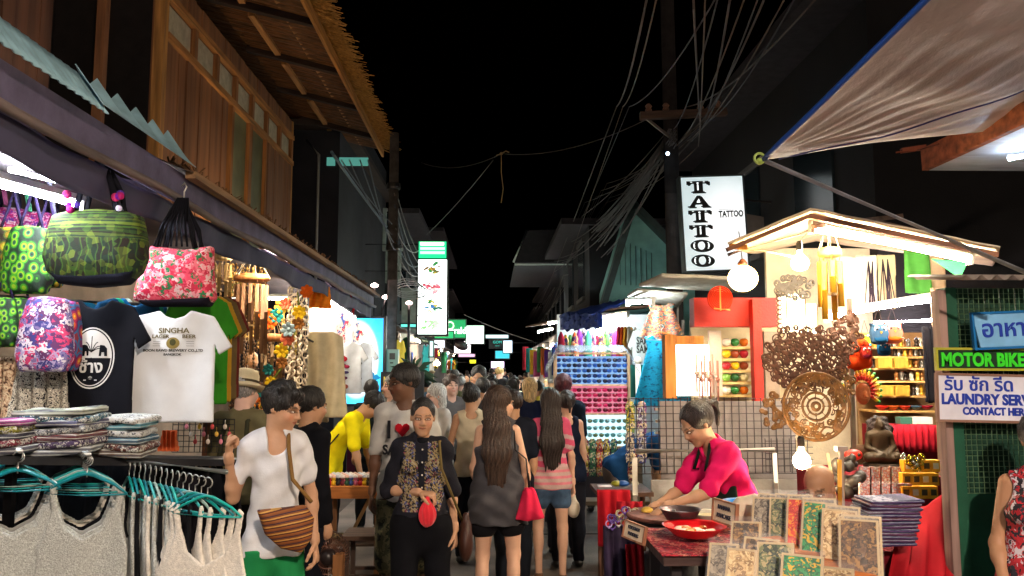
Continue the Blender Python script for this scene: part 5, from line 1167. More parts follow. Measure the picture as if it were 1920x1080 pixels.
q = P(810, 700, Y=16.5); b = MB(); b.tube([(q.x, q.y, 0), (q.x, q.y, q.z)], .03, 8); b.lathe([(.05, 0), (.07, .04), (.03, .06)], 10, (q.x, q.y, q.z)); solo(b, 'light_pole', mat('#a08868'), 'short pale post standing among the crowd under the warm lamp', 'post', None, True)
# ---------------- right side: tarp, canopy, green booth ----------------
A_, B_, C_, D_ = P(1432, 300, Y=3.3), P(1790, -50, Y=2.3), P(2700, -500, Y=2.3), P(1990, 225, Y=4.9)
def tf(u, v):   # u along A->D (lower edge), v along A->B (hem)
    p = A_ * ((1-u)*(1-v)) + D_ * (u*(1-v)) + C_ * (u*v) + B_ * ((1-u)*v)
    r_ = math.hypot(u, v) + .001; an = math.atan2(v, u)
    wv = .006 * math.sin(an * 34 + .8 * math.sin(r_ * 5)) * min(1, r_ * 5) * math.exp(-r_ * 1.1) + .004 * math.sin(an * 61 + 2 * r_) * min(1, r_ * 6) * math.exp(-r_ * 1.6) + .008 * math.sin(23 * v + 7 * u) * min(1, u * 4)
    return (p.x, p.y, p.z - .09 * math.sin(PI * min(1, u)) * math.sin(PI * min(1, v)) + wv)
TB = thing('tarpaulin', A_, 'large wrinkled blue violet tarpaulin stretched over the top right corner', 'tarpaulin')
b = MB(); b.sheet(tf, 150, 150, .004); at(b.build('sheet', mat('#c0b6b8', rough=.65, var=.12, scale=4, bump=.2, bscale=60, spec=.3), TB, True), TB)
b = MB(); b.tube([Vector(tf(0, v / 20)) + Vector((-.004, 0, 0)) for v in range(21)], .012, 6); at(b.build('hem', plas('#1c4aa0'), TB, True), TB)
b = MB(); b.tube([Vector(tf(.0 + t, t * .52)) + Vector((0, 0, -.012)) for t in np.linspace(.03, .6, 20)], .004, 5); at(b.build('seam', plas('#54549a'), TB, True), TB)
b = MB(); e = P(1935, 516, Y=3.4); a = P(1424, 297, Y=3.3); b.tube([a, e], .011, 8); solo(b, 'tarp_pole', metal('#b0aeb4', metal=.25), 'slanting metal pole propping the corner of the blue tarpaulin', 'pole', None, True)
b = MB(); b.tube([a + Vector((.022 * math.cos(t), 0, .022 * math.sin(t))) for t in np.linspace(0, 6.0, 14)], .006, 6); b.ball(a + Vector((0, 0, -.01)), .014); solo(b, 'tie_ring', plas('#8aa04a'), 'small greenish ring tying the tarpaulin corner to the pole', 'ring', None, True)
CN = thing('wooden_canopy', P(1733, 318, Y=4.9), 'canopy with a brown fascia board and pale lit ceiling at the right edge', 'canopy')
a0, a1 = P(1733, 300, Y=4.9), P(1960, 192, Y=3.9); h_ = .14
b = MB(); b.beam(a0, a1, .04, h_ * 1.0, (0, 0, 1)); at(b.build('fascia_board', wood('#8a4a2c', st=(.1, 1, 1)), CN), CN)
lo = [a0 + Vector((.02, .03, -.06)), a1 + Vector((.02, .03, -.06))]
c1 = P(2300, 318, Y=4.9); b = MB(); b.add([lo[0], lo[1], Vector((c1.x, lo[1].y, lo[1].z)), Vector((c1.x, 4.93, lo[0].z))] + [Vector(v) + Vector((0, 0, .03)) for v in (lo[0], lo[1], Vector((c1.x, lo[1].y, lo[1].z)), Vector((c1.x, 4.93, lo[0].z)))], [(3,2,1,0),(4,5,6,7),(0,1,5,4),(1,2,6,5),(2,3,7,6),(3,0,4,7)]); at(b.build('ceiling', mat('#b8c0cc', rough=.7, stretch=(.2, 1, 1), scale=20), CN), CN)
tube_light(P(1893, 296, Y=4.5), P(1990, 283, Y=4.2), 25, 'bluish tube light under the canopy at the right edge', '#d8ecff', .018, 'lit fluorescent tubes', False)
b = MB(); b.beam(P(1690, 283, Y=4.9), P(1735, 276, Y=4.9), .03, .03); b.tube([P(1680, 286, Y=4.85), P(1720, 282, Y=4.85), P(1760, 270, Y=4.6)], .006, 5); solo(b, 'frayed_rope', mat('#6a3018'), 'frayed red brown rope where the tarpaulin meets the canopy beam', 'rope')
# green mesh booth wall with signs
GY = 3.95
GB = thing('green_mesh_wall', (P(1775, 800, Y=GY).x, GY, 0), 'dark green boarded wall with wire mesh at the right edge', 'wall')
gx0, gx1 = P(1782, 800, Y=GY).x, P(2050, 800, Y=GY).x; gt = P(1800, 540, Y=GY).z; zm0, zm1 = P(1800, 820, Y=GY).z, P(1800, 790, Y=GY).z
m_gr = mat('#0c4a34', rough=.6, var=.3, scale=5, bump=.2)
b = MB()
for i in range(9): w_ = (gx1 - gx0) / 9; b.box((gx0 + i * w_ + .003, GY + .05, 0), (gx0 + (i + 1) * w_ - .003, GY + .07, gt))
at(b.build('boards', mat('#0a3a2a', rough=.6, var=.3, scale=5), GB), GB)
part('bottom_panel', (gx0, GY - .0, 0), (gx1, GY + .02, P(1800, 925, Y=GY).z), m_gr, GB)
b = MB(); z0, z1 = P(1800, 925, Y=GY).z, gt; n_ = 26; x_ = gx0 + .05
while x_ < gx1: b.tube([(x_, GY, z0), (x_, GY, z1)], .0022, 4); x_ += .026
z_ = z0
while z_ < z1: b.tube([(gx0 + .05, GY - .003, z_), (gx1, GY - .003, z_)], .0022, 4); z_ += .026
at(b.build('wire_mesh', metal('#6a8a68', metal=.5), GB), GB)
part('door_stile', (gx0, GY - .02, 0), (gx0 + .055, GY + .03, gt), m_gr, GB)
part('frame_post', (P(1767, 800, Y=GY).x, GY - .03, 0), (gx0 - .003, GY + .04, P(1770, 545, Y=GY).z), wood('#8a7068'), GB)
b = MB(); b.sheet(lambda u, v: (gx0 - .03 + (gx1 - gx0) * u, GY - .22 + .5 * v, gt + .03 + .06 * v + .012 * math.sin(u * 60)), 120, 2, .004); at(b.build('corrugated_edge', mat('#8a8078', metal=.3), GB, True), GB)
def board(px, py, w_, h_, Y, m, label, fm=None, tilt=0, name='sign_board', rz=0, fr=.012, poly=None):
    p = P(px, py, Y=Y); t = thing(name, p, label, 'sign', None, rz); t.rotation_euler = (0, tilt, rz)
    b = MB(); b.prism(poly or [(0, 0), (w_, 0), (w_, h_), (0, h_)], -.006, .006); b.build('panel', m, t)
    if fm:
        for lo, hi in (((-fr, -.012, -fr), (w_ + fr, .008, -.0005)), ((-fr, -.012, h_ + .0005), (w_ + fr, .008, h_ + fr)), ((-fr, -.012, -.0004), (-.0005, .008, h_ + .0004)), ((w_ + .0005, -.012, -.0004), (w_ + fr, .008, h_ + .0004))):
            b = MB(); b.box(lo, hi); b.build('frame', fm, t)
    return t
SY = GY - .09; k_ = SY / FPX
blue = plas('#1c3aa8', rough=.5)
t = board(1760, 786, 190 * k_, 82 * k_, SY, mat('#d8d8e4', rough=.5, var=.2, scale=5, bump=0), 'white sign with blue Thai and English lettering for a laundry service', plas('#8a6a5a'), R(1.2))
text('รับ ซัก รีด', .088, blue, t, (.2, -.009, .142), 'lettering', 'CENTER', .0015, squash=1.0)
text('LAUNDRY SERVICE', .070, blue, t, (.012, -.009, .076), 'lettering', 'LEFT', .0028, squash=.88)
text('CONTACT HERE', .050, blue, t, (.115, -.009, .026), 'lettering', 'LEFT', .002, squash=.86)
t = board(1758, 690, 190 * k_, 34 * k_, SY + .005, plas('#12301c', rough=.5), 'narrow dark board with bright green motor bike rental lettering', plas('#a8a83a'), R(.3))
text('MOTOR BIKE FOR RENT', .088, plas('#3ae02c', rough=.5), t, (.014, -.009, .012), 'lettering', 'LEFT', .0038, squash=.80)
t = board(1830, 652, 130 * k_, 62 * k_, SY - .02, mat('#7ab4e0', rough=.5, var=.2, scale=5, bump=0), 'light blue sign with dark blue Thai lettering above the motor bike board', plas('#1c6aa8'), R(-2.5), poly=[(.02, 0), (.35, 0), (.35, 62 * k_), (-.005, 62 * k_)])
text('อาหารตามสั่ง', .115, blue, t, (.03, -.009, .05), 'lettering', 'LEFT', .002, squash=.98)
# ---------------- tattoo sign ----------------
TY = 9.2; q0, q1 = P(1287, 508, Y=TY), P(1398, 334, Y=TY); W_, H_ = q1.x - q0.x, q1.z - q0.z
t = thing('tattoo_sign', q0, 'upright lit white sign with TATTOO in ornate stacked letters', 'sign'); t.rotation_euler = (0, R(-2.2), 0)
mg = bpy.data.materials.new('sign_glow'); mg.use_nodes = True; N = mg.node_tree.nodes; L = mg.node_tree.links; bs = N['Principled BSDF']; tc = N.new('ShaderNodeTexCoord'); mpn = N.new('ShaderNodeMapping'); gr = N.new('ShaderNodeTexGradient'); gr.gradient_type = 'SPHERICAL'
mpn.inputs['Location'].default_value = (-W_ * .75 / (W_ * .7), 0, -H_ * .45 / (W_ * .9)); mpn.inputs['Scale'].default_value = (1 / (W_ * .7), 1, 1 / (W_ * .9)); L.new(tc.outputs['Object'], mpn.inputs[0]); L.new(mpn.outputs[0], gr.inputs[0])
cr = N.new('ShaderNodeValToRGB'); cr.color_ramp.elements[0].color = (*lin('#a8bcc0'), 1); cr.color_ramp.elements[1].color = (1, 1, 1, 1); cr.color_ramp.elements[1].position = .8; L.new(gr.outputs[0], cr.inputs[0]); L.new(cr.outputs[0], bs.inputs['Emission Color']); bs.inputs['Emission Strength'].default_value = .5
b = MB(); b.box((0, 0, 0), (W_, .14, H_)); b.build('light_panel', mg, t)
for lo, hi in (((-.02, -.008, -.02), (W_ + .02, .15, -.001)), ((-.02, -.008, H_ + .001), (W_ + .02, .15, H_ + .02)), ((-.02, -.008, -.0008), (-.001, .15, H_ + .0008)), ((W_ + .001, -.008, -.0008), (W_ + .02, .15, H_ + .0008))):
    b = MB(); b.box(lo, hi); b.build('frame', plas('#3a4448'), t)
bki = plas('#0c1016'); wht = glow('#e8f0f0', .8)
def ornT(x, z, w, h, sc_, par):
    P1 = [(-.5, .5), (.5, .5), (.5, .18), (.42, .18), (.34, .34), (.17, .34), (.17, -.36), (.3, -.42), (.3, -.5), (-.3, -.5), (-.3, -.42), (-.17, -.36), (-.17, .34), (-.34, .34), (-.42, .18), (-.5, .18)]
    return P1
GA = [(-.07, .5), (.09, .5), (.42, -.38), (.5, -.4), (.5, -.5), (.1, -.5), (.1, -.4), (.17, -.38), (.12, -.2), (-.2, -.2), (-.26, -.38), (-.17, -.4), (-.17, -.5), (-.5, -.5), (-.5, -.4), (-.4, -.38)]
def letter(ch, cx, cz, w, h, par, lay=1.0):
    if ch == 'T': pl_ = ornT(0, 0, 0, 0, 0, 0)
    elif ch == 'A': pl_ = GA
    if ch in 'TA':
        b = MB(); b.prism([(cx + x * w, cz + z * h) for x, z in pl_], -.010, -.002); b.prism([(cx + x * w + .018, cz + z * h - .01) for x, z in pl_], -.006, -.0015); b.build('letter', bki, par)
        b = MB()
        if ch == 'T':
            for x in (-.36, .36): b.ball((cx + x * w * .8, -.0105, cz + .42 * h), (.05 * w, .002, .035 * h), 8)
            b.prism([(cx - .03 * w, cz + .2 * h), (cx + .03 * w, cz + .2 * h), (cx + .03 * w, cz - .3 * h), (cx - .03 * w, cz - .3 * h)][::-1], -.0125, -.0105)
            b.ball((cx, -.0105, cz + .32 * h), (.05 * w, .002, .06 * h), 8)
        else:
            b.prism([(cx + .01 * w, cz + .25 * h), (cx + .07 * w, cz - .1 * h), (cx - .10 * w, cz - .1 * h)], -.0125, -.0105)
        b.build('letter_inline', wht, par)
    else:
        b = MB(); n = 30
        def ring(rx, rz_, ix, iz, y, ox=0, oz=0):
            vs = [(cx + ox + rx * math.cos(2*PI*i/n), y, cz + oz + rz_ * math.sin(2*PI*i/n)) for i in range(n)] + [(cx + ox + ix * math.cos(2*PI*i/n), y, cz + oz + iz * math.sin(2*PI*i/n)) for i in range(n)]
            b.add(vs, [(i, i + n, (i + 1) % n + n, (i + 1) % n) for i in range(n)])
        ring(.5 * w, .5 * h, .16 * w, .36 * h, -.010); ring(.5 * w, .5 * h, .3 * w, .42 * h, -.005, .018, -.01); b.build('letter', bki, par)
        b = MB()
        for x in (-.33, .33): b.ball((cx + x * w, -.0115, cz), (.035 * w, .002, .2 * h), 8)
        for x in (-.3, .3): b.ball((cx + x * w, -.0115, cz + .24 * h), (.04 * w, .002, .035 * h), 6); b.ball((cx + x * w, -.0115, cz - .24 * h), (.04 * w, .002, .035 * h), 6)
        b.build('letter_inline', wht, par)
for i, ch in enumerate('TATTOO'): letter(ch, W_ * .265, H_ * (.895 - i * .158), W_ * .36, H_ * .125, t)
text('TATTOO', .098, bki, t, (W_ * .78, -.004, H_ * .565), 'lettering', 'CENTER', .004, squash=.72)
for z in (.555, .64): b = MB(); b.box((W_ * .58, -.004, H_ * z), (W_ * .98, -.001, H_ * z + .004)); b.build('rule', bki, t)
b = MB(); q = P(1400, 405, Y=TY); b.tube([(W_, .07, H_ * .75), (W_ + .35, .07, H_ * .72)], .018, 6); b.tube([(W_, .07, H_ * .2), (W_ + .35, .07, H_ * .2)], .018, 6); b.build('bracket', metal('#5a5450'), t)
b = MB(); b.add([P(1395, 400, Y=9.8), P(1450, 410, Y=9.8), P(1495, 470, Y=9.8), P(1400, 470, Y=9.8)], [(0, 3, 2, 1)]); b.add([P(1395, 400, Y=9.9), P(1450, 410, Y=9.9), P(1495, 470, Y=9.9), P(1400, 470, Y=9.9)], [(0, 1, 2, 3)]); solo(b, 'roof_gable', mat('#5a5048', rough=.9), 'grey brown roof slope behind the tattoo sign', 'roof')
# ---------------- souvenir stall ----------------
S = thing('souvenir_stall', (P(1580, 900, Y=6.2).x, 4.8, 0), 'open souvenir stall with a pale lit canopy roof on the right', 'stall')
f0, f1, f2 = P(1365, 458, Y=4.75), P(1520, 393, Y=4.75), P(1875, 466, Y=4.75)
r0, r1, r2 = P(1420, 476, Y=7.0), P(1530, 452, Y=7.0), P(1860, 500, Y=7.0)
def rfn(u, v):
    if u < .3: a, c, s_ = f0.lerp(f1, u / .3), r0.lerp(r1, u / .3), 0
    else: a, c = f1.lerp(f2, (u - .3) / .7), r1.lerp(r2, (u - .3) / .7)
    p = a.lerp(c, v); return (p.x, p.y, p.z + .002 * math.sin(u * 40) - .02 * math.sin(PI * v))
m_can = mat('#dcc4a0', rough=.8, var=.25, scale=5, bump=.4)
b = MB(); b.sheet(rfn, 60, 12, -.012); at(b.build('roof', m_can, S, True), S)
b = MB(); b.beam(f1 - Vector((0, -.03, .035)), f2 - Vector((0, -.03, .035)), .03, .03); b.beam(f0 - Vector((0, -.03, .03)), f1 - Vector((0, -.03, .035)), .03, .025); at(b.build('edge_batten', wood('#8a5a3c', st=(.1, 1, 1)), S), S)
b = MB(); q = P(1680, 420, Y=5.1); b.beam(P(1525, 425, Y=4.85), P(1690, 405, Y=5.3) , .03, .03); b.beam(P(1640, 415, Y=5.0), P(1870, 468, Y=5.3), .03, .02); at(b.build('rafter', wood('#7a5a44', st=(.1, 1, 1)), S), S)
part('back_wall', (P(1440, 600, Y=7.05).x, 7.05, 0), (P(1850, 600, Y=7.05).x + .3, 7.1, 2.9), mat('#d8c8a8', rough=.9, var=.12), S)
b = MB(); b.beam((P(1590, 700, Y=5.3).x, 5.3, 0), P(1592, 560, Y=5.3), .025, .025); at(b.build('front_post', metal('#8a7a6a'), S), S)
b = MB(); b.beam((P(1755, 700, Y=5.6).x, 5.6, 0), P(1752, 540, Y=5.6), .04, .04); at(b.build('side_post', wood('#8a7058'), S), S)
q = P(1530, 428, Y=4.9); q2 = P(1812, 484, Y=5.1); tube_light(q, q2, 130, 'brightest fluorescent tube under the souvenir stall roof', '#fff2dc', .029)
tube_light(P(1556, 594, Y=5.6), P(1752, 560, Y=5.7), 90, 'second bright tube light above the owl purses', '#fff4e4', .024)
tube_light(P(1640, 605, Y=6.6), P(1755, 600, Y=6.7), 60, 'short tube light behind the owl purses', '#fff0ff', .016, fix=False)
bulb(P(1500, 492, Y=4.9), 150, 'very bright bare bulb hanging under the souvenir stall roof', '#ffe8b8', .055, P(1520, 430, Y=4.9))
t = thing('halo_globe_lamp', P(1393, 522, Y=5.6), 'round glowing lamp left of the bare bulb, globe enlarged to imitate its halo', 'lamp')  # globe made larger so its glow stands for the lamp's halo
b = MB(); b.ball((0, 0, 0), (.105, .105, .095), 20); b.build('globe', glow('#ffcf80', 11), t, True)
b = MB(); b.lathe([(.03, .088), (.035, .11), (.012, .14)], 12); b.build('cap', plas('#6a3a20'), t, True); b = MB(); b.tube([(0, 0, .12), (-.02, 0, .34)], .004, 5); b.build('cord', plas('#3a2a20'), t)
bulb(P(1503, 862, Y=4.6), 110, 'bare bulb glowing low beside the seated man and the wire rack', '#ffe2b0', .05)
# cables under the roof
for i, (pp, c) in enumerate((([P(1385, 470, Y=5), P(1440, 455, Y=5), P(1500, 440, Y=4.95), P(1522, 428, Y=4.9)], '#6a5a50'), ([P(1380, 466, Y=5), P(1430, 470, Y=5), P(1490, 482, Y=4.95)], '#c8a880'), ([P(1365, 478, Y=5), P(1400, 465, Y=5)], '#8a6a5a'))):
    b = MB(); b.tube(pp, .006 if i < 2 else .012, 5); solo(b, 'lamp_cable', plas(c), ['dark cable running under the canopy to the bright tube', 'pale cable drooping to the bare bulb under the canopy', 'short rod poking out at the canopy left corner'][i], 'cable', None, True)
b = MB(); b.beam(P(1368, 462, Y=4.8), P(1400, 464, Y=4.8), .03, .03); solo(b, 'wooden_block', wood('#d88a2c'), 'orange wooden block under the left corner of the canopy', 'block')
# towels & cloths at the back top
def cloths(px, py, w_, h_, Y, m, label, name='hanging_cloth', grp='cloths hung at the top of the souvenir stall', sd=1, fr=40):
    p = P(px, py, Y=Y); ww = w_ * Y / FPX; hh = h_ * Y / FPX; fo = lambda X, Z: .012 * np.sin(X * fr + sd + 2 * np.sin(Z * 3))
    o = slab([[(-ww / 2, 0), (-ww / 2, -hh), (ww / 2, -hh), (ww / 2, 0)]], vox=.014, thick=.012, fold=fo).build(name, m, None); o.location = p; return tag(o, label, 'cloth', grp)
for i, (px, py, w_, h_, c, lab) in enumerate(((1592, 480, 50, 105, '#d8d0b8', 'white towel hanging right of the bamboo chime'), (1622, 478, 40, 110, '#e0d8c0', 'second white towel behind the dark tassels'), (1660, 478, 36, 105, '#c8b890', 'cream cloth between the dark tassels and the green cloth'), (1718, 468, 52, 85, '#5aa84a', 'light green cloth at the top right of the souvenir stall'), (1756, 480, 28, 80, '#c8a88a', 'tan cloth at the far right end under the roof'))):
    cloths(px, py, w_, h_, 6.3 + .04 * i, cloth(c), lab, sd=i)
b = MB(); b.add([P(1745, 485, Y=5.4), P(1815, 492, Y=5.3), P(1800, 522, Y=5.3)], [(0, 2, 1)]); b.add([P(1745, 485, Y=5.41), P(1815, 492, Y=5.31), P(1800, 522, Y=5.31)], [(0, 1, 2)]); solo(b, 'green_flap', cloth('#2c8a4a'), 'dark green cloth corner hanging at the right end of the stall roof', 'cloth')
for i, px in enumerate((1628, 1636, 1655, 1664)):
    b = MB(); a = P(px, 486 if i > 1 else 490, Y=5.9)
    for j in range(7): b.tube([a, a + Vector((random.uniform(-.05, .05), 0, -.38))], .004, 4)
    solo(b, 'tassel', cloth('#241a24'), 'dark fringed tassel hanging before the white towels, %s from the left' % ordn(i), 'tassel', 'tassels in the souvenir stall')
chime(1556, 482, 5.2, .075, .40, 7, wood('#c8901c', var=.35), 'large yellow bamboo wind chime hanging in the souvenir stall', '#c89a50', .021)
# lanterns and lattice
for i, (px, py, w_, h_) in enumerate(((1487, 622, 36, 70), (1518, 625, 22, 55))):
    p = P(px, py, Y=5.7); ww, hh = w_ * 5.7 / FPX, h_ * 5.7 / FPX; t = thing('paper_lantern', p, 'glowing %s paper lantern under the carved lattice' % ['wide', 'narrow'][i], 'lantern', 'paper lanterns')
    b = MB(); b.box((-ww / 2, -ww / 2, 0), (ww / 2, ww / 2, hh)); b.build('paper_shade', glow('#fff0c0', 3.2), t)
    for x in (-1, 1): b = MB(); b.box((x * ww / 2 - .004, -ww / 2 - .006, 0), (x * ww / 2 + .004, -ww / 2 - .001, hh)); b.build('strut', wood('#6a4a20'), t)
def carved(px, py, rx, rz_, Y, f2, m, label, vox=.0046, name='wood_carving', rz=0, relief=None):
    o = slab(None, bb=[(-rx, -rz_), (rx, rz_)], vox=vox, thick=.007, soft=.002, f2=f2, fold=relief).build(name, m, None); place(o, P(px, py, Y=Y), rz); return tag(o, label, 'wood carving', 'carved wooden wall panels')
# tile sd for filigree: curls = rings of varied centres
def curls(rx, rz_, n, seed, rr=(.018, .04), w_=.0055, edge=.02):
    rs_ = np.random.RandomState(seed); cs = []
    tries = 0
    while len(cs) < n and tries < 9000:
        tries += 1; x, z = rs_.uniform(-rx, rx), rs_.uniform(-rz_, rz_); r_ = rs_.uniform(*rr)
        if (x / (rx - r_ * .6)) ** 2 + (z / (rz_ - r_ * .6)) ** 2 > 1: continue
        if all((x - a) ** 2 + (z - b_) ** 2 > (r_ + c) ** 2 * .3 for a, b_, c in cs): cs.append((x, z, r_))
    def f(X, Z):
        d = np.full(X.shape, 1.0)
        for x, z, r_ in cs:
            rad = np.hypot(X - x, Z - z); an = np.arctan2(Z - z, X - x)
            d = np.minimum(d, np.abs(rad - r_) - w_); d = np.minimum(d, np.maximum(np.abs(rad - r_ * .45 * (1 + .5 * np.sin(an + x * 50))) - w_ * .8, rad - r_))
        return d
    return f, cs
rngs = lambda X, Z, cx, cz, r_, w_: np.abs(np.hypot(X - cx, Z - cz) - r_) - w_
fA, _c = curls(.285, .22, 150, 3, (.014, .03), .0042)
def shapeA(X, Z):
    d = fA(X, Z); d = np.minimum(d, rngs(X, Z, -.1, 0, .115, .007)); d = np.minimum(d, rngs(X, Z, .13, .02, .10, .006)); return d
m_carv = wood('#4a2a16', st=(1, 1, 1), scale=40, var=.5); m_carv2 = mat('#5a3a12', rough=.5, var=.5, scale=30, metal=.1)
rel = lambda X, Z: .005 * np.sin(X * 60) * np.sin(Z * 55)
carved(1513, 672, .30, .235, 5.0, shapeA, m_carv, 'large brown filigree wood carving with twin circles in the souvenir stall')
fB, _c = curls(.205, .205, 90, 9, (.012, .022), .0034)
def shapeB(X, Z):
    rad = np.hypot(X, Z); an = np.arctan2(Z, X); d = fB(X, Z); d = np.where(rad < .1, 1.0, d)
    for r_, w_ in ((.205, .009), (.185, .004), (.085, .008), (.05, .006), (.022, .01)): d = np.minimum(d, np.abs(rad - r_) - w_)
    d = np.minimum(d, np.maximum(np.abs(rad - .155 * (1 + .12 * np.cos(8 * an))) - .007, 0 * rad - 1)); d = np.minimum(d, np.maximum(np.abs(np.sin(4 * an)) * rad - .007, np.abs(rad - .07) - .03)); return d
carved(1530, 762, .22, .22, 4.9, shapeB, m_carv2, 'round golden carved wheel panel hanging above the low bulb', relief=lambda X, Z: -.006 * np.cos(np.hypot(X, Z) * 60))
fC, _c = curls(.13, .11, 26, 21, (.014, .024)); 
carved(1585, 625, .13, .16, 5.15, curls(.12, .15, 30, 22, (.014, .026))[0], m_carv, 'small brown filigree carving upper right of the twin circle panel', relief=rel)
carved(1452, 770, .10, .12, 5.3, curls(.10, .12, 24, 31, (.012, .022))[0], m_carv2, 'small golden carving beside the wire rack, left of the wheel panel', relief=rel)
carved(1576, 720, .10, .13, 5.2, curls(.10, .13, 26, 41, (.012, .024))[0], m_carv2, 'small golden filigree carving right of the wheel panel', relief=rel)
carved(1490, 538, .15, .09, 5.6, curls(.15, .09, 26, 55, (.016, .026))[0], mat('#4a443c', rough=.6), 'grey filigree lattice strip above the paper lanterns', relief=rel)
b = MB(); a, c = P(1455, 625, Y=5.65), P(1472, 555, Y=5.65)
for i in range(9): b.tube([(a.x + .03 + .02 * math.cos(t), a.y, a.z + .02 + i * .033 + .016 * math.sin(t)) for t in np.linspace(0, 6.28, 9)], .005, 5)
solo(b, 'lattice_strip', wood('#6a3a2c'), 'narrow vertical strip of carved rings left of the lanterns', 'wood carving')
# red stall with pot shelves
RS = thing('pot_shelf', (P(1380, 740, Y=6.4).x, 6.4, 0), 'red framed shelf unit holding rows of glazed pots', 'shelf')
part('top_fascia', (P(1302, 600, Y=6.2).x, 6.2, P(1302, 612, Y=6.2).z), (P(1455, 560, Y=6.2).x, 6.35, P(1302, 558, Y=6.2).z), mat('#b82418', rough=.6, var=.15), RS)
part('red_post', (P(1410, 740, Y=6.18).x, 6.1, 0), (P(1426, 740, Y=6.18).x, 6.19, P(1410, 562, Y=6.18).z), mat('#c82a1c', rough=.6, var=.15), RS)
part('side_board', (P(1429, 640, Y=6.3).x, 6.25, 0), (P(1455, 640, Y=6.3).x, 6.4, P(1430, 622, Y=6.3).z), mat('#8a7a68'), RS)
part('back_board', (P(1296, 640, Y=6.8).x, 6.8, 0), (P(1470, 640, Y=6.8).x, 6.85, P(1400, 600, Y=6.8).z), mat('#c8b48c', rough=.8), RS)
shy = [650, 672, 694, 716, 740]
for y in shy: part('shelf_board', (P(1350, y, Y=6.4).x, 6.4, P(1350, y, Y=6.4).z - .02), (P(1440, y, Y=6.4).x, 6.75, P(1350, y, Y=6.4).z), mat('#d8b878', rough=.7), RS)
pcs = [('white', '#e0d8c8'), ('red', '#a82030'), ('cream', '#d8d0a0'), ('green', '#2c7a3a'), ('yellow', '#d8b01c'), ('light green', '#7ab04a'), ('orange', '#d8701c'), ('brown red', '#8a3a20'), ('deep green', '#1c5a2c')]
n_ = 0
for r_, y in enumerate(shy):
    for c_, px in enumerate((1362, 1378, 1395, 1436)):
        nm, c = pcs[(r_ * 4 + c_ * 3 + (r_ > 1) * 2) % 9]
        b = MB(); b.lathe([(.018, 0), (.034, .02), (.037, .038), (.028, .056), (.016, .062), (.012, .058)], 14)
        solo(b, 'glazed_pot', mat(c, rough=.18, bump=0, spec=.6), '%s glazed pot, %s from the left on the %s shelf of the red unit' % (nm, ordn(c_), ['top', 'second', 'middle', 'fourth', 'lowest'][r_]), 'pot', 'glazed pots', True, tuple(P(px, y - 1, Y=6.45)))
t = thing('wicker_fan', P(1350, 560, Y=5.9), 'round red woven fan hanging on the left of the pot shelves', 'fan'); b = MB()
for r_ in np.linspace(.01, .092, 7): b.tube([(r_ * math.cos(a), 0, r_ * math.sin(a)) for a in np.linspace(0, 6.29, 26)], .0062, 5)
b.build('woven_disc', cloth('#b8301c'), t, True); b = MB(); b.tube([(0, -.008, -.09), (0, -.008, .09)], .006, 5); b.tube([(-.05, -.01, -.075), (.07, -.01, -.085)], .007, 5); b.build('handle', wood('#c88a50'), t)
# bright wall, meters on the pole, wood frame, floor lamp
t = thing('light_box', P(1300, 742, Y=6.35), 'brightly glowing white display box behind the wire rack', 'light box'); b = MB(); ww = 62 * 6.35 / FPX; hh = 95 * 6.35 / FPX
b.box((-ww / 2, 0, 0), (ww / 2, .1, hh)); b.build('glowing_panel', glow('#fff4e0', 3.4), t); b = MB(); b.box((-ww / 2 - .09, -.02, -.02), (-ww / 2 - .004, .1, hh + .08)); b.build('side_frame', wood('#d88a40'), t)
b = MB(); b.box((-ww / 2 - .0, -.02, hh + .003), (-ww / 2 + .22, .1, hh + .07)); b.build('top_frame', wood('#d88a40'), t)
b = MB(); p0, p1 = P(1332, 742, Y=6.34), P(1352, 620, Y=6.34); b.box((p0.x, 6.34, p0.z), (p1.x, 6.37, p1.z)); solo(b, 'display_board', mat('#d8d0c4', rough=.6), 'pale wall panel lit up between the meters and the pot shelves', 'panel')
for i in range(9):
    q = P(1306 + i * 5, 700 + (i % 3) * 6, Y=6.28); b = MB(); b.tube([(0, 0, 0), (0, 0, -.3 - .05 * (i % 3))], .009, 5); b.ball((0, 0, -.15), .018, 6); solo(b, 'bead_string', plas(['#c8a090', '#d8c8c0', '#b87a6a'][i % 3]), 'string of pale beads on the bright panel, %s from the left' % ordn(i), 'beads', 'bead strings on the bright panel', True, tuple(q + Vector((0, 0, .15))))
for i, (px, py) in enumerate(((1292, 646), (1292, 685))):
    t = thing('electric_meter', P(px, py, Y=9.4), ['upper round glass electricity meter on the right pole', 'lower round glass electricity meter on the right pole'][i], 'meter', 'electricity meters'); b = MB(); b.box((-.065, .02, -.11), (.065, .08, .11)); b.build('case', plas('#9aa8a0'), t)
    b = MB(); b.lathe([(.058, 0), (.06, .05), (.05, .08), (.001, .082)], 18, (0, .02, .02), Matrix.Rotation(PI / 2, 3, 'X')); b.build('glass_dome', plas('#d8e0d8', rough=.1), t, True); b = MB(); b.box((-.04, -.068, .0), (.04, -.064, .05)); b.build('dial', plas('#3a3a34'), t)
b = MB(); b.tube([P(1281, 600, Y=9.35), P(1279, 740, Y=9.35)], .02, 6); b.tube([P(1271, 560, Y=9.35), P(1270, 740, Y=9.35)], .012, 6); solo(b, 'conduit', plas('#8a8880'), 'pale electric conduit running down the right pole beside the meters', 'conduit')
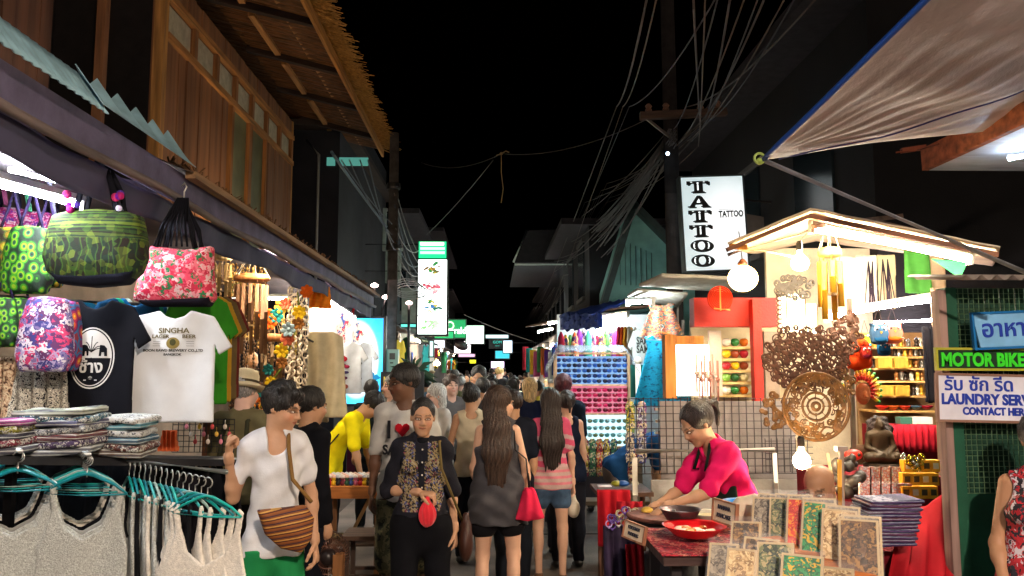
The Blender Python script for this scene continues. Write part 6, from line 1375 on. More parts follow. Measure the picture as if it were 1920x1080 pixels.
# canopies at centre right
def sheet4(a, b_, c, d, th=.03, wob=.01, n=14):
    m = MB(); m.sheet(lambda u, v: tuple((a * (1-u) * (1-v) + b_ * u * (1-v) + c * u * v + d * (1-u) * v) + Vector((0, 0, wob * math.sin(u * 25) * math.sin(v * 11)))), n, n, th); return m
solo(sheet4(P(1198, 532, Y=7.6), P(1242, 512, Y=7.2), P(1420, 520, Y=7.2), P(1400, 545, Y=8.4)), 'white_canopy', mat('#a8a08e', rough=.7, var=.15), 'small white flat canopy beside the lower end of the tattoo sign', 'canopy', None, True)
solo(sheet4(P(1176, 552, Y=8.4), P(1195, 540, Y=8.0), P(1290, 548, Y=8.0), P(1270, 572, Y=9)), 'white_canopy', mat('#a09a8e', rough=.7, var=.15), 'lower grey white canopy just left of the right utility pole', 'canopy', None, True)
solo(sheet4(P(1048, 592, Y=11), P(1110, 588, Y=9.5), P(1180, 560, Y=9.2), P(1125, 572, Y=12), wob=.03), 'blue_tarp', mat('#1c3a8a', rough=.5, var=.25), 'sagging dark blue tarp over the t-shirt stalls right of the lane', 'tarpaulin', None, True)
solo(sheet4(P(1050, 618, Y=10.5), P(1125, 612, Y=9.2), P(1126, 590, Y=9.3), P(1050, 590, Y=10.7), wob=.04), 'blue_tarp', mat('#16307a', rough=.5, var=.25), 'hanging front flap of the dark blue tarp', 'tarpaulin', None, True)
solo(sheet4(P(985, 612, Y=20), P(1130, 578, Y=12.5), P(1240, 570, Y=12.5), P(1060, 600, Y=21), wob=.02), 'tin_roof', mat('#5a4030', rough=.9, var=.4), 'long rusty tin roof over the far right stalls', 'roof', None, True)
for i in range(4):
    b = MB(); y = 13 + i * 5.5; b.sheet(lambda u, v: (1.75 + 1.3 * u, y + 5 * v, 2.55 + .35 * u + .02 * math.sin(v * 30)), 4, 20, .02); solo(b, 'stall_awning', mat(['#3a6a6a', '#2c3c6a', '#6a6a64', '#4a3a3a'][i], rough=.8), '%s stall awning far down the right side, %s from the front' % (['greenish', 'navy', 'grey', 'brown'][i], ordn(i)), 'awning', 'far right awnings', True)
for i in range(4):
    b = MB(); y = 14.5 + i * 6; b.sheet(lambda u, v: (-1.75 - 1.3 * u, y + 5 * v, 2.6 + .3 * u + .02 * math.sin(v * 30)), 4, 20, .02); solo(b, 'stall_awning', mat(['#4a4a4e', '#2a4a3c', '#5a4c44', '#3a3a4a'][i], rough=.8), '%s stall awning far down the left side, %s from the front' % (['grey', 'green', 'tan', 'slate'][i], ordn(i)), 'awning', 'far left awnings', True)
tube_light(P(1178, 567, Y=8.5), P(1222, 566, Y=7.8), 90, 'cold white tube light over the t-shirts beside the turquoise dress', '#eafcff', .03)
tube_light(P(1115, 597, Y=12), P(1175, 590, Y=11), 80, 'cool tube light under the blue tarp', '#eafaff', .025)
tube_light(P(1030, 606, Y=17), P(1060, 603, Y=14.5), 90, 'distant tube light above the scarf stall', '#e8fff8', .03)
tube_light(P(1010, 622, Y=22), P(1035, 617, Y=18.5), 90, 'farther tube light deep on the right side', '#f0fff8', .03)
bulb(P(1124, 622, Y=11), 90, 'warm bare bulb above the sunglasses rack', '#ffd8a0', .06)
bulb(P(1068, 600, Y=15), 40, 'small bulb under the greenish far awning', '#e8ffe0', .06)
# bright strip windows of far stalls, and hanging goods both sides
for i in range(7):
    y = 17 + i * 4.2
    tube_light((1.6, y, 2.5), (1.65, y + 1.5, 2.5), 110, 'tube light in the far right stalls, %s from the front' % ordn(i), ['#fff0d8', '#e8f4ff', '#fff4ea'][i % 3], .02, 'tube lights of the far right stalls')
    if i < 5: tube_light((-1.75, y + 1, 2.5), (-1.8, y + 2.5, 2.5), 100, 'tube light in the far left stalls, %s from the front' % ordn(i), ['#fff0d8', '#ffe0c0', '#e8f8ff'][i % 3], .02, 'tube lights of the far left stalls')
gcol = [('red', '#a82a3a'), ('orange', '#d8783a'), ('teal', '#2a8a8a'), ('purple', '#6a3a8a'), ('yellow', '#d8b83a'), ('white', '#c8c8c4'), ('pink', '#c85a8a'), ('navy', '#2a3a6a'), ('green', '#3a7a4a')]
for side in (1, -1):
    for i in range(22):
        y = 13.5 + i * (1.15 if side > 0 else 1.35); nm, c = gcol[(i * 4 + (side > 0)) % 9]
        inst(ME_TEE2 if i % 3 else MESK, 'garment', cloth(c), '%s garment hung along far %s stalls, %s from the near end' % (nm, 'right' if side > 0 else 'left', ordn(i) if i < 20 else ['last but one', 'last'][i - 20]), 'garment', 'garments hung along the far stalls', (side * ((1.5 if side > 0 else 1.7) + random.uniform(0, .35)), y, 2.35 + random.uniform(-.15, .2)), R(random.uniform(-40, 40) + 90), (1, 1, random.uniform(.8, 1.2)))
for side in (1, -1):
    for i in range(6):
        y = 14 + i * 4; b = MB(); b.box((side * 1.75 if side > 0 else -2.6, y, .0), (2.6 if side > 0 else -1.75, y + 3.4, .78)); b.box((side * 1.7 if side > 0 else -2.65, y - .05, .785), (2.65 if side > 0 else -1.7, y + 3.45, .82)); solo(b, 'stall_table', cloth(['#6a2a3a', '#3a4a6a', '#5a4a3a'][i % 3]), 'cloth covered table of the far %s stalls, %s from the near end' % ('right' if side > 0 else 'left', ordn(i)), 'table', 'far stall tables')
# scarves and t-shirts behind the sunglasses
for i in range(16):
    px = 1052 + i * 8.5; nm, c = [('maroon', '#7a1c3a'), ('orange', '#d86a3a'), ('teal', '#3a9a9a'), ('gold', '#c8a03a'), ('violet', '#7a3a9a'), ('pink', '#d86a9a'), ('green', '#5a9a5a'), ('white', '#d8d0c8')][(i * 3) % 8]
    p = P(px, 622 + 6 * math.sin(i), Y=11.3 + .15 * (i % 3)); b = MB(); b.lathe([(.012, 0), (.045, -.08), (.06, -.45), (.05, -.48)], 8); o = solo(b, 'scarf', mat(c, kind='floral', scale=16, cols=[c, c, '#e8d8b8', c, '#3a2a5a'], dist=2) if i % 2 else cloth(c), '%s scarf in the row above the sunglasses rack, %s from the left' % (nm, ordn(i)), 'scarf', 'scarves above the sunglasses rack', True, tuple(p))
for i in range(10):
    nm, c = gcol[(i * 2) % 9]; p = P(985 + 7 * i, 650 + 3 * (i % 4), Y=15 - .35 * i); inst(MESK, 'scarf', cloth(c), '%s hanging cloth of the clothes stall beyond the sunglasses rack, %s from the left' % (nm, ordn(i)), 'scarf', 'hanging cloths beyond the rack', p, R(60), (.6, 1, 1.1))
for i, (px, c, nm) in enumerate(((1165, '#c82a3a', 'red'), (1171, '#d8501c', 'orange red'), (1177, '#e0982c', 'orange'), (1184, '#c8b8a0', 'beige'))):
    inst(ME_TEE2, 'tshirt', cloth(c), '%s t-shirt edge in the rail left of the SAME SAME shirt' % nm, 't-shirt', 't-shirts on the right rail', P(px, 612, Y=9.6), R(60), (.7, 1, .95))
t = tee(1207, 616, 9.0, (.62, 1, .95), cloth('#d0d0cc'), 'white t-shirt printed SAME SAME hanging left of the turquoise dress', None, R(-5)); text('SAME', .13, ink, t, (0, -.03, -.19), 'lettering', 'CENTER', .003, squash=.9); text('SAME', .13, ink, t, (0, -.03, -.29), 'lettering', 'CENTER', .003, squash=.9)
inst(ME_DRESS, 'dress', mat('#1090b8', kind='speck', scale=26, cols=['#1098c0', '#10a0c8', '#0c88b0', '#0a4a70'], rough=.8), 'long turquoise dress on a hanger beside the right utility pole', 'dress', None, P(1240, 628, Y=8.2), R(4), (1.05, 1, .72))
inst(ME_DRESS, 'dress', mat('#8a4a3a', kind='floral', scale=30, cols=['#b8502c', '#2a6a6a', '#d88a4a', '#8a2a2a', '#3a5a5a'], dist=2, rough=.8), 'orange and green flowered dress hanging above the turquoise one', 'dress', None, P(1240, 568, Y=8.5), R(-4), (.85, 1, .38))
o = hanger(P(1240, 624, Y=8.15), R(3), plas('#c8782c'), 'orange hanger at the neck of the turquoise dress', None, 1)
b = MB(); p0, p1 = P(1179, 745, Y=8.8), P(1217, 684, Y=8.8); b.box((p0.x, 8.8, p0.z), (p1.x, 8.83, p1.z)); solo(b, 'green_board', plas('#1c6a5a'), 'teal green board below the SAME SAME shirt', 'board')
b = MB(); q = P(1196, 680, Y=8.6); b.tube([(q.x, 8.6, 0), (q.x, 8.6, q.z)], .03, 8); b.ball((q.x, 8.6, q.z + .02), .045); solo(b, 'white_post', plas('#d8c8b0'), 'cream post in front of the teal green board', 'post', None, True)
b = MB(); p0, p1 = P(1045, 700, Y=12.2), P(1262, 590, Y=12.2); b.box((p0.x, 12.2, 0), (p1.x, 12.25, p1.z)); solo(b, 'reflector_panel', mat('#c0ccd0', rough=.8), 'pale panel added behind the sunglasses rack to catch the tube light', 'panel')  # pale reflector added to brighten the area behind the scarves
b = MB(); b.box((1.9, 13.4, 0), (1.95, 44, 2.9)); solo(b, 'far_stall_wall', mat('#a89c90', rough=.9, var=.3, scale=2), 'long pale back wall of the far right stalls', 'wall')
b = MB(); b.box((-2.3, 19.2, 0), (-2.25, 44, 2.9)); solo(b, 'far_stall_wall', mat('#8a8480', rough=.9, var=.3, scale=2), 'long grey back wall of the far left stalls', 'wall')
# ---------------- sunglasses rack ----------------
GYD = 8.7; gx = GYD / FPX
x0, x1 = P(1044, 800, Y=GYD).x, P(1176, 800, Y=GYD).x; zt, zb = P(1100, 668, Y=GYD).z, P(1100, 836, Y=GYD).z
G = thing('sunglasses_rack', ((x0 + x1) / 2, GYD, 0), 'tall lit rack of sunglasses wrapped in clear plastic on top', 'display rack')
def gp(name, lo, hi, m): return part(name, lo, hi, m, G)
zr1, zr2 = P(1100, 722, Y=GYD).z, P(1100, 776, Y=GYD).z
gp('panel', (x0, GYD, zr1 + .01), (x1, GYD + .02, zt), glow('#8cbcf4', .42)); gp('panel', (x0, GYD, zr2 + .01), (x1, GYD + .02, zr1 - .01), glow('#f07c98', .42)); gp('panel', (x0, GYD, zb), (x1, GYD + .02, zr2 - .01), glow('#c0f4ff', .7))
m_gf = wood('#c8a07a', st=(1, 1, .1))
for xx in (x0 - .03, x1): gp('side_post', (xx, GYD - .07, 0), (xx + .03, GYD + .06, zt + .02), m_gf)
for zz in (zt + .021, zr1 - .009, zr2 - .009, zb - .021): gp('shelf', (x0 + .001, GYD - .06, zz), (x1 - .001, GYD + .05, zz + .018), m_gf)
b = MB(); b.sheet(lambda u, v: (x0 - .12 + (x1 - x0 + .24) * u, GYD - .18 + .35 * v, zt + .05 + .07 * math.sin(PI * v) + .012 * math.sin(u * 31) * math.cos(v * 9) - (.28 * (max(0, .14 - u) + max(0, u - .86)) * 6)), 40, 16, .002)
mpl = mat('#c8d8e8', rough=.12, bump=.6, bscale=22, alpha=.28, spec=.8); at(b.build('plastic_cover', mpl, G, True), G)
b = MB(); b.ball((-.033, 0, 0), (.029, .006, .021), 10); LZ1 = b; b = MB(); b.ball((-.033, -.002, 0), (.028, .006, .021), 10); b.ball((.033, -.002, 0), (.028, .006, .021), 10); ME_LENS = b.mesh('lens', True)
b = MB(); b.tube([(-.062, 0, .012), (-.03, -.004, .022), (0, 0, .012), (.03, -.004, .022), (.062, 0, .012)], .0035, 5); b.tube([(-.062, 0, .012), (-.06, .06, .01)], .003, 4); b.tube([(.062, 0, .012), (.06, .06, .01)], .003, 4); ME_FRM = b.mesh('frame', True)
def glasses(p, m1, m2, label, grp):
    t = thing('sunglasses', p, label, 'sunglasses', grp); inst(ME_LENS, 'lenses', m1, parent=t); inst(ME_FRM, 'frame', m2, parent=t)
lb = [plas('#16285a', rough=.1), plas('#1c4a9a', rough=.1), plas('#101830', rough=.1)]; lr = [plas('#8a1030', rough=.1), plas('#c01c50', rough=.1), plas('#5a0c20', rough=.1)]; lc = [plas('#4a8a8a', rough=.1), plas('#8ab0b0', rough=.1), plas('#6a7a5a', rough=.1)]
def grid(z0, z1, rows, cols, lm, nm, grp, xs=x0, xe=x1):
    for r_ in range(rows):
        for c_ in range(cols):
            x = xs + (xe - xs) * (c_ + .5) / cols; z = z1 - (z1 - z0) * (r_ + .6) / rows
            if P(0, 0, Y=1) is None: pass
            glasses((x + random.uniform(-.004, .004), GYD - .04, z), lm[(r_ + c_) % 3], plas('#0c1020' if nm == 'blue' else '#3a0c1c' if nm == 'red' else '#3a4a4a'), '%s sunglasses, %s from the left in the %s row of the %s panel' % (nm, ordn(c_), ordn(r_), {'blue': 'top', 'red': 'middle', 'clear': 'lowest'}[nm]), grp)
grid(zr1 + .02, zt - .01, 5, 7, lb, 'blue', 'blue sunglasses on the rack'); grid(zr2 + .02, zr1 - .02, 5, 7, lr, 'red', 'red sunglasses on the rack'); grid(zb + .01, zr2 - .03, 4, 6, lc, 'clear', 'clear sunglasses on the rack')
gp('lower_panel', (x0, GYD, .45), (x1, GYD + .02, zb - .03), plas('#3a3438')); gp('bench', (x0 - .3, GYD - .1, .38), (x1 + .3, GYD + .4, .42), wood('#7a6048', st=(.1, 1, 1)))
SOLE = [(-.035, .0), (-.045, .06), (-.036, .14), (-.045, .22), (-.03, .27), (0, .28), (.03, .27), (.045, .22), (.036, .14), (.045, .06), (.035, 0), (0, -.01)]
ME_SOLE = slab([SOLE], vox=.007, thick=.009).mesh('sole'); b = MB(); b.tube([(-.035, 0, .12), (-.015, -.03, .19), (0, -.012, .235), (.015, -.03, .19), (.035, 0, .12)], .006, 5); ME_STR = b.mesh('strap', True)
def sandal(px, py, Y, s_, c, c2, label, grp, up=True):
    t = thing('flip_flop', P(px, py, Y=Y), label, 'flip-flop', grp); t.scale = (s_,) * 3; t.rotation_euler = (0, 0 if up else PI, random.uniform(-.2, .2)); inst(ME_SOLE, 'sole', mat(c, kind='floral', scale=28, cols=[c, c2, c, '#2a2a4a', '#d8c8a8'], dist=2, rough=.6), parent=t); inst(ME_STR, 'strap', plas(c2), parent=t)
for i in range(12):
    c = ['#3a3a8a', '#8a2a3a', '#3a6a4a', '#c8a03a', '#5a3a7a', '#2a5a7a'][i % 6]; sandal(1084 + (i % 6) * 13.5, 893 if i < 6 else 865, 8.3 + .04 * (i >= 6), .85, c, ['#c83a3a', '#d8c83a', '#3a8a5a'][i % 3], 'patterned flip-flop below the sunglasses rack, %s from the left in the %s row' % (ordn(i % 6), 'lower' if i < 6 else 'upper'), 'flip-flops below the sunglasses')
# ---------------- wire grid rack with fence ----------------
WY = 6.03
W1 = thing('wire_rack', (P(1320, 800, Y=WY).x, WY, 0), 'large grey wire grid rack behind the food seller', 'wire rack')
def mesh_grid(xa, xb, za, zb_, Y, st, r_, m, root, name='wire_mesh'):
    b = MB(); x = xa
    while x <= xb + 1e-4: b.tube([(x, Y, za), (x, Y, zb_)], r_, 4); x += st
    z = za
    while z <= zb_ + 1e-4: b.tube([(xa, Y - .005, z), (xb, Y - .005, z)], r_, 4); z += st
    at(b.build(name, m, root), root)
m_w = metal('#3a3236', metal=.3, rough=.5)
mesh_grid(P(1168, 0, Y=WY).x, P(1462, 0, Y=WY).x, P(1300, 888, Y=WY).z, P(1300, 745, Y=WY).z, WY, .0555, .0035, m_w, W1)
mesh_grid(P(1400, 0, Y=WY).x, P(1482, 0, Y=WY).x, P(1400, 885, Y=WY - .1).z, P(1400, 822, Y=WY - .1).z, WY - .1, .045, .003, m_w, W1)
b = MB(); b.box((P(1222, 0, Y=6.08).x, 6.06, 0), (P(1460, 0, Y=6.08).x, 6.08, P(1300, 752, Y=6.08).z)); solo(b, 'grey_partition', mat('#8a8280', rough=.8, var=.15), 'plain grey partition board behind the wire grid rack', 'partition')
b = MB(); b.tube([P(1192, 1000, Y=5.9), P(1190, 858, Y=5.9)], .02, 8); b.tube([P(1192, 846, Y=5.9), P(1452, 843, Y=5.9)], .018, 8); b.tube([P(1452, 850, Y=5.9), P(1458, 962, Y=5.9)], .018, 8); solo(b, 'barrier_frame', plas('#c0b8ac'), 'white tube frame of a barrier in front of the wire rack', 'barrier', None, True)
b = MB(); a = P(1205, 0, Y=6.0); b.box((P(1205, 0, Y=6).x, 6.0, .2), (P(1462, 0, Y=6).x, 6.02, P(1300, 900, Y=6).z)); solo(b, 'lower_board', mat('#a09a94', rough=.8, var=.15), 'pale board closing the lower part of the barrier', 'board')
for i, (px, py, c, c2) in enumerate(((1182, 812, '#6a8a4a', '#c8b83a'), (1204, 812, '#7a4a8a', '#c8c8d8'), (1182, 868, '#2a4a7a', '#c8c0b0'), (1204, 868, '#4a4a8a', '#b8b8c8'), (1186, 900, '#8a2a2a', '#d8c8a0'))):
    sandal(px, py, 6.1, .86, c, c2, ['green paisley', 'violet', 'blue round patterned', 'indigo', 'dark red'][i] + ' flip-flop hung on the left end of the wire rack', 'flip-flops on the wire rack')
for i in range(9):
    q = P(1240 + (i % 3) * 16, 768 + (i // 3) * 22, Y=6.6); b = MB(); b.box((-.05, 0, -.01), (.06, .05, .015)); solo(b, 'steel_tray', metal('#d8c8b8', rough=.25), 'small shiny tray behind the wire grid, row %s, place %s' % (['one', 'two', 'three'][i // 3], ['one', 'two', 'three'][i % 3]), 'tray', 'shiny trays behind the wire grid', False, tuple(q))
# ---------------- food cart ----------------
FC = thing('food_cart', (P(1300, 1000, Y=4.0).x, 4.0, 0), 'low dark food cart with a round griddle and red cloth top', 'food cart')
zc = 1.095; tx0, tx1 = P(1215, 1000, Y=3.9).x, P(1410, 1000, Y=3.9).x
part('table_top', (tx0, 3.55, zc - .14), (tx1, 4.2, zc - .10), wood('#3a2420', st=(.1, 1, 1)), FC)
b = MB(); b.sheet(lambda u, v: (tx0 - .01 + (tx1 - tx0 + .02) * u, 3.53 + .6 * v, zc - .09 + .004 * math.sin(u * 30) * math.sin(v * 22)), 30, 14, .004); at(b.build('red_cloth', mat('#8a1c2c', kind='floral', scale=40, cols=['#a01c2c', '#7a1c30', '#b82a3a', '#5a1c2c', '#c87a6a'], dist=2, rough=.8), FC, True), FC)
for x in (tx0 + .05, tx0 + .3, tx1 - .1): 
    for y in (3.62, 4.1): part('leg', (x, y, 0), (x + .045, y + .045, zc - .145), mat('#1c1618'), FC)
part('side_panel', (tx0 + .1, 3.7, .1), (tx1 - .05, 3.72, .5), mat('#2c1a1c'), FC)
gc = P(1262, 965, Y=4.45)
t = thing('griddle', (gc.x, gc.y, gc.z - .02), 'wide round black griddle with food pieces in front of the seller', 'griddle')
b = MB(); b.lathe([(.10, -.17), (.20, -.12), (.245, .0), (.25, .02), (.235, .02), (.225, .0), (.01, -.005)], 36); b.build('pan', mat('#181214', rough=.5, metal=.3), t, True)
b = MB(); b.lathe([(.25, .008), (.258, .018), (.25, .028), (.24, .026)], 36); b.build('rim', wood('#7a4a3c', st=(1, 1, 1)), t, True)
b = MB(); b.lathe([(.18, -gc.z + .02), (.18, -.2), (.1, -.175)], 20); b.build('stove', mat('#2a2224', rough=.6), t, True)
for i in range(46):
    a = random.uniform(0, 2 * PI); r_ = .2 * math.sqrt(random.random()); b = MB(); b.ball((0, 0, 0), (random.uniform(.012, .028), random.uniform(.01, .02), random.uniform(.006, .014)), 8)
    o = solo(b, 'food_piece', mat(['#c89a4a', '#8a6a3a', '#b8a878', '#5a6a3a', '#d8c088', '#7a5a44'][i % 6], rough=.4), 'small piece of frying food on the round griddle', 'food', 'food pieces frying on the griddle', True, (gc.x + r_ * math.cos(a), gc.y + r_ * math.sin(a), gc.z - .01))
for i, (dx, c) in enumerate(((-.13, '#d8b048'), (-.05, '#e0b850'), (.0, '#d8a840'), (.06, '#c8a048'))):
    b = MB(); b.ball((0, 0, 0), (.035, .03, .022), 10); solo(b, 'fried_snack', mat(c, rough=.5, bump=.6), 'yellow fried snack heaped at the back of the griddle, %s from the left' % ordn(i), 'snack', 'yellow fried snacks', True, (gc.x + dx, gc.y + .06, gc.z + .012))
def bowl(px, py, Y, r_, h_, m, label, inner=None, name='bowl'):
    t = thing(name, P(px, py, Y=Y), label, 'bowl'); b = MB(); b.lathe([(r_ * .6, 0), (r_ * .65, .004), (r_, h_), (r_ * 1.04, h_ + .004), (r_ * .96, h_ - .002), (r_ * .6, .008), (.001, .007)], 28); b.build('shell', m, t, True)
    if inner: b = MB(); b.lathe([(r_ * .82, h_ * .62), (r_ * .5, h_ * .72), (.001, h_ * .75)], 24, cap=False); b.build('contents', inner, t, True)
    return t
bowl(1276, 978, 4.05, .10, .06, metal('#6a5a5c'), 'metal bowl with a ladle handle between griddle and red tray', mat('#4a3a44', rough=.3)); b = MB(); q = P(1268, 976, Y=4.0); b.beam(q, P(1263, 955, Y=3.98), .018, .006); solo(b, 'ladle', metal('#d8d8d8'), 'bright ladle handle standing in the metal bowl', 'ladle')
bowl(1325, 975, 4.15, .10, .035, plas('#b8b0a0'), 'shallow pale dish behind the red tray', mat('#c8c090', rough=.4))
t = bowl(1302, 1004, 3.82, .145, .045, plas('#d8121c', rough=.3), 'big round red plastic tray with food pieces', None, 'red_tray')
for i in range(22):
    a = random.uniform(0, 2 * PI); r_ = .095 * math.sqrt(random.random()); q = P(1302, 1004, Y=3.82); b = MB(); b.ball((0, 0, 0), (random.uniform(.015, .03), random.uniform(.012, .02), .012), 8); solo(b, 'food_piece', mat(['#e0b070', '#e8d8c0', '#d87a3a', '#e8e0d0'][i % 4], rough=.4), 'pale piece of food lying in the red tray', 'food', 'food pieces in the red tray', True, (q.x + r_ * math.cos(a), q.y + r_ * math.sin(a) * .9, q.z + .022))
bowl(1388, 966, 4.12, .085, .07, plas('#1c7ac0', rough=.3), 'blue plastic bowl behind the white bag', None)
F = slab([[(-.13, 0), (-.15, .05), (-.09, .13), (.0, .15), (.14, .05), (.15, 0)]], vox=.01, thick=.015, bulge=.04, fold=folds(.01, 20, 9)); o = F.build('plastic_bag', mat('#c8b8a0', rough=.4), None); o.location = P(1420, 985, Y=3.9); tag(o, 'white plastic bag lying behind the print rack', 'bag')
def psign(px0, py0, px1, py1, px2, py2, px3, py3, Y0, Y1, lines, label):
    a, b_, c, d = P(px0, py0, Y=Y0), P(px1, py1, Y=Y1), P(px2, py2, Y=Y1), P(px3, py3, Y=Y0); x = (b_ - a); W_ = x.length; z = (d - a); H_ = z.length; x.normalize(); z = (z - x * z.dot(x)).normalized(); y = z.cross(x)
    t = thing('price_sign', a, label, 'sign', 'small lettered signs of the food cart'); t.matrix_world = Matrix.Translation(a) @ Matrix((x, y, z)).transposed().to_4x4()
    b = MB(); b.box((0, 0, 0), (W_, .01, H_)); b.build('board', mat('#d8c0a0', rough=.6, var=.08), t)
    for lo, hi in (((-.008, -.006, -.008), (W_ + .008, .012, -.0005)), ((-.008, -.006, H_ + .0005), (W_ + .008, .012, H_ + .008)), ((-.008, -.006, -.0004), (-.0005, .012, H_ + .0004)), ((W_ + .0005, -.006, -.0004), (W_ + .008, .012, H_ + .0004))): b = MB(); b.box(lo, hi); b.build('frame', wood('#8a5a40'), t)
    for i, (s_, sz) in enumerate(lines): text(s_, sz, plas('#2c2c3a', rough=.6), t, (W_ / 2, -.003, H_ * (.62 - .42 * i)), 'lettering', 'CENTER', .0002, squash=.8)
psign(1337, 973, 1378, 987, 1381, 950, 1339, 936, 3.75, 3.6, (('BANANA', .028), ('PANCAKE', .028)), 'upright cream sign with two lines of dark lettering beside the blue bowl')
psign(1169, 1004, 1205, 1019, 1209, 992, 1174, 977, 3.95, 3.8, (('COCONUT', .024), ('PUDDING', .024)), 'cream two line sign at the front left corner of the food cart')
# red and purple cloths left of the cart
def drape(px, py, w_, h_, Y, m, label, sd, name='draped_cloth'):
    p = P(px, py, Y=Y); b = MB(); ww, hh = w_ * Y / FPX, h_ * Y / FPX
    b.sheet(lambda u, v: (p.x - ww / 2 + ww * u, p.y + .03 * math.sin(u * 17 + sd) * (.3 + v) - .05 * v, p.z - hh * v * (1 + .12 * math.sin(u * 9 + sd))), 30, 16, .006); return solo(b, name, m, label, 'cloth', 'cloths around the food cart', True)
drape(1150, 918, 60, 90, 5.9, cloth('#a01420'), 'bright red cloth draped over the small table left of the cart', 1); drape(1180, 940, 46, 70, 5.6, cloth('#8a1420'), 'dark red cloth hanging beside the white post', 2)
drape(1163, 985, 62, 105, 4.6, mat('#241430', kind='plain', var=.5, scale=9, rough=.8), 'dark purple fringed cloth hanging at the left front of the cart', 3); drape(1190, 1020, 34, 80, 4.35, cloth('#8a1018'), 'red cloth strip hanging below the coconut sign', 4)
b = MB(); q = P(1150, 917, Y=6.1); b.box((q.x - .14, 5.92, q.z - .03), (q.x + .27, 6.4, q.z)); b.tube([(q.x - .1, 6.1, 0), (q.x - .1, 6.1, q.z - .03)], .02, 6); b.tube([(q.x + .22, 6.1, 0), (q.x + .22, 6.1, q.z - .03)], .02, 6); solo(b, 'small_table', wood('#5a3c2c'), 'small wooden table under the red cloth beside the wire rack', 'table')
for i, (dx, c, nm, r_) in enumerate(((-.06, '#e8e0e8', 'white paper slip', 0), (.08, '#1c4a8a', 'dark blue dish', .05), (.17, '#d8d8c8', 'white egg shaped box', .03), (.03, '#8a8a2a', 'olive green cloth roll', .04))):
    b = MB(); q = P(1150, 914, Y=6.0); (b.ball((0, 0, .02), (r_, r_, .022), 12) if r_ else b.box((-.05, -.04, 0), (.05, .04, .006))); solo(b, 'table_item', plas(c), '%s on the small red table' % nm, 'goods', 'things on the small red table', True, (q.x + dx, 6.05, q.z + .002))
for i in range(26):
    q = P(1140 + random.uniform(0, 55), 968 + random.uniform(-12, 18), Y=4.55 + random.uniform(-.05, .05)); b = MB(); b.tube([(.018 * math.cos(t_), 0, .018 * math.sin(t_)) for t_ in np.linspace(0, 6.28, 9)], .004, 5); b.ball((0, 0, -.02), .007, 6); solo(b, 'bracelet', plas(['#b8a0d8', '#d8d0c0', '#6a4a9a', '#c8b88a'][i % 4], rough=.2), 'shiny bracelet or earring in the heap at the left front of the cart', 'jewellery', 'heap of bracelets on the purple cloth', True, tuple(q))
# ---------------- goods in the souvenir stall ----------------
OWL = [(-.10, -.09), (-.115, .02), (-.095, .10), (-.11, .15), (-.06, .125), (0, .13), (.06, .125), (.11, .15), (.095, .10), (.115, .02), (.10, -.09), (.05, -.12), (-.05, -.12)]
ME_OWL = slab([OWL], vox=.009, thick=.02, bulge=.03, brange=.06).mesh('purse')
def owl(px, py, Y, s_, c, c2, label):
    t = thing('owl_purse', P(px, py, Y=Y), label, 'purse', 'owl shaped purses'); s_ *= .56; t.scale = (s_,) * 3; inst(ME_OWL, 'body', cloth(c), parent=t)
    for sx in (-1, 1):
        b = MB(); b.lathe([(.001, .05), (.034, .052), (.038, .045), (.038, .0)][::-1], 16, (sx * .042, 0, .07), Matrix.Rotation(PI / 2, 3, 'X')); o = b.build('eye', plas('#e8e8e4'), t, True); b = MB(); b.ball((sx * .04, -.054, .068), (.013, .006, .016), 8); b.build('pupil', plas('#101018'), o, True)
    b = MB(); b.ball((0, -.046, -.05), (.085, .012, .045), 12); b.build('belly', cloth(c2), t, True); b = MB(); b.prism([(-.014, .04), (.014, .04), (0, .01)][::-1], -.07, -.045); b.build('beak', plas('#d89a2c'), t); b = MB(); b.tube([(-.06, 0, .13), (0, 0, .34), (.06, 0, .13)], .005, 5); b.build('strap', cloth('#4a3a3a'), t)
owl(1648, 628, 5.2, .95, '#3a5a7a', '#1c5a8a', 'blue grey owl purse hanging left of the coral owl'); owl(1674, 626, 5.25, .98, '#d8705a', '#e0681c', 'coral and orange owl purse with white eyes'); owl(1622, 640, 5.35, .75, '#c8d02c', '#3aa0b8', 'yellow green owl purse with a blue belly'); owl(1624, 662, 5.25, .6, '#c83a2c', '#8a1c3a', 'small red owl purse below the yellow green one'); owl(1657, 654, 5.3, .7, '#1c6a9a', '#0c3a5a', 'small deep blue owl purse below the blue grey one')
F = Field(.009)
for i in range(16): F.ell((random.uniform(-.05, .06), random.uniform(-.02, .02), random.uniform(-.1, .1)), random.uniform(.02, .045), None, .02)
o = F.build('dragon_toy', cloth('#d8400c'), None); o.location = P(1610, 672, Y=5.3); tag(o, 'bright orange cloth dragon toy hanging by the stall post', 'toy')
t = thing('painted_mask', P(1618, 738, Y=5.4), 'carved face mask with a rainbow feather headdress beside the post', 'mask'); F = Field(.007); F.ell((0, 0, 0), (.05, .035, .075)); F.cone((0, -.035, .01), (0, -.05, -.02), .009, .012, None, 1, .01)
for sx in (-1, 1): F.ell((sx * .02, -.045, .02), (.014, .014, .008), None, .008, 1)
F.ell((0, -.034, -.042), (.022, .008, .006), None, .005); F.build('face', mat('#b8683a', rough=.5), t)
for k_, c in enumerate(('#c82a1c', '#e0801c', '#e8c81c', '#3a8a3a')):
    b = MB(); r_ = .075 + .02 * k_
    for i in range(17):
        a = -.5 + (PI + 1.0) * i / 16; b.ball((r_ * math.cos(a), .01 + .006 * k_, .02 + r_ * 1.15 * math.sin(a)), (.012, .008, .018), 6, Matrix.Rotation(-a + PI / 2, 3, 'Y'))
    b.build('headdress_row', mat(c, rough=.6), t, True)
shx0, shx1 = P(1640, 700, Y=6.3).x, P(1738, 700, Y=6.3).x
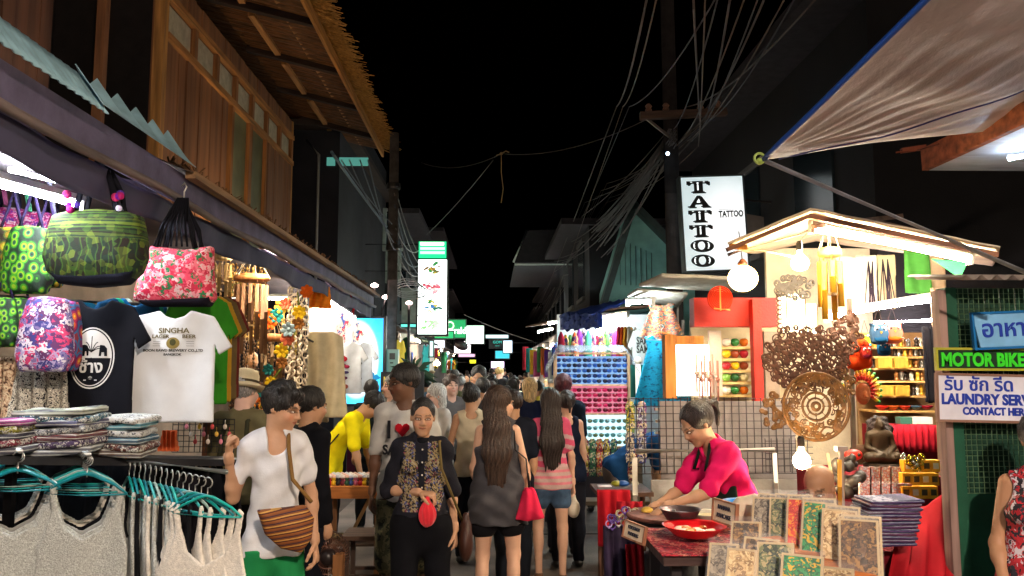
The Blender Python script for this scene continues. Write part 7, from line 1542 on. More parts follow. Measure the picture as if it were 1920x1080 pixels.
SH = thing('figurine_shelf', (shx0, 6.3, 0), 'wooden shelves of small figurines at the right of the souvenir stall', 'shelf')
sy = [650, 668, 690, 714, 742, 770]
for y in sy: part('shelf_board', (shx0, 6.3, P(1640, y, Y=6.3).z - .015), (shx1 + .05, 6.6, P(1640, y, Y=6.3).z), wood('#c89a5a', st=(.1, 1, 1)), SH)
part('back_board', (shx0, 6.62, 0), (shx1 + .3, 6.65, P(1640, 620, Y=6.3).z), mat('#8a6a44'), SH)
b = MB(); b.lathe([(.022, 0), (.018, .012), (.012, .03), (.018, .045), (.014, .062), (.006, .072), (.001, .078)], 10); ME_FIG = b.mesh('figurine', True)
for r_, y in enumerate(sy[:5]):
    for c_ in range(10):
        if r_ in (1, 3) and c_ < 4: continue
        nm, c = [('gold', '#c89a2c'), ('dark', '#2a2018'), ('bronze', '#8a5a2c'), ('ivory', '#d8d0b8'), ('black and white', '#6a665c')][(r_ * 3 + c_ * 2) % 5]
        inst(ME_FIG, 'figurine', mat(c, rough=.3, metal=.4), '%s figurine, %s from the left on the %s figurine shelf' % (nm, ordn(c_), ordn(r_)), 'figurine', 'small figurines on the shelves', (shx0 + .03 + c_ * .042, 6.33 + random.uniform(0, .05), P(1640, y, Y=6.3).z + .001), random.uniform(0, 3), (1.1, 1.1, random.uniform(.8, 1.1)))
for r_ in (0, 1):
    for c_ in range(2): b = MB(); b.box((-.055, 0, 0), (.055, .06, .085)); b.box((-.045, -.004, .01), (.045, -.001, .075)); solo(b, 'wooden_box', wood('#b8902c'), 'golden wooden box, %s one on the %s box shelf' % (['left', 'right'][c_], ['upper', 'lower'][r_]), 'box', 'golden boxes', False, (shx0 + .08 + c_ * .13, 6.28, P(1640, (690, 742)[r_] + 1, Y=6.3).z + .002))
for i in range(5):
    c = [('red', '#c82018'), ('orange', '#d86a1c'), ('red and yellow', '#d8401c'), ('blue grey', '#4a6a7a'), ('crimson', '#a81830')][i]; b = MB(); b.lathe([(.02, 0), (.05, .03), (.052, .034), (.046, .032), (.018, .006), (.001, .005)], 16); solo(b, 'lacquer_bowl', mat(c[1], rough=.2, bump=0), '%s lacquer bowl, %s from the left on the lowest figurine shelf' % (c[0], ordn(i)), 'bowl', 'lacquer bowls', True, (shx0 + .06 + i * .09, 6.33, P(1640, 769, Y=6.3).z))
cloths(1745, 612, 36, 145, 5.35, cloth('#0d0c14'), 'long black pleated cloth bag hanging at the right of the souvenir stall', 'black_cloth_bag', None, 2, 140)
RC = thing('red_counter', (P(1720, 850, Y=5.9).x, 5.9, 0), 'counter covered in red cloth inside the souvenir stall', 'counter')
part('counter_body', (P(1665, 850, Y=5.9).x, 5.92, 0), (P(1768, 850, Y=5.9).x, 6.3, P(1700, 800, Y=5.9).z), cloth('#7a1420'), RC)
b = MB(); xa, xb = P(1660, 850, Y=5.88).x, P(1772, 850, Y=5.88).x; zt_, zb_ = P(1700, 797, Y=5.88).z, P(1700, 848, Y=5.88).z; b.sheet(lambda u, v: (xa + (xb - xa) * u, 5.88 + .012 * math.sin(u * 60), zt_ + (zb_ - zt_) * v), 60, 3, .004); at(b.build('cloth_front', cloth('#b01828'), RC, True), RC)
for i, (px, c, nm) in enumerate(((1700, '#3a6a5a', 'green'), (1718, '#e8e0d0', 'white'), (1738, '#e8e4dc', 'bright white'))): b = MB(); b.box((-.045, 0, 0), (.045, .08, .05)); solo(b, 'packet', plas(c), '%s packet standing on the red counter' % nm, 'packet', 'packets on the red counter', False, tuple(P(px, 795, Y=5.95)))
# seated bronze statue
ST = thing('seated_statue', P(1652, 868, Y=5.3), 'dark bronze seated statue on the souvenir table', 'statue'); ST.scale = (.85, .85, .85); F = Field(.007)
F.ell((0, .01, .04), (.13, .085, .045)); F.cone((-.11, -.03, .045), (.06, -.075, .04), .04, .026, None, 1, .03); F.cone((.11, -.03, .045), (-.06, -.075, .05), .04, .026, None, 1, .03); F.cone((0, .01, .06), (0, .01, .2), .06, .075, None, .7, .03); F.cone((-.075, .01, .215), (.075, .01, .215), .028, .028, None, 1, .03)
for sx in (-1, 1): F.cone((sx * .085, .01, .21), (sx * .105, 0, .12), .024, .02, None, 1, .02); F.cone((sx * .105, 0, .12), (sx * .02, -.075, .075), .02, .015, None, 1, .015); F.ell((sx * .034, 0, .285), (.006, .01, .018), None, .006)
F.cone((0, .01, .22), (0, .005, .26), .024, .022, None, 1, .015); F.ell((0, 0, .29), (.034, .04, .046), None, .012); F.ell((0, .005, .33), (.018, .018, .02), None, .012); F.cone((0, -.036, .295), (0, -.044, .28), .004, .006, None, 1, .005)
F.build('figure', mat('#3a2c18', rough=.55, metal=.3, var=.3), ST); b = MB(); b.lathe([(.13, -.03), (.135, -.01), (.12, .0)], 24); b.build('base', mat('#2c2014', metal=.5), ST, True)
b = MB(); xa, xb = P(1575, 900, Y=4.9).x, P(1780, 900, Y=4.9).x; b.box((xa, 4.95, 0), (xb, 5.6, P(1650, 872, Y=5.3).z - .032)); solo(b, 'goods_table', cloth('#6a1420'), 'table under the statue covered with dark red cloth', 'table')
t = thing('red_mask', P(1600, 853, Y=5.0), 'small red mask with big eyes beside the yellow pole', 'mask'); b = MB(); b.ball((0, 0, 0), (.06, .03, .035), 14); b.build('face', plas('#b82a1c'), t, True)
for sx in (-1, 1): b = MB(); b.ball((sx * .022, -.026, .004), .012, 8); b.build('eye', plas('#181410'), t, True)
F = Field(.012)
for i in range(26): F.ell((random.uniform(-.09, .09), random.uniform(-.05, .05), random.uniform(-.14, .14)), random.uniform(.018, .04), None, .012)
o = F.build('carved_roots', mat('#2c2824', rough=.5), None); o.location = P(1592, 900, Y=4.75); tag(o, 'dark heap of small carvings behind the yellow pole', 'carvings')
b = MB(); b.tube([P(1575, 965, Y=4.3), P(1574, 862, Y=4.3)], .012, 8); solo(b, 'yellow_pole', wood('#d89a2c'), 'short yellow wooden pole standing in front of the souvenir table', 'pole', None, True)
b = MB(); b.tube([P(1570, 960, Y=4.35), P(1552, 850, Y=4.5)], .009, 6); solo(b, 'bamboo_stick', wood('#b89a6a'), 'thin leaning bamboo stick next to the yellow pole', 'stick', None, True)
b = MB(); b.tube([P(1579, 960, Y=4.4), P(1577, 845, Y=4.4)], .016, 8); b.box(tuple(P(1577, 842, Y=4.4) - Vector((.03, .02, .01))), tuple(P(1577, 842, Y=4.4) + Vector((.03, .02, .015)))); solo(b, 'grey_post', plas('#9a9088'), 'grey post with a small cap just behind the yellow pole', 'post')
# packets, gold boxes, textiles
tb_ = MB(); xa, xb = P(1600, 950, Y=4.4).x, P(1780, 950, Y=4.4).x
for i in range(10):
    p = P(1622 + (i % 5) * 19, 905 + (i // 5) * 32, Y=4.75 - .15 * (i // 5)); b = MB(); b.prism([(-.035, 0), (.035, 0), (.038, .09), (-.03, .095)], -.008, .008); solo(b, 'trinket_packet', mat(['#c8b0a8', '#d88a9a', '#b8c0c8', '#d8c8b8', '#c8785a'][i % 5], kind='speck', scale=60, cols=['#e8e0d8', '#c87a6a', '#b8b0b8', '#e8d8c0'], rough=.15), 'shiny clear trinket packet, %s from the left in the %s row beside the gold boxes' % (ordn(i % 5), ['upper', 'lower'][i // 5]), 'packet', 'clear trinket packets', False, tuple(p))
xs_ = 0
for i in range(14):
    c_, r_ = i % 4, i // 4; p = P(1704 + c_ * 17 + r_ * -2, 885 + r_ * 25, Y=4.7 - .06 * r_); t = thing('yellow_gift_box', p, 'small yellow box, %s from the left in the %s row of the stack' % (ordn(c_), ordn(r_)), 'box', 'small yellow boxes')
    b = MB(); b.box((-.026, 0, 0), (.026, .05, .068)); b.build('box_body', mat('#d8981c', rough=.5, var=.1), t); b = MB(); b.box((-.016, -.004, .018), (.016, -.0015, .052)); b.build('window', mat('#4a3a2c' if i % 3 else '#c8b8a8', rough=.1), t)
for i in range(18):
    q = P(1708 + random.uniform(-16, 26), 868 + random.uniform(-14, 20), Y=4.55); b = MB(); b.tube([(.015 * math.cos(a), 0, .015 * math.sin(a)) for a in np.linspace(0, 6.28, 8)], .0045, 5); b.ball((0, -.004, 0), .009, 6); solo(b, 'gold_ornament', mat('#e0b02c' if i % 3 else '#e8e4d8', rough=.2, metal=.8), 'shiny gold or silver ornament heaped by the yellow boxes', 'ornament', 'gold ornaments', True, tuple(q))
tx = P(1670, 1030, Y=3.95)
for i in range(13):
    nm, c = [('navy', '#20244a'), ('plum', '#3a1c3a'), ('slate blue', '#2c3450'), ('dark red', '#4a1826')][i % 4]; F = Field(.009); w_ = .25; F.fn(lambda p, ii=i: np.sqrt(np.maximum(np.abs(p[..., 0]) - w_ / 2, 0) ** 2 + np.maximum(np.abs(p[..., 1]) - .1, 0) ** 2 + np.maximum(np.abs(p[..., 2] - .004 * np.sin(18 * p[..., 0] + ii)) - .003, 0) ** 2) - .0065, (-.14, -.12, -.02), (.14, .12, .02))
    o = F.build('folded_textile', mat(c, kind='bands', stretch=(1, 1, 60), cols=[c, '#5a3a6a', c, '#8a8aa0', c], dist=8, scale=30), None); o.location = tx + Vector((-.01 * (i % 2) + .004 * i, .1, .017 * i + .02)); tag(o, '%s woven textile, %s from the bottom of the folded stack' % (nm, ordn(i)), 'textile', 'folded woven textiles')
def drape2(pts, Y0, Y1, m, label, sd=0, n=26):
    a, b_, c, d = [P(x, y, Y=Y) for x, y, Y in pts]; M = MB(); M.sheet(lambda u, v: tuple((a * (1-u) * (1-v) + b_ * u * (1-v) + c * u * v + d * (1-u) * v) + Vector((0, .025 * math.sin(u * 22 + sd) * (.2 + v), .012 * math.sin(u * 9 + v * 5)))), n, n, .005); return solo(M, 'red_cloth', m, label, 'cloth', 'red cloths of the souvenir stall', True)
drape2([(1690, 965, 4.3), (1782, 925, 4.2), (1790, 1100, 3.9), (1660, 1100, 3.9)], 0, 0, cloth('#98101c'), 'large red cloth falling from the yellow boxes to the ground')
drape2([(1768, 925, 4.4), (1785, 920, 4.2), (1788, 1090, 4.0), (1755, 1090, 4.1)], 0, 0, cloth('#8a0c18'), 'red cloth edge hanging beside the green wall', 2)
b = MB(); b.box((P(1600, 980, Y=4.2).x, 4.1, 0), (P(1760, 980, Y=4.2).x, 4.9, P(1680, 1035, Y=4.1).z)); solo(b, 'textile_table', cloth('#5a0c18'), 'low table covered in dark red cloth under the textiles', 'table')
# ---------------- print rack in the foreground ----------------
PR = thing('print_rack', (P(1500, 1080, Y=3.1).x, 3.1, 0), 'wooden stepped rack for the plastic wrapped prints', 'rack')
def steps(px0, py0, px1, py1, Y0, Y1): a, c = P(px0, py0, Y=Y0), P(px1, py1, Y=Y1); b = MB(); b.beam(a, c, .16, .025, (0, 0, 1)); at(b.build('step', wood('#c8743a', st=(.1, 1, 1)), PR), PR)
steps(1435, 1012, 1640, 1100, 3.55, 3.0); steps(1360, 1060, 1520, 1130, 3.25, 2.75)
part('leg', (P(1440, 1080, Y=3.4).x, 3.4, 0), (P(1440, 1080, Y=3.4).x + .04, 3.44, .75), wood('#8a5a34'), PR); part('leg', (P(1640, 1080, Y=3.2).x, 3.2, 0), (P(1640, 1080, Y=3.2).x + .04, 3.24, .7), wood('#8a5a34'), PR)
def prnt(px, py, w_, h_, Y, ang, rz, kind, label, grp='plastic wrapped prints', th=.012):
    t = thing('wrapped_print', P(px, py, Y=Y), label, 'print', grp); t.rotation_euler = (R(ang - 12), random.uniform(-.06, .06), R(rz))
    w_ *= 1.05; h_ *= 1.08
    base = {'brown': ['#5a3c24', '#6a4a2c', '#3a2818', '#98703c'], 'red': ['#c82a14', '#d8401c', '#b81c10', '#e08a1c'], 'green': ['#0c6a3c', '#1c8a4c', '#0c5a34', '#c8a01c'], 'grey': ['#6a6054', '#8a7e6c', '#544a3e', '#a09480'], 'tan': ['#a8885a', '#c8a878', '#8a6a44', '#d8c090'], 'olive': ['#4a5a3a', '#6a7048', '#2c3a2a', '#a8986a']}[kind]
    b = MB(); b.box((-w_ / 2, -.002, 0), (w_ / 2, th, h_)); b.build('card', mat('#b8a078', rough=.6), t)
    b = MB(); b.box((-w_ / 2 + .009, -.0055, .010), (w_ / 2 - .009, -.0025, h_ - .010)); b.build('picture', mat(base[0], kind='floral', scale=13, cols=base, dist=5, rough=.35), t)
    b = MB(); b.ball((0, -.0065, h_ * .5), (w_ * .2, .002, h_ * .22), 12); b.ball((w_ * .12, -.0065, h_ * .25), (w_ * .1, .002, h_ * .08), 10); b.ball((-w_ * .1, -.0065, h_ * .78), (w_ * .12, .002, h_ * .06), 10); b.build('motif', mat(base[3], kind='speck', scale=40, cols=base, rough=.5), t, True)
    b = MB(); b.sheet(lambda u, v: (-w_ / 2 - .004 + (w_ + .008) * u, -.012 - .004 * math.sin(u * 17 + v * 9) * math.sin(v * 13), -.004 + (h_ + .02) * v), 16, 16); b.build('plastic_sleeve', mat('#ffffff', rough=.06, bump=.7, bscale=25, alpha=.08, spec=.9, var=0), t, True)
rows = [(1440, 1012, .14, .19, 3.62, 'grey', 'grey print at the back left end of the upper print row'), (1468, 1018, .115, .20, 3.55, 'olive', 'narrow olive and cream print next to the red one'), (1497, 1026, .10, .21, 3.45, 'red', 'bright red print with a yellow sun in the upper row'), (1532, 1040, .13, .22, 3.35, 'green', 'green print with a yellow flower in the upper row'), (1572, 1058, .13, .22, 3.25, 'tan', 'tan print between the green and the last brown print'), (1612, 1082, .14, .22, 3.12, 'brown', 'brown print nearest the front of the upper row')]
for i, (px, py, w_, h_, Y, kd, lab) in enumerate(rows): prnt(px, py, w_, h_, Y, -24, -26, kd, lab); prnt(px + 6, py - 4, w_, h_ * 1.03, Y + .04, -22, -26, 'grey', 'hidden print leaning right behind the %s' % lab.split(' print')[0] + ' print', 'prints leaning in a second layer')
for i, (px, py, w_, h_, Y, kd, lab) in enumerate(((1395, 1062, .11, .17, 3.1, 'brown', 'brown dotted print standing alone above the lower row'), (1352, 1100, .10, .15, 2.9, 'grey', 'grey print at the lower left corner of the rack'), (1385, 1112, .10, .15, 2.85, 'tan', 'tan print second in the lower row'), (1420, 1100, .12, .17, 2.9, 'brown', 'dark brown print third in the lower row'), (1452, 1118, .12, .18, 2.8, 'olive', 'olive print fourth in the lower row'), (1500, 1128, .13, .15, 2.7, 'green', 'greenish print with yellow specks at the bottom edge'), (1560, 1140, .13, .13, 2.7, 'tan', 'tan print at the bottom edge under the upper row'))):
    prnt(px, py, w_, h_, Y, -24, -28, kd, lab)
# ---------------- people ----------------
def gx_(px, Y): return P(px, 700, Y=Y).x
blackc = cloth('#0f1016'); jeans = cloth('#1c2434')
def ppl(label, px, Y, rz, **k): return person(label, (gx_(px, Y), Y), rz, **k)
def wear(p, hair='short', hc='black', **k):
    p.body(p.root); p.hair(hair, hc, **k); return p
def ptext(p, s_, size, m, off, squash=.9, name='print'):
    q = p.chest + p.Mc @ Vector(off); return text(s_, size, m, p.root, q, name, 'CENTER', .004, squash=squash)
# woman in the embroidered black blouse
p = ppl('woman in black embroidered blouse walking toward the viewer holding a red pouch', 793, 5.0, 4, sex='f', H=1.60, build=1.08, vox=.0062, head=(2, 6, 2), skin='tan',
        arms={'R': ((-.30, .12, -1), (.80, -.62, .02), (.95, -.32, -.12), (.15, .1, -1), .55), 'L': ((.22, .10, -1), (.10, -.10, -1), (.05, -.1, -1), (-1, .1, 0), .5)}, legs={'L': ((.05, .02, -1), (.0, .08, -1)), 'R': ((-.03, -.16, -1), (0, .12, -1))})
p.body(p.root); p.hair('tight', 'black')
W_ = _r(p.chest)
def emb(v):
    x, y, z = v[:, 0] - W_[0], v[:, 1], v[:, 2] - W_[2]; ax = np.abs(x); c = np.tile(np.array([.012, .012, .018]), (len(v), 1))
    m = (y < p.chest.y - .02) & (z < .17) & (z > -.24) & (ax > .018) & (ax < .13 - .02 * np.sin(z * 18)) & ~((z > .06) & (np.abs(ax - .075) > .035))
    a = np.sin(ax * 190 + 3 * np.sin(z * 60)) * np.sin(z * 150 + 2 * np.sin(ax * 80)); b_ = np.sin(x * 90 + 1) * np.sin(z * 75)
    c[m & (a > .25)] = (.30, .22, .10); c[m & (a < -.45) & (b_ > .1)] = (.09, .10, .28); c[m & (a < -.55) & (b_ < -.3)] = (.26, .06, .09); c[m & (np.abs(a) < .07)] = (.38, .34, .26)
    return c
vm = lambda: mat('#fffffe', kind='vcol', rough=.85, var=.12, scale=30, bump=.3, bscale=120, spec=.2, name='printed_cloth')
p.top(vm(), 'blouse', sleeve=.52, inf=.012, sinf=.022, hem=.02, neck=.05, ndrop=0, fold=.010, seed=3, colfn=emb)
p.bottom(cloth('#0b0b10'), inf=.012, length=.98, seed=5); p.shoes(plas('#14100e'))
b = MB(); cn = p.neck + Vector((0, -.008, -.004)); b.lathe([(.058, -.022), (.062, -.012), (.059, .018), (.055, .02)], 20, cn, cap=False); b.build('collar', blackc, p.root, True)
for i in range(5): b = MB(); q = p.chest + Vector((.004, -.125 - .006 * (i in (1, 2)), .13 - .075 * i)); b.ball(q, .0055, 8); b.build('button', plas('#e0d8c8'), p.root, True)
hw = p.wr['R'] + p.hd['R'] * .08; wl = p.root.matrix_basis @ hw + Vector((0, 0, 0))
RM = Matrix.Rotation(R(4), 3, 'Z'); hwW = Vector(p.root.location) + RM @ hw
F = Field(.007); F.ell((0, 0, -.115), (.052, .035, .07), None, .02); F.cone((0, 0, -.09), (0, 0, -.02), .034, .014, None, 1, .02); F.warp(lambda q: .004 * np.sin(np.arctan2(q[..., 1], q[..., 0]) * 9 + q[..., 2] * 20)); o = F.build('pouch', cloth('#e0303c', sheen=.3), None); o.location = hwW + Vector((-.02, -.035, -.0)); tag(o, 'bright red drawstring pouch held by the woman in black', 'pouch')
F = Field(.009); F.ell((0, 0, 0), (.045, .09, .12), None, .02); F.cone((0, 0, .1), (0, -.0, .16), .035, .02, None, 1, .02); o = F.build('handbag', mat('#3a1e14', rough=.5), None); q = Vector(p.root.location); o.location = q + Vector((.27, .06, p.pel.z - .14)); tag(o, 'brown leather bag hanging at the hip of the woman in black', 'handbag')
b = MB(); b.tube([q + Vector((.25, .06, p.pel.z - .02)), q + Vector((.20, -.10, p.waist.z)), q + Vector((.13, -.145, p.chest.z + .02)), q + Vector((.11, -.07, p.neck.z - .005)), q + Vector((.12, .02, p.neck.z - .01)), q + Vector((.2, .13, p.waist.z))], .009, 6); solo(b, 'bag_strap', cloth('#6a5a34'), 'khaki bag strap over the shoulder of the woman in black', 'strap', None, True)
# man in the white I-heart t-shirt
p = ppl('tall man with dark skin in white t-shirt reading I with a red heart', 762, 5.75, -6, sex='m', H=1.81, vox=.0075, head=(-48, 6, -4), skin='dark', arms={'R': ((-.22, .1, -1), (-.06, -.1, -1)), 'L': ((.22, .1, -1), (.05, -.15, -1))})
wear(p); white_t = cloth('#c8c6c0'); p.top(white_t, sleeve=.42, hem=-.1, sinf=.024, seed=4, fold=.011)
p.bottom(mat('#3a3c2c', kind='speck', scale=14, cols=['#1c2018', '#4a4a34', '#6a6448', '#2c3424'], rough=.9), 'camouflage_shorts', length=.56, inf=.022, flare=.02); p.shoes(plas('#201814'))
ptext(p, 'I', .17, plas('#14141a'), (-.085, -.150, -.02)); b = MB(); hp_ = [(0, -.05), (.05, .005), (.05, .03), (.03, .045), (.01, .04), (0, .025), (-.01, .04), (-.03, .045), (-.05, .03), (-.05, .005)]; b.prism(hp_, -.004, 0); o = b.build('heart_print', cloth('#c01828'), p.root); o.location = p.chest + Vector((.01, -.152, .035)); ptext(p, 'SAMUI', .09, plas('#14141a'), (-.01, -.158, -.13))
b = MB(); [b.tube([p.hl((sx * .031 + .017 * math.cos(t), -.108, .014 * math.sin(t))) for t in np.linspace(0, 6.3, 14)], .0018, 5) for sx in (-1, 1)]; b.tube([p.hl((-.013, -.11, .004)), p.hl((.013, -.11, .004))], .0018, 5); b.tube([p.hl((.049, -.104, .003)), p.hl((.078, 0, .004))], .0018, 5); b.tube([p.hl((-.049, -.104, .003)), p.hl((-.078, 0, .004))], .0018, 5); b.build('spectacles', plas('#101010'), p.root, True)
# young man with striped bag
p = ppl('young man in white v-neck t-shirt and green trousers looking to the right', 522, 4.4, 14, sex='m', H=1.69, build=.78, vox=.0065, head=(62, 14, 0), skin='tan', arms={'R': ((-.30, -.05, -1), (-.10, -.42, 1), (.1, .25, 1), (.9, -.3, 0), 1.5), 'L': ((.22, .12, -1), (.1, -.25, -1))})
wear(p, 'tousled'); p.top(cloth('#d4d4d6'), sleeve=.34, hem=-.11, sinf=.013, neck=.062, ndrop=.05, seed=6, fold=.010, inf=.015); p.bottom(cloth('#1f8048'), 'green_trousers', inf=.017, top_=-.08, length=.97, flare=.022, seed=6, fold=.009); p.shoes(plas('#3a2a1c'))
F = slab([[(-.16, .13), (-.13, -.02), (-.05, -.12), (.06, -.17), (.13, -.1), (.16, .02), (.12, .1), (0, .11)]], vox=.0085, thick=.02, bulge=.055, fold=folds(.006, 14, 2))
o = F.build('shoulder_bag', mat('#7a4418', kind='bands', stretch=(14, 1, 22), cols=['#7a4418', '#8a5020', '#4a1c14', '#c09048', '#7a4418', '#3a2030'], dist=.5, scale=6), None); o.location = (gx_(548, 4.2), 4.18, P(548, 985, Y=4.2).z); o.rotation_euler = (0, R(-8), R(25)); o.scale = (.85, .85, .85); tag(o, 'brown striped woven shoulder bag across the hip of the young man in green trousers', 'shoulder bag')
q = Vector(p.root.location); b = MB(); a = Vector(o.location) + Vector((.12, .0, .12)); b.tube([a, q + Vector((.13, -.15, p.chest.z - .03)), q + Vector((.10, -.125, p.chest.z + .12)), q + Vector((.075, -.04, p.neck.z + .002)), q + Vector((.02, .09, p.neck.z - .06)), q + Vector((-.08, .12, p.waist.z + .1))], .011, 6); solo(b, 'bag_strap', cloth('#7a5a30'), 'brown strap of the striped bag over the white t-shirt', 'strap', None, True)
# man in black behind him
p = ppl('man in a black long sleeved top standing just behind the young man in white', 581, 5.25, 140, sex='m', H=1.66, vox=.009, head=(-10, 8, 0), skin='tan', hands='coarse'); wear(p); p.top(blackc, sleeve=.95, hem=-.1, seed=7); p.bottom(cloth('#12141c'), inf=.02, seed=8); p.shoes(plas('#14100e'))
# hat man
p = ppl('man in olive shirt and cream sun hat seen from behind at the souvenir stall', 458, 5.9, 170, sex='m', H=1.74, vox=.01, build=1.05, head=(-14, 4, 0), skin='pink', hands='coarse', arms={'L': ((.2, -.1, -1), (-.3, -.8, -.1)), 'R': ((-.2, -.1, -1), (.3, -.8, -.1))}); wear(p, 'short', 'grey'); p.top(cloth('#6a6244'), 'olive_shirt', sleeve=.5, hem=-.1, sinf=.024, seed=9); p.bottom(cloth('#2a2620'), seed=9); p.shoes(plas('#2a1c14'))
b = MB(); M_ = Matrix.Rotation(R(12), 3, 'X'); b.lathe([(.175, -.025), (.178, -.018), (.10, .012), (.098, .07), (.085, .105), (.05, .118), (.001, .12)], 26, p.hl((0, .015, .045)), M_); o = b.build('sun_hat', mat('#c8b894', rough=.9, bump=.4, bscale=150), p.root, True)
b = MB(); b.lathe([(.1015, .012), (.1015, .03)], 26, p.hl((0, .015, .047)), M_, cap=False); b.build('hat_band', cloth('#4a4030'), o, True)
for sx in (-1, 1): b = MB(); b.tube([p.neck + Vector((sx * .09, -.12, -.15)), p.neck + Vector((sx * .095, -.03, .0)), p.neck + Vector((sx * .085, .09, -.06)), p.waist + Vector((sx * .1, .15, 0))], [.018] * 4, 6); b.build('backpack_strap', cloth('#3a3a2a'), p.root, True)
# man in yellow bending
p = ppl('man in bright yellow t-shirt bending over the table of small dolls', 622, 7.9, 80, sex='m', H=1.72, vox=.0095, lean=24, bend=18, head=(0, 52, 0), skin='tan', hands='coarse', arms={'L': ((.12, -.15, -1), (.0, -.2, -1)), 'R': ((-.12, -.2, -1), (0, -.25, -1))}); wear(p); p.top(cloth('#e8d810'), 'yellow_tshirt', sleeve=.45, hem=-.1, sinf=.024, seed=10, hemcut=True); p.bottom(cloth('#14161e'), seed=10); p.shoes(plas('#1a1a1a'))
b = MB(); q = Vector(p.root.location); b.tube([q + Vector((-.04, -.18, 1.02)), q + Vector((.12, -.17, 1.2)), q + Vector((.28, -.1, 1.36))], .012, 5); solo(b, 'bag_strap', cloth('#2a2620'), 'dark bag strap across the yellow t-shirt', 'strap', None, True)
b = MB(); q = P(622, 900, Y=7.9); b.sheet(lambda u, v: (q.x - .05 + .1 * u, 7.92 + .01 * math.sin(u * 12), q.z + .25 - .5 * v), 10, 8, .01); solo(b, 'red_cloth', cloth('#b01020'), 'narrow red cloth hanging below the bending man in yellow', 'cloth', None, True)
p = ppl('person in dark clothes standing in shade right of the man in yellow', 697, 9.2, 200, sex='m', H=1.66, vox=.016, skin='tan', hands='coarse'); wear(p); p.top(cloth('#101a1e'), sleeve=.95, seed=11); p.bottom(cloth('#0e1216')); p.shoes(plas('#101010'))
# woman in grey dress, from behind
p = ppl('woman with long dark brown hair in a sleeveless grey dress seen from behind', 934, 5.9, 176, sex='f', H=1.65, build=1.06, vox=.0068, head=(-58, 4, 0), skin='light', legs={'L': ((.04, .05, -1), (.02, .10, -1)), 'R': ((-.05, -.08, -1), (-.0, .10, -1))}, arms={'R': ((-.28, .06, -1), (-.02, -.16, -1)), 'L': ((.18, -.1, -1), (-.1, -.5, -.8))}); p.hairlen = .40; p.barefoot = False
wear(p, 'long', 'brown'); p.top(cloth('#4a484c', bump=.5), 'grey_dress', tank=1, hem=-.22, inf=.024, flare=.045, neck=.072, back=.07, seed=12, fold=.014); p.bottom(cloth('#141318'), 'black_shorts', length=.235, inf=.02, flare=.01, seed=12); p.shoes(plas('#3a2418'))
q = Vector(p.root.location); bz = q + Vector((.22, -.13, p.pel.z + .01))
F = slab([[(-.10, -.17), (-.045, .02), (-.03, .05), (.03, .05), (.05, .02), (.11, -.16), (.0, -.18)]], vox=.0075, thick=.02, bulge=.05, fold=lambda X, Z: .008 * np.sin(X * 120 / (1.2 - 3 * Z)) ); o = F.build('drawstring_bag', cloth('#d8284c'), None); o.location = bz; tag(o, 'coral pink drawstring bag hanging at the side of the woman in grey', 'bag')
b = MB(); b.tube([bz + Vector((0, 0, .04)), bz + Vector((-.02, 0, .25)), q + Vector((.125, -.10, p.chest.z + .0)), q + Vector((.115, -.05, p.neck.z - .035)), q + Vector((.11, .04, p.neck.z - .04)), bz + Vector((-.01, .1, .2)), bz + Vector((.01, .02, .04))], .006, 5); solo(b, 'long_string', plas('#16161a'), 'black cord of the coral pink bag over the grey dress shoulder', 'cord', None, True)
# girl in pink t-shirt
p = ppl('girl in a pink and white t-shirt and denim shorts seen from behind', 1031, 7.0, 184, sex='f', H=1.61, build=.94, vox=.0072, head=(8, 4, 0), skin='light', legs={'L': ((.05, -.10, -1), (.0, .14, -1)), 'R': ((-.03, .10, -1), (.02, .12, -1))}, arms={'R': ((-.24, .08, -1), (-.06, -.12, -1)), 'L': ((.22, .06, -1), (.05, -.12, -1))}); p.hairlen = .40
wear(p, 'long', 'darkbrown'); Wt = p.waist.z
def stripes(v):
    z = v[:, 2] - Wt; c = np.tile(np.array([.72, .10, .20]), (len(v), 1)); s_ = np.sin(z * 75 + np.sin(v[:, 0] * 20)) > .25; c[s_ & (z < .23)] = (.62, .42, .42); c[(z < -.06)] = (.55, .38, .33); c[(z < -.06) & (np.sin(z * 120) > .3)] = (.7, .2, .25); return c
p.top(vm(), 'pink_tshirt', sleeve=.34, hem=-.1, inf=.016, sinf=.024, seed=13, colfn=stripes, flare=.015); p.bottom(mat('#4a6480', rough=.9, var=.4, scale=10, bump=.4, bscale=140), 'denim_shorts', length=.21, inf=.018, flare=.006, seed=13); p.shoes(plas('#6a4a34'))
F = Field(.009); F.ell((0, 0, 0), (.06, .05, .075), None, .02); F.cone((0, 0, .06), (0, 0, .13), .03, .012, None, 1, .02); F.warp(folds and (lambda q: .004 * np.sin(40 * q[..., 0] + 30 * q[..., 2]))); o = F.build('plastic_bag', mat('#d0c4b0', rough=.4), None); q = Vector(p.root.location) + Matrix.Rotation(R(184), 3, 'Z') @ (p.wr['R'] + p.hd['R'] * .1); o.location = q + Vector((0, 0, -.12)); tag(o, 'small white plastic bag in the right hand of the girl in pink', 'bag')
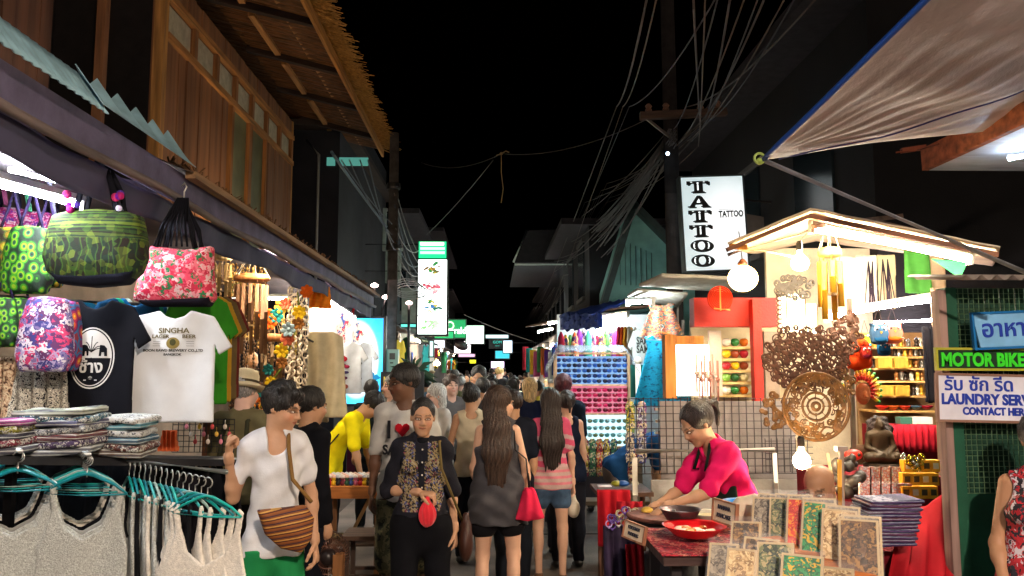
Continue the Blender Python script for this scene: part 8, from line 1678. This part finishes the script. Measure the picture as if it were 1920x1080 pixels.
# mid distance figures
def quick(label, px, Y, rz, top, tc, bot, hair='short', hc='black', sex='m', H=1.68, tank=0, sleeve=.42, vox=.012, name='shirt', **k):
    hl_ = k.pop('hairlen', .3); p = ppl(label, px, Y, rz, sex=sex, H=H, vox=vox, hands='coarse', **k); p.hairlen = hl_; wear(p, hair, hc)
    p.top(cloth(tc) if isinstance(tc, str) else tc, name, tank=tank, sleeve=sleeve, sinf=.022, seed=px % 9 + 1, neck=.07 if tank else .06, back=.05 if tank else 0); p.bottom(cloth(bot), seed=px % 7); p.shoes(plas('#1c1814')); return p
quick('person in loose cream tank top and black trousers with messy bun, seen from behind', 884, 7.7, 186, 'tank', '#c8bcA0', '#12141c', 'topbun', 'black', 'm', 1.63, tank=1, vox=.008, name='tank_top', build=.92, skin='tan', head=(-35, 0, 0), arms={'L': ((.25, -.15, -1), (.1, -.3, -1)), 'R': ((-.2, -.3, -.9), (.3, -.6, .3))})
p = quick('white haired woman with glasses in a white blouse looking left', 820, 8.3, -45, 'w', '#c8c4bc', '#3a3a44', 'bob', 'white', 'f', 1.63, vox=.0088, name='blouse', sleeve=.8, skin='pink', head=(-22, 8, 0))
b = MB(); [b.tube([p.hl((sx * .031 + .017 * math.cos(t), -.108, .014 * math.sin(t))) for t in np.linspace(0, 6.3, 12)], .002, 5) for sx in (-1, 1)]; b.build('spectacles', plas('#801828'), p.root, True)
b = MB(); b.tube([p.neck + Vector((.05, -.05, 0)), p.chest + Vector((.04, -.14, .05)), p.waist + Vector((.03, -.14, 0))], [.02, .03, .03], 6); b.build('scarf', mat('#8a2a4a', kind='floral', scale=20, cols=['#8a2a5a', '#c83a4a', '#3a3a7a', '#d88a9a'], dist=2), p.root, True)
quick('older grey haired man in pale shirt behind the man in the heart t-shirt', 737, 8.7, -50, 'w', '#8a8a84', '#3a3a3a', 'short', 'grey', skin='pink', H=1.72, head=(-10, 0, 0))
quick('brown haired man in grey shirt behind the white haired woman', 846, 9.3, 20, 'w', '#6a6a6c', '#2a2a34', 'short', 'brown', skin='pink', H=1.72)
quick('man in navy t-shirt and dark red cap facing the sunglasses rack', 1056, 8.0, 165, 'n', '#101a28', '#2a2a34', 'short', 'maroon', H=1.73, skin='tan', build=1.05)
quick('woman in navy tank top between the girl in pink and the man in red cap', 1062, 7.5, 185, 'n', '#141c30', '#1c1c24', 'pony', 'darkbrown', 'f', 1.58, tank=1, skin='light')
quick('woman with blonde bobbed hair in a navy top seen from behind', 993, 9.2, 182, 'n', '#141a30', '#22242e', 'bob', 'blonde', 'f', 1.68, skin='pink')
quick('short person in navy shirt half hidden behind the woman in grey', 962, 6.9, 190, 'n', '#141824', '#181c24', 'short', 'darkbrown', 'm', 1.60, skin='tan')
quick('dark haired person with raised arm beyond the tank top person', 905, 9.4, 190, 'n', '#3a3a40', '#22242e', 'short', 'black', 'm', 1.68, skin='tan')
quick('person in blue shirt bending right beside the lowest sunglasses', 1158, 7.7, 88, 'b', '#1c4a78', '#7a7068', 'short', 'black', 'm', 1.6, skin='tan', lean=42, bend=20, head=(0, 40, 0), arms={'L': ((.1, -.1, -1), (.0, .1, -1)), 'R': ((-.1, 0, -1), (0, 0, -1))})
quick('person in yellow vest standing among the scarves right of the lane', 1008, 13, 150, 'y', '#c8b84a', '#2a2a2a', 'bun', 'black', 'f', 1.6, vox=.016, skin='brown')
# food seller
p = person('woman in bright pink t-shirt bending over the griddle cooking', (gx_(1388, 4.75), 4.75), -72, sex='f', H=1.66, build=1.02, vox=.0066, lean=14, bend=17, head=(-4, 34, 0), skin='tan', arms={'R': ((-.12, -.52, -.84), (.22, -.95, -.38), (.1, -.7, -.6), (0, 0, -1), .9), 'L': ((.10, -.62, -.75), (-.12, -1, -.25), (-.1, -.8, -.5), (0, 0, -1), .9)})
wear(p, 'pony', 'darkbrown'); p.top(cloth('#d8185c'), 'pink_tshirt', sleeve=.44, hem=-.05, sinf=.024, seed=15, fold=.012); p.bottom(cloth('#14261e'), 'dark_skirt', inf=.03, length=.6, flare=.02, top_=.06, skirt=.45, seed=15); p.shoes(plas('#2a2420'))
F = Field(.008); F.cone(p.waist + Vector((0, -.1, .16)), p.pel + Vector((0, -.13, -.12)), .10, .15, (1, 0, 0), .3, .02); F.warp(lambda q: .004 * np.sin(40 * q[..., 0])); F.build('apron', cloth('#16241c'), p.root)
for sx in (-1, 1): b = MB(); b.tube([p.waist + Vector((sx * .07, -.19, .15)), p.chest + p.Mc @ Vector((sx * .06, -.14, .10)), p.neck + p.Mc @ Vector((sx * .045, -.03, .02)), p.neck + p.Mc @ Vector((0, .06, .0))], .010, 5); b.build('apron_strap', cloth('#16241c'), p.root, True)
# seated and standing people in the right stalls
SEAT = {'L': ((.15, -1, -.05), (.0, -.1, -1)), 'R': ((-.15, -1, -.05), (.0, -.1, -1))}
def stool(x, y, h, label, name='stool'):
    t = thing(name, (x, y, 0), label, 'stool'); b = MB(); b.box((-.17, -.17, h - .03), (.17, .17, h)); b.build('seat', wood('#4a3426', st=(.1, 1, 1)), t)
    for sx in (-1, 1):
        for sy_ in (-1, 1): b = MB(); b.beam((sx * .13, sy_ * .13, 0), (sx * .13, sy_ * .13, h - .032), .035, .035); b.build('leg', wood('#3a281c'), t)
    for sx in (-1, 1): b = MB(); b.beam((sx * .13, -.11, h * .35), (sx * .13, .11, h * .35), .025, .025); b.build('stretcher', wood('#3a281c'), t); b = MB(); b.beam((-.11, sx * .13, h * .5), (.11, sx * .13, h * .5), .025, .025); b.build('stretcher', wood('#3a281c'), t)
    return t
p = person('bald man in a plaid shirt seated behind the print rack near the low bulb', (gx_(1532, 4.3), 4.3), -25, sex='m', H=1.66, vox=.009, seat=.44, legs=SEAT, head=(-18, 22, 0), skin='brown', hands='coarse'); p.body(p.root)
p.top(mat('#8a8480', kind='floral', scale=26, cols=['#a8a09a', '#5a5a64', '#c8c0b8', '#6a6a70'], dist=.2, rough=.9), 'plaid_shirt', sleeve=.45, seed=16, hem=.0); p.bottom(cloth('#2a2a30')); stool(gx_(1532, 4.3), 4.36, .44, 'dark wooden stool under the bald man in the plaid shirt')
p = person('dark haired seller in brown leaning over goods behind the seated statue', (gx_(1618, 5.95), 5.95), -10, sex='f', H=1.52, vox=.012, lean=20, bend=14, head=(0, 40, 0), skin='brown', hands='coarse'); wear(p, 'tousled', 'darkbrown'); p.top(cloth('#4a3424'), seed=17, sleeve=.5); p.bottom(cloth('#2a2018'))
p = person('woman in a flowered dress seated on a high stool before the green wall', (gx_(1944, 3.55), 3.55), -38, sex='f', H=1.66, build=1.22, vox=.009, seat=.74, legs={'L': ((.12, -1, -.25), (.0, -.25, -1)), 'R': ((-.12, -1, -.25), (.0, -.2, -1))}, head=(20, 0, 0), skin='brown', arms={'R': ((-.2, -.05, -1), (.15, -.55, -.75)), 'L': ((.2, -.05, -1), (-.15, -.55, -.75))})
fl = mat('#8a8a90', kind='floral', scale=16, cols=['#c8c0b8', '#4a6aa0', '#2a2a34', '#b8a888', '#a82030', '#d8d0c8', '#6a5a4a'], dist=2.5, rough=.85)
wear(p, 'bun', 'black'); p.top(mat('#7a1c24', kind='floral', scale=18, cols=['#a01c28', '#1c1a20', '#b82a34', '#c8c0c8', '#2a2a34'], dist=2.5, rough=.85), 'flowered_top', tank=1, seed=18, neck=.07, hem=.0); p.bottom(fl, 'flowered_skirt', inf=.03, length=.47, flare=.03, seed=18); p.shoes(plas('#2a1c14')); stool(gx_(1944, 3.55), 3.62, .74, 'high dark stool under the woman in the flowered dress', 'bar_stool')
# the crowd down the lane
pro = []
for i, (sx, H_, hair_, arm_) in enumerate((('m', 1.72, 'short', None), ('f', 1.6, 'bob', None), ('m', 1.66, 'tousled', None), ('f', 1.63, 'pony', None), ('m', 1.76, 'short', None), ('f', 1.57, 'bun', None))):
    p = person('crowd', (0, 0), 0, sex=sx, H=H_, vox=.019, build=1 + .06 * (i % 3 - 1), hands='coarse', skin=['tan', 'light', 'brown', 'tan', 'pink', 'light'][i], head=([0, 25, -20, 10, -30, 0][i], 6, 0), legs={'L': ((.04, -.18 + .1 * (i % 3), -1), (0, .1, -1)), 'R': ((-.04, .12 - .1 * (i % 2), -1), (0, .16, -1))}, arms={'R': ((-.2, -.1, -1), (.1, -.6 - .2 * (i % 2), -.5)), 'L': ((.2, .1, -1), (0, -.2, -1))} if i % 2 else None)
    wear(p, hair_, 'black'); p.top(blackc, sleeve=.42, seed=i, sinf=.02); p.bottom(jeans, seed=i, length=.97 if i % 3 else .55, name='trousers'); p.shoes(plas('#1c1814')); pro.append(p.root)
rc = random.Random(11); cr = []
for i in range(46):
    Y = 9.8 + 30 * (i / 45) ** 1.25; hwid = 1.55; x = rc.uniform(-1.45, 1.35) if i % 3 else rc.uniform(-.9, .7)
    px = 925 + x / Y * FPX
    if Y < 13 and 975 < px < 1020: x -= .5
    cr.append((Y, x, i))
scol = [('white', '#b8b8b4'), ('grey', '#6a6c70'), ('olive', '#5a6044'), ('navy', '#1c2438'), ('black', '#121216'), ('teal', '#2a5a5a'), ('cream', '#b8ac90'), ('red', '#7a2026'), ('light blue', '#6a88a0'), ('brown', '#5a4030'), ('pale green', '#8aa088')]
order = sorted(range(46), key=lambda k_: cr[k_][1] / cr[k_][0])
rank = {k_: n for n, k_ in enumerate(order)}
hcs = ['black', 'black', 'darkbrown', 'brown', 'grey', 'blonde', 'black']
def tens(n): return ordn(n) if n < 20 else ['twentieth', 'twenty-first', 'twenty-second', 'twenty-third', 'twenty-fourth', 'twenty-fifth', 'twenty-sixth', 'twenty-seventh', 'twenty-eighth', 'twenty-ninth', 'thirtieth', 'thirty-first', 'thirty-second', 'thirty-third', 'thirty-fourth', 'thirty-fifth', 'thirty-sixth', 'thirty-seventh', 'thirty-eighth', 'thirty-ninth', 'fortieth', 'forty-first', 'forty-second', 'forty-third', 'forty-fourth', 'forty-fifth', 'forty-sixth'][n - 19]
for Y, x, i in cr:
    r_ = pro[i] if i < 6 else copy_tree(pro[rc.randrange(6)]); r_.location = (x, Y, 0); r_.rotation_euler = (0, 0, R((180 if rc.random() < .68 else 0) + rc.uniform(-30, 30))); s_ = rc.uniform(.92, 1.07); r_.scale = (s_, s_, s_)
    nm, c = scol[(i * 5 + 2) % 11]; hn = hcs[rc.randrange(7)]
    for ch in r_.children:
        n0 = ch.name.split('.')[0]
        if n0 == 'shirt': setm(ch, cloth(c))
        elif n0 == 'trousers': setm(ch, cloth(['#1c2434', '#2a2a2a', '#4a4438', '#14161c', '#3a4458'][rc.randrange(5)]))
        elif n0 == 'hair': setm(ch, hairmat(hn))
    r_['label'] = 'person in %s shirt with %s hair, %s from left in the distant crowd' % (nm, hn.replace('darkbrown', 'dark brown'), tens(rank[i])); r_['group'] = 'crowd walking down the lane'; r_['category'] = 'person'
# ---------------- table of dolls, stool, fan, stroller ----------------
TY_ = 7.0; a, c = P(604, 912, Y=TY_), P(712, 912, Y=TY_)
T = thing('doll_table', ((a.x + c.x) / 2, TY_, 0), 'brown wooden table with rows of small white dolls', 'table')
part('table_top', (a.x, TY_, a.z - .03), (c.x + .1, TY_ + .45, a.z), wood('#c07a30', st=(.1, 1, 1)), T); part('front_rail', (a.x, TY_ - .02, a.z - .10), (c.x + .1, TY_ - .002, a.z - .002), wood('#a8642a', st=(.1, 1, 1)), T)
for x in (a.x + .04, c.x - .02):
    for y in (TY_ + .02, TY_ + .38): b = MB(); b.beam((x, y, 0), (x, y, a.z - .032), .04, .04); at(b.build('leg', wood('#6a4424'), T), T)
b = MB(); b.beam((a.x + .06, TY_ + .2, .05), (c.x - .1, TY_ + .22, a.z - .1), .02, .03); at(b.build('brace', wood('#8a6a44'), T), T)
part('under_shelf', (a.x + .07, TY_ + .05, .30), (c.x - .05, TY_ + .36, .32), wood('#4a3424', st=(.1, 1, 1)), T)
b = MB(); b.lathe([(.016, 0), (.024, .015), (.02, .035), (.012, .042), (.022, .055), (.024, .07), (.014, .088), (.002, .092)], 12); ME_DB = b.mesh('doll_body', True); b = MB(); b.ball((0, 0, .07), (.0235, .0235, .0225), 10); ME_DH = b.mesh('doll_head', True)
dcs = [('red', '#b8202c'), ('blue', '#2a4a8a'), ('maroon', '#6a1c2c'), ('yellow', '#d8b020'), ('pink', '#d86a8a'), ('dark green', '#1c4a34'), ('black', '#1a1a22')]
for r_ in range(3):
    for k_ in range(14):
        nm, c_ = dcs[(k_ * 3 + r_ * 2) % 7]; t = thing('small_doll', (a.x + .05 + k_ * .038, TY_ + .05 + r_ * .09, a.z + .001), '%s doll, %s from the left in the %s row on the brown table' % (nm, ordn(k_), ['front', 'middle', 'back'][r_]), 'doll', 'small dolls on the brown table')
        inst(ME_DB, 'body', plas(c_), parent=t, s=(.95, .95, 1)); inst(ME_DH, 'head', plas(['#d8d0c8', '#d8a898', '#c8c8d0'][(k_ + r_) % 3]), parent=t)
stool(gx_(695, 6.2), 6.2, P(695, 997, Y=6.2).z, 'small dark wooden stool in front of the doll table', 'wooden_stool')
for i in range(7): b = MB(); b.ball((0, 0, 0), (.07, .05, .03), 8); solo(b, 'clutter', mat(['#5a4a3a', '#3a3a2c', '#6a3a2c', '#4a4a44'][i % 4], kind='speck', scale=30, cols=['#2c241c', '#6a5a3a', '#3a3424', '#8a7a4a']), 'dark bundle stored on the shelf under the doll table, %s from the left' % ordn(i), 'bundle', 'bundles under the doll table', True, (a.x + .12 + .07 * i, TY_ + .2, .33 + .03))
fy = 5.2; q = P(612, 1040, Y=fy); t = thing('floor_fan', (q.x, fy, 0), 'big round dark floor fan seen from behind beside the striped bag', 'fan')
Rf = .145; MF = Matrix.Rotation(PI / 2, 3, 'X') @ Matrix.Rotation(R(20), 3, 'Y'); zc_ = q.z
b = MB()
for i in range(44): a_ = 2 * PI * i / 44; b.tube([Vector((0, 0, zc_)) + MF @ Vector((Rf * f * math.cos(a_), Rf * f * math.sin(a_), .075 * math.sqrt(max(0, 1 - f * f)))) for f in np.linspace(.25, 1, 7)], .0026, 4)
for f in (.25, .5, .75, 1): b.tube([Vector((0, 0, zc_)) + MF @ Vector((Rf * f * math.cos(t_), Rf * f * math.sin(t_), .075 * math.sqrt(max(0, 1 - f * f)))) for t_ in np.linspace(0, 2 * PI, 30)], .004, 5)
b.build('guard', mat('#5a3a2c', rough=.4, metal=.4), t); b = MB(); b.lathe([(Rf * 1.0, -.05), (Rf * 1.02, 0), (Rf * .99, .008)], 30, (0, 0, zc_), MF, cap=False); b.build('rim', plas('#1c1a1e'), t, True); b = MB(); b.lathe([(.05, .0), (.055, .06), (.04, .11), (.001, .115)], 16, (0, 0, zc_), MF); b.build('motor', plas('#241c1c'), t, True)
for k_ in range(3): b = MB(); b.ball((0, 0, 0), (.06, .03, .008), 10, Matrix.Rotation(2.1 * k_, 3, 'Z')); b.v = [tuple(Vector((0, 0, zc_)) + MF @ (Vector(v) + Vector((.07 * math.cos(2.1 * k_), .07 * math.sin(2.1 * k_), -.01)))) for v in b.v]; b.build('blade', plas('#3a2c28'), t, True)
b = MB(); b.tube([(0, .03, 0), (0, .03, zc_ - Rf)], .02, 8); b.lathe([(.16, 0), (.16, .02), (.05, .04), (.02, .06)], 20, (0, .03, 0)); b.build('stand', plas('#1a1a1e'), t, True)
b = MB(); b.box((.06, -.1, zc_ - .13), (.12, -.02, zc_ + .02)); b.build('control_box', wood('#8a5a30'), t)
SY_ = 9.5; q = P(1076, 975, Y=SY_); t = thing('stroller', (q.x - .15, SY_, 0), 'child stroller with small dark wheels by the sunglasses rack', 'stroller')
for i, (dx, dy) in enumerate(((-.16, -.2), (.16, -.2), (-.16, .25), (.16, .25))): b = MB(); b.tube([(dx, dy + .06 * math.cos(u), .07 + .06 * math.sin(u)) for u in np.linspace(0, 6.3, 16)], .014, 6); o = b.build('wheel', plas('#141416'), t, True); b = MB(); b.ball((dx, dy, .07), (.015, .02, .02), 8); b.build('hub', metal('#9a9a9a'), o, True)
b = MB(); b.tube([(-.15, -.2, .1), (-.15, .1, .5), (-.15, .35, .95), (.15, .35, .95), (.15, .1, .5), (.15, -.2, .1)], .012, 6); b.build('frame', metal('#6a6a70'), t, True); b = MB(); b.sheet(lambda u, v: (-.14 + .28 * u, -.15 + .42 * v, .32 + .35 * v * v), 6, 8, .02); b.build('fabric_seat', cloth('#1c2430'), t, True)
# ---------------- assumed lamps added behind the viewer to light the lane ----------------
def assumed_street_lamp(x, y, z, e, col, label, rz=0):
    t = thing('assumed_street_lamp', (x, y, 0), label, 'street lamp', 'assumed street lamps', rz)
    b = MB(); b.tube([(0, 0, 0), (0, 0, z - .3), (0, .25, z), (0, .7, z + .05)], [.06, .045, .03, .025], 8); b.build('post', metal('#5a5a58'), t, True)
    b = MB(); b.ball((0, .85, z + .06), (.1, .22, .05), 12); b.build('lamp_housing', metal('#6a6a68'), t, True)
    b = MB(); b.lathe([(.001, -.01), (.12, 0), (.14, .02)], 14, (0, .85, z - .05)); b.build('lens', glow(col, e), t, True)
    return t
assumed_street_lamp(1.9, -3.4, 4.5, 2300, '#ffe6d0', 'assumed warm street lamp on the right behind the viewer, lighting people and house', R(30))  # assumed lamp, added out of view to light people and house
tube_light((1.25, -1.3, 2.75), (1.35, .2, 2.75), 130, 'assumed tube light above the viewer on the right, added for frontal light', '#ffe9c8', .02)  # assumed tube, no stall built here; added to light people from the front
tube_light((-1.35, -1.6, 2.75), (-1.25, -.1, 2.75), 130, 'assumed tube light above the viewer on the left, added for frontal light', '#f4f6ff', .02)  # assumed tube, added out of view to brighten the near left goods
